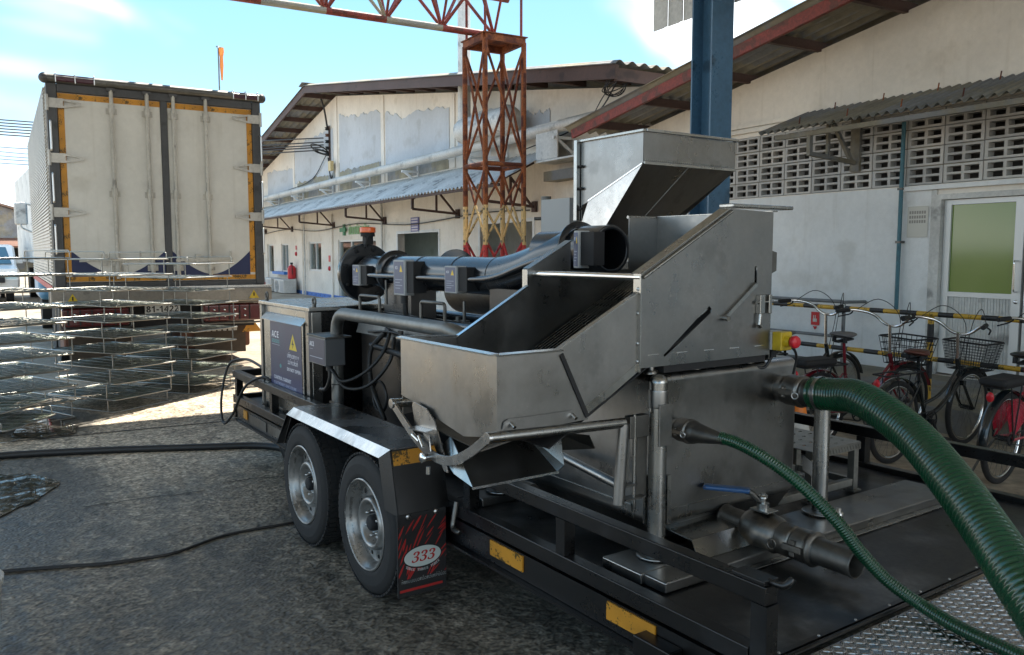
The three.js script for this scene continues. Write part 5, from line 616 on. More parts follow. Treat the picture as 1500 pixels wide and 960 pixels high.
{ // black inlet pipe with flange, sensor boxes, beacon
  const t = thing('inlet_pipe', 'black flanged inlet pipe running level across the trailer into the screen', 'pipe', [-3.6, 1.2, -2.2]); const z = -2.2, cy = 1.385, r = 0.094;
  part('pipe', [spline([[-4.75, cy, z], [-4.2, cy, z], [-3.6, cy, z], [-3.25, cy + 0.004, z], [-3.02, cy + 0.045, z], [-2.85, cy + 0.095, z], [-2.7, 1.505, z], [-2.62, 1.512, z]], r, 90, 36)], M.blackTube, t, { label: 'glossy black plastic pipe' });
  for (const x of [-4.45, -4.02, -3.62, -3.28]) part('joint_band', [lathe([[r + 0.0005, -0.004], [r + 0.003, 0], [r + 0.0005, 0.004]], [x, cy, z], [1, 0, 0], 36)], M.blackMatt, t);
  part('pipe_mouth', [lathe([[r + 0.004, 0], [r + 0.004, 0.15], [r + 0.001, 0.155], [r - 0.012, 0.155], [r - 0.014, 0.15], [r - 0.014, -0.3]], [-2.64, 1.512, z], [1, 0, 0], 40)], M.blackTube, t);
  part('mouth_collar', [lathe([[r + 0.002, 0], [r + 0.028, 0.002], [r + 0.028, 0.014], [r + 0.002, 0.016]], [-2.68, 1.508, z], [1, 0.2, 0], 36)], M.blackTube, t);
  const fl = part('end_flange', [lathe([[0.10, 0], [0.178, 0], [0.183, 0.004], [0.183, 0.018], [0.178, 0.022], [0.098, 0.022]], [-4.83, 1.372, z], [1, 0, 0], 56)], M.blackTube, t); part('flange_ring', [lathe([[0.183, -0.012], [0.188, -0.008], [0.183, -0.003]], [-4.83, 1.372, z], [1, 0, 0], 56)], M.steelBright, fl); part('backing_disc', [lathe([[0.001, -0.016], [0.186, -0.016], [0.186, -0.013], [0.001, -0.013]], [-4.83, 1.372, z], [1, 0, 0], 56)], M.blackMatt, fl);
  for (let k = 0; k < 8; k++) { const a = k / 8 * 6.2832 + 0.3; part('flange_bolt', [lathe([[0.012, 0], [0.012, 0.01], [0.001, 0.012]], [-4.808, 1.372 + 0.152 * Math.sin(a), z + 0.152 * Math.cos(a)], [1, 0, 0], 6)], M.blackMatt, fl); }
  part('reducer_ring', [lathe([[r + 0.002, 0], [r + 0.034, 0.002], [r + 0.034, 0.03], [r + 0.002, 0.034]], [-4.42, cy, z], [1, 0, 0], 44)], M.blackTube, t);
  part('second_flange', [lathe([[0.05, 0], [0.12, 0.002], [0.12, 0.014], [0.05, 0.016]], [-4.3, 1.40, -2.55], [0.9, 0, 0.3], 36)], M.blackTube, t);
  part('conduit', [bent([[-4.62, 1.366, z + r + 0.02], [-3.5, 1.366, z + r + 0.02], [-3.18, 1.376, z + r + 0.02], [-2.9, 1.452, z + r + 0.02], [-2.66, 1.50, z + r + 0.02]], 0.016, 0.12, 14)], M.blackTube, t);
  const lbl = decal(0.09, 0.15, 128, (g, w, h) => { g.fillStyle = '#4a5470'; g.fillRect(0, 0, w, h); g.fillStyle = '#e8c21c'; g.beginPath(); g.moveTo(w * 0.72, h * 0.1); g.lineTo(w * 0.87, h * 0.32); g.lineTo(w * 0.57, h * 0.32); g.fill(); g.fillStyle = '#c8cdd6'; g.font = 'bold ' + Math.round(h * 0.13) + 'px sans-serif'; g.fillText('K3', w * 0.12, h * 0.24); g.fillStyle = '#8f98ab'; for (let i = 0; i < 4; i++) g.fillRect(w * 0.12, h * (0.55 + i * 0.09), w * (i % 2 ? 0.5 : 0.72), h * 0.025); });
  for (const [x, y, w, h, zz, lab] of [[-4.66, 1.362, 0.10, 0.125, z + r + 0.05, 'small'], [-4.07, 1.362, 0.135, 0.195, z + r + 0.055, 'large'], [-3.52, 1.366, 0.115, 0.135, z + r + 0.05, 'small'], [-2.56, 1.512, 0.03, 0.15, z + r + 0.03, 'small']]) { const b = part('sensor_box', [RB(x - w / 2, x + w / 2, y - h / 2, y + h / 2, zz - 0.06, zz, 0.004, 1)], M.greyPlastic, t, { label: 'grey sensor box with blue label' }); part('box_body', [B(x - w / 2 + 0.03, x + w / 2 + 0.08, y - h * 0.42, y + h * 0.46, z + r * 0.6, zz - 0.012)], M.blackMatt, b); part('printed_label', [face([x, y, zz + 0.0008], [1, 0, 0], [0, 1, 0], w * 0.86, h * 0.9)], mat(lin(1), { roughness: 0.4, map: lbl }), b, { keepUV: true }); }
  part('cable_gland', [C([-4.06, 1.265, z + r + 0.03], [-4.06, 1.22, z + r + 0.03], 0.022, 12), C([-4.05, 1.22, z + r + 0.03], [-4.05, 0.98, z + r + 0.02], 0.016, 10)], M.cable, t);
  for (const [x, w] of [[-4.25, 0.34], [-3.05, 0.45]]) part('saddle_support', [B(x - w / 2, x + w / 2, 1.10, 1.33, z - 0.09, z + 0.07), B(x - w / 2 - 0.05, x + w / 2 + 0.05, 1.085, 1.10, z - 0.15, z + 0.12)], M.blackPaint, t);
  part('support_post', [B(-3.55, -3.49, 1.09, 1.16, z + 0.05, z + 0.11), C([-3.46, 1.13, z + 0.1], [-3.46, 1.26, z + 0.1], 0.008, 8), C([-3.52, 1.08, z + 0.1], [-3.52, 1.18, z + 0.1], 0.012, 10)], M.steelDull, t); part('support_post', [C([-4.33, 1.20, z + 0.1], [-4.33, 1.34, z + 0.1], 0.008, 8)], M.steelDull, t);
}
{ const t = thing('warning_beacon', 'orange topped warning beacon standing on the black pipe flange', 'beacon', [-4.79, 1.55, -2.2]); part('stem', [B(-4.815, -4.765, 1.55, 1.60, -2.225, -2.175), C([-4.79, 1.60, -2.2], [-4.79, 1.625, -2.2], 0.045, 20), C([-4.74, 1.60, -2.18], [-4.70, 1.53, -2.14], 0.008, 8)], M.blackMatt, t); part('lens', [lathe([[0.049, 0], [0.05, 0.004], [0.05, 0.028], [0.046, 0.034], [0.001, 0.036]], [-4.79, 1.625, -2.2], [0, 1, 0], 28)], M.orangeLamp, t, { label: 'flat orange beacon lens' }); }
{ // control cabinet
  const t = thing('control_cabinet', 'stainless control cabinet with dark blue printed panel at the trailer front', 'cabinet', [-5.15, DK, -2.15]); const x0 = -5.60, x1 = -4.70, zc = -1.785, y1 = 1.175;
  part('housing', [RB(x0, x1, DK + 0.003, y1 - 0.03, -2.55, zc, 0.006, 1)], M.steelBright, t); part('roof', [RB(x0 - 0.03, x1 + 0.02, y1 - 0.028, y1, -2.58, zc + 0.025, 0.006, 1)], M.steelBright, t); part('side_panel', [B(x1 + 0.0015, x1 + 0.006, DK + 0.02, y1 - 0.032, -2.54, zc - 0.06)], M.blackPaint, t);
  const d = part('door', [RB(x0 + 0.09, x1 - 0.08, DK + 0.06, 1.07, zc + 0.001, zc + 0.028, 0.004, 1)], M.steelBright, t); part('door_hood', [slab([[x0 + 0.07, 1.10, zc + 0.002], [x1 - 0.06, 1.10, zc + 0.002], [x1 - 0.06, 1.055, zc + 0.045], [x0 + 0.07, 1.055, zc + 0.045]], 0.004)], M.chrome, d);
  const tx = decal(0.57, 0.60, 640, (g, w, h) => {
    g.fillStyle = '#2e3858'; g.fillRect(0, 0, w, h); g.fillStyle = '#27335c'; g.fillRect(0, h * 0.72, w, h * 0.28); g.fillStyle = '#d7dbe2'; g.font = 'bold ' + Math.round(h * 0.125) + 'px sans-serif'; g.fillText('ACE', w * 0.05, h * 0.22); g.fillStyle = '#2f8f93'; for (let k = 0; k < 7; k++) { g.fillRect(w * (0.055 + k * 0.037), h * 0.245, w * 0.026, h * 0.05); g.fillStyle = '#2e3858'; g.fillRect(w * (0.063 + k * 0.037), h * (0.255 + 0.012 * (k % 2)), w * 0.010, h * 0.018); g.fillStyle = '#2f8f93'; } g.fillStyle = '#9aa3b3'; g.fillRect(w * 0.05, h * 0.315, w * 0.26, h * 0.008);
    const r = mulberry(6); g.fillStyle = '#2f8f93'; for (let ring = 0; ring < 5; ring++) for (let k = 0; k < 16; k++) { const a = -1.3 + k * 0.16, R0 = w * (0.16 + ring * 0.035); g.globalAlpha = 0.35 + 0.4 * r(); g.beginPath(); g.arc(w * 0.18 + R0 * Math.cos(a), h * 0.18 + R0 * Math.sin(a), 3.5, 0, 7); g.fill(); g.beginPath(); g.arc(w * 0.34 - R0 * Math.cos(a), h * 0.56 + R0 * Math.sin(a) * 0.8, 2.6, 0, 7); g.fill(); } g.globalAlpha = 1; g.beginPath(); g.arc(w * 0.33, h * 0.6, w * 0.03, 0, 7); g.fill();
    g.fillStyle = '#d9bd22'; g.beginPath(); g.moveTo(w * 0.74, h * 0.12); g.lineTo(w * 0.86, h * 0.34); g.lineTo(w * 0.62, h * 0.34); g.fill(); g.fillStyle = '#1a1c22'; g.beginPath(); g.moveTo(w * 0.75, h * 0.18); g.lineTo(w * 0.70, h * 0.27); g.lineTo(w * 0.735, h * 0.265); g.lineTo(w * 0.72, h * 0.325); g.lineTo(w * 0.775, h * 0.245); g.lineTo(w * 0.745, h * 0.248); g.fill();
    g.strokeStyle = '#d7dbe2'; thaiScript(g, w * 0.55, h * 0.45, h * 0.065, 9, 31, 4.2); thaiScript(g, w * 0.57, h * 0.54, h * 0.065, 8, 77, 4.2); g.fillStyle = '#d7dbe2'; g.font = 'bold ' + Math.round(h * 0.062) + 'px sans-serif'; g.fillText('DO NOT OPEN', w * 0.535, h * 0.635, w * 0.42);
    g.font = 'bold ' + Math.round(h * 0.066) + 'px sans-serif'; g.fillText('CONTROL CABINET', w * 0.1, h * 0.80, w * 0.56); g.font = Math.round(h * 0.062) + 'px sans-serif'; g.fillStyle = '#a9b4d0'; g.fillText('ELECTRONICS ENCLOSURE', w * 0.1, h * 0.88, w * 0.72); g.fillStyle = '#8f9bbb'; g.fillRect(w * 0.45, h * 0.955, w * 0.45, h * 0.006); });
  part('printed_panel', [face([-5.09, 0.815, zc + 0.0295], [1, 0, 0], [0, 1, 0], 0.58, 0.47)], mat(lin(1), { roughness: 0.35, map: tx }), d, { keepUV: true, label: 'dark blue printed panel with yellow hazard triangle' });
  part('hinge', [C([x0 + 0.07, 0.6, zc + 0.012], [x0 + 0.07, 0.7, zc + 0.012], 0.01, 8), C([x0 + 0.07, 0.9, zc + 0.012], [x0 + 0.07, 1.0, zc + 0.012], 0.01, 8)], M.steelDull, d);
  for (const [x, z] of [[x0 + 0.02, zc - 0.02], [x1 - 0.03, zc - 0.03], [x1 - 0.15, -2.5]]) part('lifting_eye', [new THREE.TorusGeometry(0.022, 0.007, 8, 18).translate(x, y1 + 0.03, z), C([x, y1, z], [x, y1 + 0.012, z], 0.012, 10)], M.steelDull, t);
  part('corner_post', [B(x0 - 0.012, x0 + 0.03, DK + 0.003, y1 - 0.03, zc + 0.002, zc + 0.022)], M.steel, t); part('corner_post', [B(x1 - 0.055, x1 - 0.004, DK + 0.003, y1 - 0.03, zc + 0.002, zc + 0.018)], M.steel, t);
}
{ // pipe bow with handles, and the black press vat behind it
  const t = thing('black_vat', 'black painted vat between the control cabinet and the discharge hopper', 'tank', [-3.9, DK, -2.3]); part('shell', [RB(-4.55, -3.05, DK + 0.05, 1.06, -2.75, -2.02, 0.05, 3)], M.blackPaint, t); part('top_band', [slab([[-4.5, 1.09, -2.005], [-3.0, 1.09, -2.005], [-3.0, 1.03, -1.985], [-4.5, 1.03, -1.985]], 0.005)], M.steelDull, t); part('cover', [B(-4.6, -3.0, 1.062, 1.085, -2.75, -2.04)], M.blackPaint, t); part('gutter_tube', [C([-4.5, 1.13, -2.08], [-2.8, 1.13, -2.08], 0.03, 14), C([-4.55, 1.12, -2.45], [-3.0, 1.12, -2.45], 0.035, 14)], M.blackTube, t);
  part('end_bracket', [slab([[-3.16, 1.155, -2.02], [-3.02, 1.155, -2.02], [-3.02, 1.07, -1.99], [-3.12, 1.08, -1.99]], 0.006)], M.steelBright, t); part('lower_pipe', [C([-4.35, 0.56, -1.86], [-2.55, 0.56, -1.86], 0.032, 18), lathe([[0.036, 0], [0.036, 0.16], [0.033, 0.17]], [-3.80, 0.56, -1.86], [1, 0, 0], 18)], M.steelDull, t); part('cable_tidy', [spline([[-4.3, 1.05, -1.97], [-4.0, 1.07, -1.97], [-3.7, 1.05, -1.97], [-3.4, 1.075, -1.97], [-3.1, 1.05, -1.97]], 0.007, 40, 6), ...[-3.9, -3.6, -3.3].map(x => B(x - 0.02, x + 0.02, 1.04, 1.085, -1.978, -1.966))], M.cable, t);
  part('lower_cable', [spline([[-4.22, 0.98, -1.95], [-3.9, 0.965, -1.95], [-3.5, 0.945, -1.95], [-3.0, 0.94, -1.95]], 0.018, 30, 8)], M.cable, t);
}
{ const t = thing('pipe_frame', 'grey bent pipe frame with two grab handles beside the control cabinet', 'pipe frame', [-4.3, DK, -1.78]); part('bent_pipe', [bent([[-4.32, DK + 0.003, -1.785], [-4.32, 1.165, -1.785], [-2.98, 1.165, -1.785], [-2.98, 1.0, -1.95]], 0.034, 0.13, 20)], mat(lin(0.30, 0.31, 0.31), { metalness: 0.9, roughness: 0.5, map: tGrime }), t); for (const [a, b] of [[-4.03, -3.79], [-3.35, -3.13]]) part('grab_handle', [bent([[a, 1.19, -1.80], [a, 1.275, -1.80], [b, 1.275, -1.80], [b, 1.19, -1.80]], 0.008, 0.02, 10)], M.steelDull, t); part('cable_tie', [lathe([[0.035, 0], [0.0365, 0.003], [0.035, 0.006]], [-4.32, 0.76, -1.785], [0, 1, 0], 18)], M.cable, t); }
{ const t = thing('junction_box', 'small grey junction box with blue label clamped on the bent pipe', 'junction box', [-4.38, 0.9, -1.72]); part('box', [RB(-4.52, -4.27, 0.885, 1.035, -1.745, -1.63, 0.004, 1)], mat(lin(0.14, 0.15, 0.16), { metalness: 0.6, roughness: 0.4 }), t); part('lid', [RB(-4.535, -4.255, 1.036, 1.046, -1.78, -1.625, 0.003, 1)], M.steelDull, t); const tx = decal(0.22, 0.13, 200, (g, w, h) => { g.fillStyle = '#2c3650'; g.fillRect(0, 0, w, h); g.fillStyle = '#d7dbe2'; g.font = 'bold ' + Math.round(h * 0.26) + 'px sans-serif'; g.fillText('ACE', w * 0.07, h * 0.34); g.fillStyle = '#9aa3b3'; g.fillRect(w * 0.07, h * 0.45, w * 0.22, 2); g.fillRect(w * 0.07, h * 0.75, w * 0.8, 4); }); part('printed_label', [face([-4.395, 0.96, -1.629], [1, 0, 0], [0, 1, 0], 0.235, 0.135)], mat(lin(1), { roughness: 0.4, map: tx }), t, { keepUV: true }); part('gland', [C([-4.36, 0.885, -1.69], [-4.36, 0.85, -1.69], 0.02, 12)], M.cable, t); part('cable', [spline([[-4.36, 0.86, -1.69], [-4.365, 0.80, -1.69], [-4.42, 0.74, -1.69], [-4.50, 0.725, -1.69]], 0.011, 24, 8), spline([[-4.34, 0.86, -1.69], [-4.27, 0.80, -1.72], [-4.18, 0.84, -1.80], [-4.10, 0.95, -1.88], [-4.12, 1.06, -1.94], [-4.2, 1.08, -1.96]], 0.010, 40, 8), spline([[-4.37, 0.85, -1.71], [-4.30, 0.76, -1.75], [-4.15, 0.78, -1.82], [-4.04, 0.92, -1.9], [-4.08, 1.04, -1.95]], 0.010, 40, 8), spline([[-4.2, 1.06, -1.95], [-4.28, 0.95, -1.9], [-4.24, 0.8, -1.88], [-4.05, 0.6, -1.87]], 0.014, 30, 8), new THREE.TorusGeometry(0.085, 0.008, 8, 30).translate(-4.17, 0.71, -1.90)], M.cable, t);  t.position.x += 0.09; t.position.z -= 0.03; }
{ const t = thing('cable_coil', 'loose coil of black cable lying over the front rail of the trailer', 'cable', [-5.7, DK, -1.86]); const r = mulberry(44), L = []; for (let k = 0; k < 9; k++) { const pts = []; const R0 = 0.16 + 0.05 * r(), cy = DK + 0.03 + k * 0.012; for (let i = 0; i <= 24; i++) { const a = i / 24 * 6.2832; pts.push([-5.66 + (R0 + 0.06) * Math.cos(a) + 0.02 * (r() - 0.5), cy + 0.015 * Math.sin(a * 2 + k), -1.93 + 0.095 * Math.sin(a)]); } L.push(new THREE.TubeGeometry(new THREE.CatmullRomCurve3(pts.slice(0, 24).map(p => V(...p)), true), 60, 0.0085, 7, true)); } part('coil', L, M.cable, t);
  part('loop', [spline([[-5.35, 0.56, -1.78], [-5.42, 0.66, -1.74], [-5.6, 0.60, -1.66], [-5.85, 0.35, -1.62], [-6.0, 0.27, -1.60], [-6.12, 0.42, -1.62], [-6.1, 0.68, -1.68], [-5.9, 0.735, -1.74], [-5.6, 0.70, -1.78]], 0.0095, 90, 8), ...[0, 1, 2, 3].map(k => spline([[-5.86 + k * 0.02, 0.50, -1.90], [-5.80 + k * 0.05, 0.665, -1.86 + k * 0.01], [-5.62 + k * 0.06, 0.66 - k * 0.01, -1.80 - k * 0.015], [-5.42 + k * 0.04, 0.55, -1.84]], 0.009, 40, 7))], M.cable, t); }
single('supply_hose', [spline([[-6.98, 0.03, 0.4], [-6.912, 0.03, -0.255], [-6.672, 0.03, -0.893], [-6.35, 0.03, -1.549], [-6.16, 0.03, -1.9], [-5.95, 0.03, -2.02], [-5.62, 0.03, -1.93]], 0.026, 80, 12), spline([[-5.62, 0.03, -1.93], [-5.50, 0.05, -1.90], [-5.52, 0.18, -1.86], [-5.56, 0.32, -1.84], [-5.56, 0.42, -1.84]], 0.026, 40, 12)], M.cable, 'thick black hose lying across the yard to the trailer front', 'hose', [-6.35, 0, -1.5]);
single('thin_cable', [spline([[-4.5, 0.012, 0.3], [-4.42, 0.012, -0.136], [-4.315, 0.012, -0.408], [-4.25, 0.012, -0.56], [-4.224, 0.012, -0.692], [-4.206, 0.012, -0.846], [-4.324, 0.012, -1.143], [-4.321, 0.012, -1.474], [-4.3, 0.012, -1.9]], 0.0075, 90, 7), spline([[-4.45, 0.013, 0.3], [-4.40, 0.013, -0.14], [-4.29, 0.013, -0.42], [-4.235, 0.013, -0.55], [-4.21, 0.013, -0.70]], 0.005, 50, 6)], M.cable, 'thin black cable wandering over the concrete to the front wheel', 'cable', [-4.3, 0, -0.7]);
{ const t = thing('plastic_bucket', 'rim of a white plastic bucket at the left edge of the picture', 'bucket', [-3.46, 0, -0.02]); part('bucket', [lathe([[0.001, 0.006], [0.11, 0.006], [0.135, 0.30], [0.142, 0.302], [0.142, 0.325], [0.132, 0.328], [0.125, 0.30], [0.10, 0.02]], [-3.46, 0, 0.025], [0, 1, 0], 36)], M.white, t); part('lid', [lathe([[0.001, 0.332], [0.13, 0.332], [0.144, 0.325]], [-3.46, 0, 0.025], [0, 1, 0], 36)], M.white, t); }
// ================================================================ box truck seen from behind
{
  const t = thing('box_truck', 'white box truck seen from behind with orange door borders', 'truck', [-11.03, 0, -0.945]); offs.delete(t); t.rotation.y = 87.3 * Math.PI / 180;
  // local axes: x to the right across the rear, y up, z out towards the viewer
  const dirtyWhite = mat(lin(0.60, 0.58, 0.53), { roughness: 0.55, map: tGrime, roughnessMap: tPaintR }), frame = mat(lin(0.075, 0.078, 0.085), { roughness: 0.5, map: tGrime }), orange = mat(lin(0.62, 0.27, 0.015), { roughness: 0.5, map: tChip }), alu = mat(lin(0.58, 0.57, 0.54), { metalness: 0.55, roughness: 0.45, map: tGrime }), navy = mat(lin(0.010, 0.018, 0.075), { roughness: 0.5 });
  const x0 = 0.11, x1 = 2.56, yb = 1.08, yt = 3.46;
  part('cargo_roof', [B(x0, x1, yt - 0.04, yt, -6.4, -0.06)], alu, t); part('cargo_floor', [B(x0, x1, yb - 0.06, yb, -6.4, -0.06)], frame, t); part('cargo_front', [B(x0, x1, yb, yt - 0.04, -6.44, -6.4)], alu, t);
  for (const [x, s] of [[x0, -1], [x1, 1]]) { const w = part('side_panel', [B(x - 0.012, x + 0.012, yb, yt - 0.041, -6.4, -0.062)], alu, t, { label: 'ribbed aluminium side wall' }); const L = []; for (let k = 0; k < 56; k++) L.push(B(x + s * 0.013, x + s * 0.028, yb + 0.03 + k * 0.0415, yb + 0.052 + k * 0.0415, -6.35, -0.10)); part('side_ribs', L, alu, w); part('rub_rail', [B(x + s * 0.013, x + s * 0.034, yb - 0.05, yb + 0.02, -6.4, -0.08)], M.signalRed, w); }
  part('rear_frame', [RB(x0, x0 + 0.11, yb, yt, -0.06, 0.02, 0.01, 1), RB(x1 - 0.11, x1, yb, yt, -0.06, 0.02, 0.01, 1), RB(x0 + 0.11, x1 - 0.11, yt - 0.10, yt, -0.06, 0.018, 0.01, 1), RB(x0 + 0.11, x1 - 0.11, yb - 0.03, yb + 0.06, -0.06, 0.018, 0.01, 1), B(1.34, 1.415, yb + 0.06, yt - 0.1, -0.05, 0.012)], frame, t);
  const rail = part('header_pipe', [C([x0 - 0.02, yt + 0.045, 0.03], [x1 + 0.02, yt + 0.045, 0.03], 0.052, 16)], M.steelDull, t); for (const [a, b] of [[x0 + 0.1, x0 + 0.5], [x1 - 0.36, x1 - 0.05]]) { part('marker_lamp', [RB(a, b, yt + 0.01, yt + 0.085, 0.06, 0.10, 0.012, 1)], mat(lin(0.05, 0.008, 0.02), { roughness: 0.3 }), rail); part('lamp_cage', [...[0, 0.5, 1].map(f => bent([[a + (b - a) * f, yt + 0.105, 0.02], [a + (b - a) * f, yt + 0.10, 0.115], [a + (b - a) * f, yt - 0.005, 0.115]], 0.006, 0.02, 6)), C([a, yt + 0.06, 0.118], [b, yt + 0.06, 0.118], 0.005, 6)], M.bolt, rail); }
  for (const x of [x0 - 0.01, x1 + 0.01]) part('header_cap', [new THREE.SphereGeometry(0.06, 14, 10).translate(x, yt + 0.045, 0.03)], frame, rail);
  // doors
  const swag = (a, b) => { const L = [], n = 18; for (let i = 0; i <= n; i++) { const f = i / n; L.push([a + (b - a) * f, 1.13 + 0.30 * Math.pow(Math.abs(f - 0.5) * 2, 1.7) ]); } return L; };
  for (const [a, b, hx] of [[x0 + 0.115, 1.335, 'L'], [1.42, x1 - 0.115, 'R']]) { const d = part('cargo_door', [B(a, b, yb + 0.065, yt - 0.105, -0.045, -0.005)], M.doorWhite, t, { label: hx === 'L' ? 'hinged white cargo door, left leaf' : 'hinged white cargo door, right leaf' });
    const oa = hx === 'L' ? a : b - 0.065, ob = hx === 'L' ? a + 0.065 : b; part('border_strip', [B(a, b, yt - 0.175, yt - 0.108, -0.0045, -0.002), B(oa, ob, 1.24, yt - 0.176, -0.0045, -0.002), B(a, b, 1.15, 1.21, -0.0045, -0.002)], orange, d, { label: 'orange painted border' });
    const s = swag(a + 0.066 * (hx === 'L'), b - 0.066 * (hx === 'R')); part('painted_swag', [plateZ([[s[0][0], 1.212], ...s.map(p => [p[0], Math.max(1.216, p[1] + 0.09)]), [s[s.length - 1][0], 1.212]], -0.0045, 0.0022)], navy, d, { label: 'dark blue painted swag' });
    for (const rx of hx === 'L' ? [0.79, 1.185] : [1.485, 1.87]) { part('lock_rod', [C([rx, yb + 0.10, 0.03], [rx, yt - 0.03, 0.03], 0.023, 12)], dirtyWhite, d); part('rod_keeper', [B(rx - 0.05, rx + 0.05, yt - 0.045, yt - 0.005, 0.02, 0.05)], frame, d); for (const y of [yt - 0.26, 2.22, 1.32]) part('rod_guide', [C([rx, y - 0.05, 0.03], [rx, y + 0.05, 0.03], 0.033, 12), B(rx - 0.06, rx + 0.06, y - 0.05, y + 0.02, -0.0015, 0.012), B(rx - 0.035, rx + 0.035, y + 0.021, y + 0.055, -0.0015, 0.012)], dirtyWhite, d); }
    for (const rx of hx === 'L' ? [0.79] : [1.87]) part('door_handle', [bar([rx - 0.42, 1.40, 0.045], [rx + 0.28, 1.42, 0.045], 0.018, 0.03), B(rx - 0.18, rx - 0.12, 1.34, 1.48, -0.0015, 0.05), C([rx + 0.25, 1.38, 0.05], [rx + 0.25, 1.52, 0.05], 0.012, 8)], dirtyWhite, d);
    for (const y of [3.23, 2.60, 1.97]) { const sx = hx === 'L' ? x0 : x1, q = hx === 'L' ? 1 : -1, h = part('strap_hinge', [plateZ([[sx + q * 0.02, y + 0.055], [sx + q * 0.16, y + 0.055], [sx + q * 0.36, y + 0.018], [sx + q * 0.36, y - 0.018], [sx + q * 0.16, y - 0.055], [sx + q * 0.02, y - 0.055]], 0.021, 0.012, [[[sx + q * 0.17, y + 0.028], [sx + q * 0.31, y + 0.008], [sx + q * 0.31, y - 0.008], [sx + q * 0.17, y - 0.028]]])], alu, d); part('hinge_barrel', [C([sx + q * 0.005, y - 0.09, 0.03], [sx + q * 0.005, y + 0.09, 0.03], 0.018, 10)], alu, h); } }
  for (const x of [x0 + 0.03, x1 - 0.01]) for (const y of [2.85, 2.25, 1.65]) part('grab_rail', [bent([[x, y - 0.17, 0.02], [x, y - 0.17, 0.06], [x, y + 0.17, 0.06], [x, y + 0.17, 0.02]], 0.012, 0.03, 8)], M.bolt, t);
  // tail: bumper beam, lamps, plate, flaps
  part('bumper_beam', [RB(x0 - 0.06, x1 + 0.08, 0.86, 1.045, -0.25, 0.06, 0.02, 2)], mat(lin(0.33, 0.31, 0.28), { metalness: 0.4, roughness: 0.5, map: tGrime }), t); part('bumper_lip', [B(x0 - 0.06, x1 + 0.09, 1.046, 1.075, -0.1, 0.05)], M.steelBright, t); part('under_tray', [B(x0 + 0.1, x1 - 0.1, 0.52, 0.855, -0.35, -0.2)], M.blackMatt, t);
  for (const [a, b] of [[x0 + 0.05, 0.90], [1.77, x1 - 0.04]]) { const l = part('tail_lamp', [RB(a, b, 0.60, 0.83, -0.18, -0.02, 0.03, 2)], mat(lin(0.10, 0.012, 0.012), { roughness: 0.2, clearcoat: 1, clearcoatRoughness: 0.05 }), t, { label: 'dark red tail lamp cluster' }); part('lamp_frame', [bent([[a - 0.02, 0.58, 0], [b + 0.02, 0.58, 0], [b + 0.02, 0.85, 0], [a - 0.02, 0.85, 0]], 0.014, 0.04, 8, true)], M.steelDull, l); for (let i = 0; i < 5; i++) part('lamp_divider', [B(a + 0.06 + i * (b - a - 0.1) / 5, a + 0.075 + i * (b - a - 0.1) / 5, 0.62, 0.81, -0.019, -0.012)], M.blackMatt, l); for (let i = 0; i < 4; i++) for (let j = 0; j < 2; j++) part('bulb_reflector', [new THREE.SphereGeometry(0.018, 8, 6).translate(a + 0.14 + i * (b - a - 0.1) / 5, 0.67 + j * 0.085, -0.025)], M.chrome, l); }
  part('side_marker', [B(x1 - 0.03, x1 + 0.0, 0.66, 0.76, -0.018, 0.0)], M.orangeLamp, t);
  const tx = decal(0.42, 0.15, 256, (g, w, h) => { g.fillStyle = '#cfd0cc'; g.fillRect(0, 0, w, h); g.fillStyle = '#111'; g.font = 'bold ' + Math.round(h * 0.72) + 'px sans-serif'; g.textAlign = 'center'; g.fillText('81-1422', w / 2, h * 0.76, w * 0.94); }); const np = part('number_plate', [B(1.085, 1.525, 0.70, 0.862, -0.19, -0.175)], M.blackMatt, t); part('printed_face', [face([1.305, 0.781, -0.1735], [1, 0, 0], [0, 1, 0], 0.42, 0.15)], mat(lin(1), { roughness: 0.5, map: tx }), np, { keepUV: true });
  for (const [a, b] of [[0.25, 0.95], [1.75, 2.42]]) { const fl = part('mudflap', [B(a, b, 0.13, 0.55, -0.55, -0.53)], mat(lin(0.10, 0.075, 0.055), { roughness: 0.85, map: tGrime }), t, { label: 'dusty brown mudflap' }); part('flap_letters', [...Array(6)].map((_, i) => B(a + 0.16 + i * 0.07, a + 0.205 + i * 0.07, 0.43, 0.50, -0.529, -0.526)), mat(lin(0.5, 0.48, 0.44), { roughness: 0.7 }), fl); part('reflector_disc', [plateZ([[a + 0.02, 0.45], [a + 0.15, 0.45], [a + 0.12, 0.53], [a + 0.05, 0.53]], -0.529, 0.006)], mat(lin(0.4, 0.02, 0.03), { roughness: 0.3 }), fl); }
  part('warning_triangle', [plateZ([[2.36, 0.41], [2.62, 0.41], [2.49, 0.60]], -0.45, 0.012)], orange, t); for (const [a, b] of [[1.6, 2.5], [0.2, 1.0]]) part('tool_box', [RB(a, b, 0.20, 0.50, -1.4, -0.6, 0.03, 1)], M.wood, t);
  for (const x of [0.28, 2.4]) { const w = plateZ([[x - 0.065, 0.90], [x + 0.065, 0.90], [x, 1.01]], 0.061, 0.003); part('hazard_label', [w], M.yellow, t); part('hazard_mark', [B(x - 0.008, x + 0.008, 0.93, 0.975, 0.0645, 0.066)], M.blackMatt, t); }
  for (const x of [0.35, 0.75, 1.95, 2.33]) for (const z of [-1.9, -3.1]) part('wheel', [C([x - 0.13, 0.5, z], [x + 0.13, 0.5, z], 0.5, 26)], M.rubber, t);
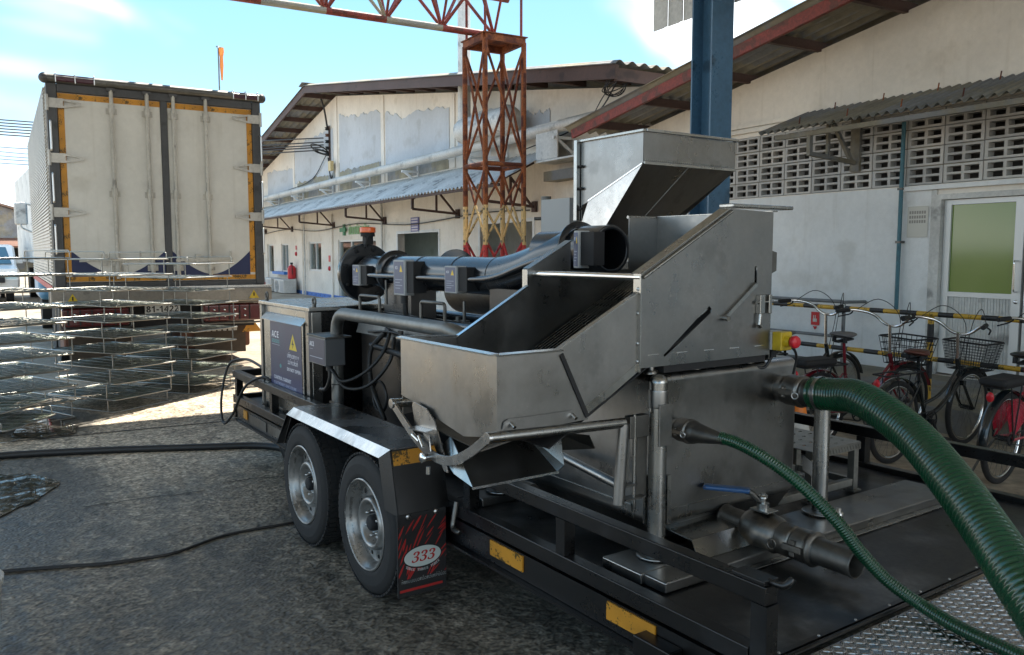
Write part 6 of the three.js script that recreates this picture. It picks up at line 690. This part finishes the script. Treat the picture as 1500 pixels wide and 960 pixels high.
  part('chassis', [B(0.8, 0.95, 0.75, 1.0, -8.4, -0.4), B(1.75, 1.9, 0.75, 1.0, -8.4, -0.4)], M.blackMatt, t); const cab = part('cab', [RB(0.15, 2.5, 0.6, 2.9, -8.6, -6.8, 0.12, 3)], mat(lin(0.10, 0.25, 0.40), { roughness: 0.35 }), t); part('wheel', [C([0.22, 0.5, -7.7], [0.5, 0.5, -7.7], 0.5, 26), C([2.1, 0.5, -7.7], [2.4, 0.5, -7.7], 0.5, 26)], M.rubber, t);
  part('wing_mirror', [RB(-0.15, 0.08, 2.05, 2.5, -8.3, -8.18, 0.04, 2), bent([[0.15, 2.45, -8.2], [-0.05, 2.5, -8.2], [-0.05, 2.0, -8.2], [0.15, 1.9, -8.2]], 0.018, 0.05, 8)], M.white, cab);
}
// ---------------------------------------------------------------- vehicles, house and pole far behind
{ const t = thing('pickup_truck', 'white pickup truck parked far behind the tray stacks', 'pickup', [-30.5, 0, -0.6]); const w = mat(lin(0.78, 0.78, 0.76), { roughness: 0.3, clearcoat: 0.6, clearcoatRoughness: 0.1 }); const prof = [[-2.6, 0.45], [2.35, 0.45], [2.45, 0.7], [2.4, 1.02], [1.35, 1.14], [0.62, 1.72], [-1.0, 1.76], [-1.25, 1.15], [-2.6, 1.12]];
  const g = plateZ(prof, -0.88, 1.76, [], 0.06); g.translate(-30.5, 0, -0.9); part('body', [g], w, t); part('windscreen', [slab([[-29.12, 1.16, -1.65], [-29.12, 1.16, -0.15], [-29.80, 1.66, -0.25], [-29.80, 1.66, -1.55]], 0.02)], mat(lin(0.05, 0.11, 0.14), { roughness: 0.05, clearcoat: 1 }), t); part('bonnet_scoop', [RB(-28.7, -28.4, 1.09, 1.15, -1.2, -0.6, 0.02, 1)], M.blackMatt, t); part('grille', [B(-28.03, -27.99, 0.62, 0.9, -1.4, -0.4)], M.blackMatt, t); part('roof_light', [RB(-30.4, -30.2, 1.765, 1.85, -1.3, -0.5, 0.02, 1)], M.blackMatt, t);
  for (const z of [-1.55, -0.25]) { part('headlight', [RB(-28.08, -27.98, 0.74, 0.92, z - 0.14, z + 0.14, 0.02, 1)], M.glass, t); for (const x of [-29.0, -32.1]) { const q = part('wheel', [C([x, 0.36, z - 0.1], [x, 0.36, z + 0.1], 0.36, 22)], M.rubber, t); part('rim', [C([x, 0.36, z - 0.11], [x, 0.36, z + 0.11], 0.22, 16)], M.rimSilver, q); } } part('door_mirror', [RB(-29.7, -29.6, 1.15, 1.32, -0.02, 0.18, 0.03, 1), RB(-29.7, -29.6, 1.15, 1.32, -1.98, -1.78, 0.03, 1)], w, t); }
{ const t = thing('delivery_lorry', 'blue and white lorry mostly hidden behind the box truck', 'lorry', [-27, 0, -2.6]); part('cargo_box', [B(-34, -27.4, 1.2, 3.95, -4.6, -2.15)], M.white, t); part('blue_band', [B(-27.399, -27.38, 1.9, 2.9, -4.55, -2.2)], M.blue, t); part('cab', [RB(-27.35, -25.9, 0.6, 2.6, -4.5, -2.25, 0.1, 2)], M.blue, t); part('wheel', [C([-26.6, 0.5, -4.4], [-26.6, 0.5, -2.3], 0.5, 20), C([-32, 0.5, -4.4], [-32, 0.5, -2.3], 0.5, 20)], M.rubber, t); }
{ const t = thing('roadside_house', 'low house with brown pitched roof far behind the pickup', 'house', [-74, 0, -2]); part('wall', [plateX([[6, 0], [-9, 0], [-9, 3.2], [-1.5, 5.4], [6, 3.2]], -70.2, 0.2)], mat(lin(0.42, 0.40, 0.37), { roughness: 0.9, map: tPatch }), t); part('body', [B(-82, -70.3, 0, 3.1, -9, 6)], M.plasterGrey, t); part('roof', [slab([[-69.6, 5.55, -1.5], [-82.5, 5.55, -1.5], [-82.5, 3.0, -9.8], [-69.6, 3.0, -9.8]], 0.15), slab([[-69.6, 5.55, -1.5], [-82.5, 5.55, -1.5], [-82.5, 3.0, 6.8], [-69.6, 3.0, 6.8]], 0.15)], mat(lin(0.30, 0.20, 0.15), { roughness: 0.9, map: tGrime }), t); part('porch_roof', [slab([[-70.0, 2.5, -10], [-70.0, 2.5, 7], [-66.5, 1.9, 7], [-66.5, 1.9, -10]], 0.1)], M.wood, t); for (const z of [-7, -3, 1, 5]) part('porch_post', [B(-66.8, -66.65, 0, 1.9, z, z + 0.15)], M.white, t); part('window', [B(-69.99, -69.95, 1.0, 1.8, -4.5, -3), B(-69.99, -69.95, 1.0, 1.8, 0, 1.5)], M.blackMatt, t); }
{ const t = thing('windsock', 'orange windsock hanging slack on a thin pole above the truck', 'windsock', [-41.8, 0, -11.5]); part('pole', [C([-41.85, 0, -11.48], [-41.85, 11.4, -11.48], 0.035, 8)], M.steelDull, t); part('ring', [new THREE.TorusGeometry(0.12, 0.018, 6, 16).rotateX(1.2).translate(-41.85, 11.45, -11.5)], M.steelDull, t); part('sock', [lathe([[0.12, 11.45], [0.13, 11.25], [0.08, 11.0], [0.09, 10.6], [0.06, 10.2], [0.04, 9.9]], [-41.85, 0, -11.62], [0, 1, 0], 14)], mat(lin(0.75, 0.28, 0.06), { roughness: 0.8, transmission: 0.3 }), t); }
for (let k = 0; k < 6; k++) single('power_line', [spline([[-54, 8.15 + k * 0.16, 14], [-53.2, 7.9 + k * 0.16, -4], [-53, 8.2 + k * 0.16, -24]], 0.035, 20, 5)], M.cable, 'distant power line low on the sky behind the truck, ' + ['lowest of six', 'second lowest', 'third lowest', 'third from top', 'second from top', 'topmost of six'][k], 'power line', [-53, 8, -4], 'distant power lines');

// ================================================================ stacks of drying trays
{
  const wire = mat(lin(0.50, 0.50, 0.48), { metalness: 1, roughness: 0.36, map: tGrime });
  const sheetTex = tex(N, N, i => { const v = 0.62 + 0.55 * (nB[i] - 0.5) + 0.5 * (nFine[i] - 0.5); return [v * 0.96, v, v * 0.92]; }, true, 0.7);
  const tMesh = tex(256, 256, (i, x, y) => { const gx = x % 8, gy = y % 8, b = nB[(y * 2 % N) * N + (x * 2 % N)]; return gx < 3 || gy < 3 || b > 0.51 ? 1 : 0; }, false, 0.36); const sheets = [mat(lin(0.60, 0.63, 0.55), { roughness: 0.42, map: sheetTex, alphaMap: tMesh, transparent: true, bumpMap: bFine, bumpScale: 0.012 }), mat(lin(0.50, 0.55, 0.50), { roughness: 0.38, map: sheetTex, alphaMap: tMesh, transparent: true, bumpMap: bFine, bumpScale: 0.012 })];
  const w = 0.94, d = 0.70, hx = w / 2, hz = d / 2;
  const rimG = join([bent([[-hx, 0, -hz], [hx, 0, -hz], [hx, 0, hz], [-hx, 0, hz]], 0.0075, 0.06, 7, true)]);
  const sheetG = s => { const g = new THREE.PlaneGeometry(w - 0.015, d - 0.015, 14, 10); g.rotateX(-Math.PI / 2); const p = g.attributes.position, r = mulberry(s); for (let i = 0; i < p.count; i++) { const x = p.getX(i) / hx, z = p.getZ(i) / hz; const e = Math.max(Math.abs(x), Math.abs(z)); p.setY(i, -0.022 * (1 - x * x) * (1 - z * z) + (e < 0.97 ? (r() - 0.5) * 0.008 : 0)); } g.computeVertexNormals(); return join([g]); };
  const SG = [1, 2, 3].map(sheetG), legs = [[-hx + 0.09, -hz], [hx - 0.09, -hz], [-hx + 0.09, hz], [hx - 0.09, hz]], legG = h => join([C([0, -h, 0], [0, 0.0, 0], 0.0055, 6)]), wires = []; for (let i = 1; i < 9; i++) wires.push(C([-hx + w * i / 9, 0.001, -hz], [-hx + w * i / 9, 0.001, hz], 0.0022, 5)); for (let i = 1; i < 5; i++) wires.push(C([-hx, 0.003, -hz + d * i / 5], [hx, 0.003, -hz + d * i / 5], 0.0022, 5)); const wireG = join(wires);
  const handleG = [-hz, hz].map(z => join([bent([[-hx + 0.05, 0, z], [-hx + 0.05, 0.07, z], [hx - 0.05, 0.07, z], [hx - 0.05, 0, z]], 0.005, 0.03, 7)]));
  const ord = ['lowest', 'second', 'third', 'fourth', 'fifth', 'sixth', 'seventh', 'eighth', 'ninth', 'tenth', 'eleventh'];
  const stacks = [['right hand stack', [-9.50, -2.12], 0.10, 0.142, 10, 0.62, 'drying trays in the right hand stack'], ['middle stack', [-8.92, -1.32], 0.12, 0.146, 10, 0.50, 'drying trays in the middle stack'], ['left hand stack', [-8.60, -0.42], 0.16, 0.143, 10, 0.36, 'drying trays in the left hand stack'], ['low pile at the left edge', [-8.02, -0.12], 0.10, 0.13, 2, 0.9, 'trays in the low pile at the left edge']];
  let s = 9; for (const [nm, [x, z], y0, dy, n, rot, grp] of stacks) { const r = mulberry(s++); for (let k = 0; k < n; k++) {
      const h = k ? dy : y0, top = k === n - 1 && n > 3; const t = thing('wire_tray', n > 3 ? `wire drying tray, ${top ? 'topmost and empty' : ord[k] + (k ? ' from the ground' : '')}, ${nm}` : `wire tray, ${k ? 'upper' : 'lower'} of the ${nm}`, 'tray', [x + (r() - 0.5) * 0.07, y0 + k * dy, z + (r() - 0.5) * 0.07], grp); offs.delete(t); t.rotation.set((r() - 0.5) * 0.015, rot + (r() - 0.5) * 0.14, (r() - 0.5) * 0.015);
      part('rim', null, wire, t, { ready: rimG }); if (!top) part('mesh_sheet', null, sheets[nm[0] === 'm' ? 1 : k % 2], t, { ready: SG[k % 3], label: 'grey green mesh sheet with drying product' }); part('cross_wires', null, wire, t, { ready: wireG }); const LG = legG(h - 0.004); for (const [lx, lz] of legs) { const l = part('leg', null, wire, t, { ready: LG }); l.position.set(lx, 0, lz); } if (top || n < 3) for (const hg of handleG) part('handle', null, wire, t, { ready: hg });
      if (!k) { const f = part('foot_frame', null, wire, t, { ready: rimG }); f.position.y = -h + 0.007; } } }
}

// ================================================================ bicycles
function bicycle(label, pos, turn, lean, o) {
  const t = thing('bicycle', label, 'bicycle', pos, 'bicycles parked against the walkway'); offs.delete(t); t.rotation.order = 'YXZ'; t.rotation.set(lean, turn, 0); // x forward, z to its right
  const Rw = 0.30, wb = 1.02, fm = o.frame, r = 0.014;
  const wheel = x => { const w = part('wheel', [new THREE.TorusGeometry(Rw - 0.02, 0.02, 10, 44).translate(x, Rw, 0)], M.rubber, t); part('rim', [new THREE.TorusGeometry(Rw - 0.043, 0.011, 6, 40).translate(x, Rw, 0)], M.chrome, w); const L = []; for (let k = 0; k < 28; k++) { const a = k / 28 * 6.2832, s = k % 2 ? 1 : -1, b = a + (k % 4 < 2 ? 0.5 : -0.5); L.push(C([x + 0.02 * Math.cos(b), Rw + 0.02 * Math.sin(b), s * 0.025], [x + (Rw - 0.045) * Math.cos(a), Rw + (Rw - 0.045) * Math.sin(a), 0], 0.0013, 4)); } part('spokes', L, M.steelDull, w); part('hub', [C([x, Rw, -0.045], [x, Rw, 0.045], 0.018, 12), C([x, Rw, -0.06], [x, Rw, 0.06], 0.008, 8)], M.blackMatt, w); return w; };
  wheel(0); wheel(wb);
  const fender = (x, a0, a1, m) => { const pos = [], idx = [], n = 26; for (let i = 0; i <= n; i++) { const a = a0 + (a1 - a0) * i / n; for (let j = 0; j <= 6; j++) { const q = -1.25 + 2.5 * j / 6, rr = Rw + 0.012 + 0.014 * Math.cos(q), zz = 0.03 * Math.sin(q); pos.push(x + rr * Math.cos(a), Rw + rr * Math.sin(a), zz); } } for (let i = 0; i < n; i++) for (let j = 0; j < 6; j++) { const a = i * 7 + j; idx.push(a, a + 1, a + 7, a + 1, a + 8, a + 7); } const g = new THREE.BufferGeometry(); g.setAttribute('position', new THREE.Float32BufferAttribute(pos, 3)); g.setIndex(idx); g.computeVertexNormals(); return part('mudguard', [g], m, t); };
  fender(0, 0.35, 3.45, o.guard); fender(wb, 0.3, 2.9, o.guard);
  const bb = [0.42, 0.27, 0], st = [0.29, 0.56, 0], ht = [0.80, 0.70, 0], hb = [0.855, 0.53, 0];
  part('frame', [C(bb, st, r, 12), C(st, [0.245, o.seat - 0.03, 0], 0.012, 10), C(hb, ht, 0.017, 12), bent([hb, [0.66, 0.36, 0], bb], 0.018, 0.16, 12), bent([[0.825, 0.62, 0], [0.62, 0.44, 0], [0.365, 0.39, 0]], 0.013, 0.16, 10), ...[-1, 1].flatMap(s => [C([0, Rw, s * 0.055], [0.42, 0.275, s * 0.03], 0.009, 8), C([0, Rw, s * 0.055], [0.285, 0.57, s * 0.016], 0.008, 8)])], fm, t);
  part('fork', [...[-1, 1].map(s => bent([[hb[0] + 0.004, hb[1] - 0.02, s * 0.035], [0.93, 0.40, s * 0.045], [wb, Rw, s * 0.045]], 0.011, 0.08, 8)), B(0.835, 0.875, 0.495, 0.53, -0.048, 0.048)], fm, t);
  const hy = o.bar, bar1 = part('handlebar', [C(ht, [0.775, hy - 0.09, 0], 0.012, 10), bent([[0.55, hy, -0.29], [0.67, hy + 0.01, -0.25], [0.79, hy - 0.02, -0.16], [0.80, hy - 0.10, -0.06], [0.80, hy - 0.105, 0.06], [0.79, hy - 0.02, 0.16], [0.67, hy + 0.01, 0.25], [0.55, hy, 0.29]], 0.011, 0.09, 10)], M.chrome, t);
  for (const s of [-1, 1]) { part('grip', [C([0.51, hy - 0.003, s * 0.30], [0.62, hy + 0.005, s * 0.267], 0.0165, 12)], M.rubber, bar1); part('brake_lever', [bent([[0.64, hy - 0.005, s * 0.25], [0.66, hy - 0.03, s * 0.285], [0.56, hy - 0.05, s * 0.32]], 0.006, 0.03, 6)], M.blackMatt, bar1); part('brake_cable', [spline([[0.66, hy, s * 0.25], [0.80, hy + 0.10, s * 0.14], [0.92, hy - 0.02, s * 0.03], [0.86, 0.60, s * 0.02]], 0.0032, 24, 5)], M.cable, bar1); }
  const sg = new THREE.SphereGeometry(1, 24, 14), sp = sg.attributes.position; for (let i = 0; i < sp.count; i++) { const x = sp.getX(i), y = sp.getY(i), z = sp.getZ(i), f = (x + 1) / 2, wd = 0.095 * (1 - smooth(0.25, 1, f) * 0.72); sp.setXYZ(i, x * 0.135, y * (y > 0 ? 0.028 : 0.022) + 0.018 * Math.pow(1 - f, 3), z * wd); } sg.computeVertexNormals(); sg.translate(0.255, o.seat, 0); part('saddle', [sg], o.saddle, t); part('saddle_spring', [C([0.20, o.seat - 0.05, -0.05], [0.20, o.seat - 0.01, -0.05], 0.016, 8), C([0.20, o.seat - 0.05, 0.05], [0.20, o.seat - 0.01, 0.05], 0.016, 8), bar([0.16, o.seat - 0.045, 0], [0.33, o.seat - 0.03, 0], 0.05, 0.012)], M.blackMatt, t);
  part('rear_rack', [...[-1, 1].flatMap(s => [C([-0.22, 0.655, s * 0.055], [0.24, 0.655, s * 0.055], 0.006, 6), C([0, Rw, s * 0.062], [-0.10, 0.652, s * 0.058], 0.005, 6), C([0, Rw, s * 0.062], [0.06, 0.652, s * 0.058], 0.005, 6)]), C([-0.22, 0.655, -0.055], [-0.22, 0.655, 0.055], 0.006, 6), C([0.0, 0.655, -0.055], [0.0, 0.655, 0.055], 0.005, 6), C([0.24, 0.655, -0.055], [0.24, 0.655, 0.055], 0.006, 6)], M.blackMatt, t);
  if (o.pad) part('rack_cushion', [RB(-0.25, 0.10, 0.662, 0.715, -0.085, 0.085, 0.024, 3)], M.blackMatt, t); part('tail_reflector', [new THREE.SphereGeometry(1, 12, 8).scale(0.014, 0.032, 0.024).translate(-0.255, 0.60, 0)], M.red, t);
  const cr = part('crank', [new THREE.TorusGeometry(0.075, 0.006, 6, 30).translate(bb[0], bb[1], 0.045), ...[0, 1, 2, 3, 4].map(k => C([bb[0], bb[1], 0.045], [bb[0] + 0.075 * Math.cos(k * 1.257), bb[1] + 0.075 * Math.sin(k * 1.257), 0.045], 0.006, 6)), C([bb[0], bb[1], -0.06], [bb[0], bb[1], 0.06], 0.018, 12), bar([bb[0], bb[1], 0.062], [bb[0] + 0.08, bb[1] - 0.13, 0.066], 0.012, 0.02), bar([bb[0], bb[1], -0.062], [bb[0] - 0.08, bb[1] + 0.13, -0.066], 0.012, 0.02)], M.blackMatt, t); part('pedal', [RB(bb[0] + 0.04, bb[0] + 0.125, bb[1] - 0.142, bb[1] - 0.122, 0.075, 0.15, 0.005, 1), RB(bb[0] - 0.125, bb[0] - 0.04, bb[1] + 0.122, bb[1] + 0.142, -0.15, -0.075, 0.005, 1)], M.blackMatt, cr); part('chain', [bar([0.02, Rw + 0.032, 0.045], [bb[0], bb[1] + 0.075, 0.045], 0.004, 0.008), bar([0.02, Rw - 0.032, 0.045], [bb[0], bb[1] - 0.075, 0.045], 0.004, 0.008), new THREE.TorusGeometry(0.034, 0.006, 6, 20).translate(0, Rw, 0.045)], M.blackMatt, t);
  if (o.guardPanel) part('chain_guard', [plateZ([[-0.02, 0.36], [0.46, 0.36], [0.50, 0.30], [0.46, 0.22], [-0.02, 0.26]], 0.052, 0.004)], fm, t);
  if (o.skirt) { const L = []; for (let k = 0; k < 16; k++) { const a = 0.55 + k * 0.10; L.push(C([0.06 * Math.cos(a), Rw + 0.06 * Math.sin(a), 0.048], [0.27 * Math.cos(a), Rw + 0.27 * Math.sin(a), 0.048], 0.004, 4)); } for (const q of [0.12, 0.18, 0.24]) L.push(new THREE.TorusGeometry(q, 0.004, 5, 20, 1.6).rotateZ(0.5).translate(0, Rw, 0.048)); part('skirt_guard', L, o.skirt, t); part('skirt_guard', L.map(g => g.clone().translate(0, 0, -0.096)), o.skirt, t); }
  part('kickstand', [bent([[0.02, Rw - 0.02, -0.06], [-0.02, 0.12, -0.13], [-0.03, 0.005, -0.17]], 0.008, 0.05, 7)], M.steelDull, t);
  if (o.basket) { const L = [], bx0 = 0.90, bx1 = 1.13, by0 = 0.60, by1 = 0.82, z0 = 0.12, z1 = 0.165; const P = (fx, fy, fz) => [bx0 + (bx1 - bx0) * fx + (fx - 0.5) * 0.06 * fy, by0 + (by1 - by0) * fy, (fz * 2 - 1) * (z0 + (z1 - z0) * fy)]; const m = o.basket === 'mesh' ? 14 : 7, q = o.basket === 'mesh' ? 0.0018 : 0.0032;
    for (let i = 0; i <= m; i++) { const f = i / m; for (const s of [0, 1]) { L.push(C(P(f, 0, s), P(f, 1, s), q, 4), C(P(s, 0, f), P(s, 1, f), q, 4)); } L.push(C(P(f, 0, 0), P(f, 0, 1), q, 4), C(P(0, 0, f), P(1, 0, f), q, 4)); } const ny = o.basket === 'mesh' ? 10 : 4; for (let j = 1; j <= ny; j++) { const f = j / ny; for (const s of [0, 1]) L.push(C(P(0, f, s), P(1, f, s), q, 4), C(P(s, f, 0), P(s, f, 1), q, 4)); } const b = part('basket', L, M.blackMatt, t, { label: o.basket === 'mesh' ? 'black wire mesh basket' : 'black plastic grid basket' }); part('basket_rim', [bent([P(0, 1, 0), P(1, 1, 0), P(1, 1, 1), P(0, 1, 1)], 0.007, 0.03, 6, true)], M.blackMatt, b); part('basket_stay', [C([0.86, 0.62, 0], [0.96, 0.60, 0], 0.008, 6), C([wb, Rw, 0.06], [1.05, 0.60, 0.09], 0.004, 6), C([wb, Rw, -0.06], [1.05, 0.60, -0.09], 0.004, 6)], M.blackMatt, b); }
  return t;
}
{
  const maroon = mat(lin(0.20, 0.012, 0.025), { roughness: 0.25, clearcoat: 0.7, clearcoatRoughness: 0.1, map: tGrime }), black = mat(lin(0.008, 0.012, 0.014), { roughness: 0.25, clearcoat: 0.7, clearcoatRoughness: 0.08 }), redP = mat(lin(0.42, 0.012, 0.035), { roughness: 0.3, clearcoat: 0.5 });
  const greyS = mat(lin(0.12, 0.12, 0.125), { roughness: 0.5 }), brownS = mat(lin(0.12, 0.035, 0.025), { roughness: 0.5, map: tGrime }), blackS = mat(lin(0.02), { roughness: 0.4 });
  bicycle('maroon bicycle with grey saddle and black grid basket behind the thick hose', [-3.74, 0, -5.38], Math.PI / 2 - 0.10, 0.04, { frame: maroon, guard: maroon, saddle: greyS, seat: 0.87, bar: 1.02, pad: true, basket: 'grid', skirt: redP });
  bicycle('black bicycle with brown saddle and wire mesh basket by the striped post', [-3.19, 0, -5.48], Math.PI / 2 + 0.0, 0.05, { frame: black, guard: black, saddle: brownS, seat: 0.78, bar: 0.99, basket: 'mesh' });
  bicycle('black and red bicycle with red rear reflector cut by the right edge', [-2.50, 0, -5.58], Math.PI / 2 + 0.05, 0.04, { frame: redP, guard: black, saddle: blackS, seat: 0.82, bar: 1.02, pad: true, skirt: redP });
  bicycle('black bicycle almost hidden behind the stainless tank, one grip showing', [-4.40, 0, -5.55], Math.PI / 2 - 0.05, 0.04, { frame: black, guard: black, saddle: blackS, seat: 0.82, bar: 1.06 });
}
{ const t = thing('traffic_cone', 'orange traffic cone glimpsed behind the far leg of the tank', 'cone', [-3.35, 0, -4.62]); part('cone', [lathe([[0.13, 0.03], [0.03, 0.62], [0.022, 0.63], [0.018, 0.62]], [-3.35, 0, -4.62], [0, 1, 0], 24)], mat(lin(0.75, 0.20, 0.02), { roughness: 0.5 }), t); part('base', [RB(-3.53, -3.17, 0.005, 0.035, -4.80, -4.44, 0.01, 1)], M.blackMatt, t); part('band', [lathe([[0.094, 0.25], [0.070, 0.39]], [-3.35, 0, -4.62], [0, 1, 0], 24)], M.white, t); }
renderer.render(scene, camera);
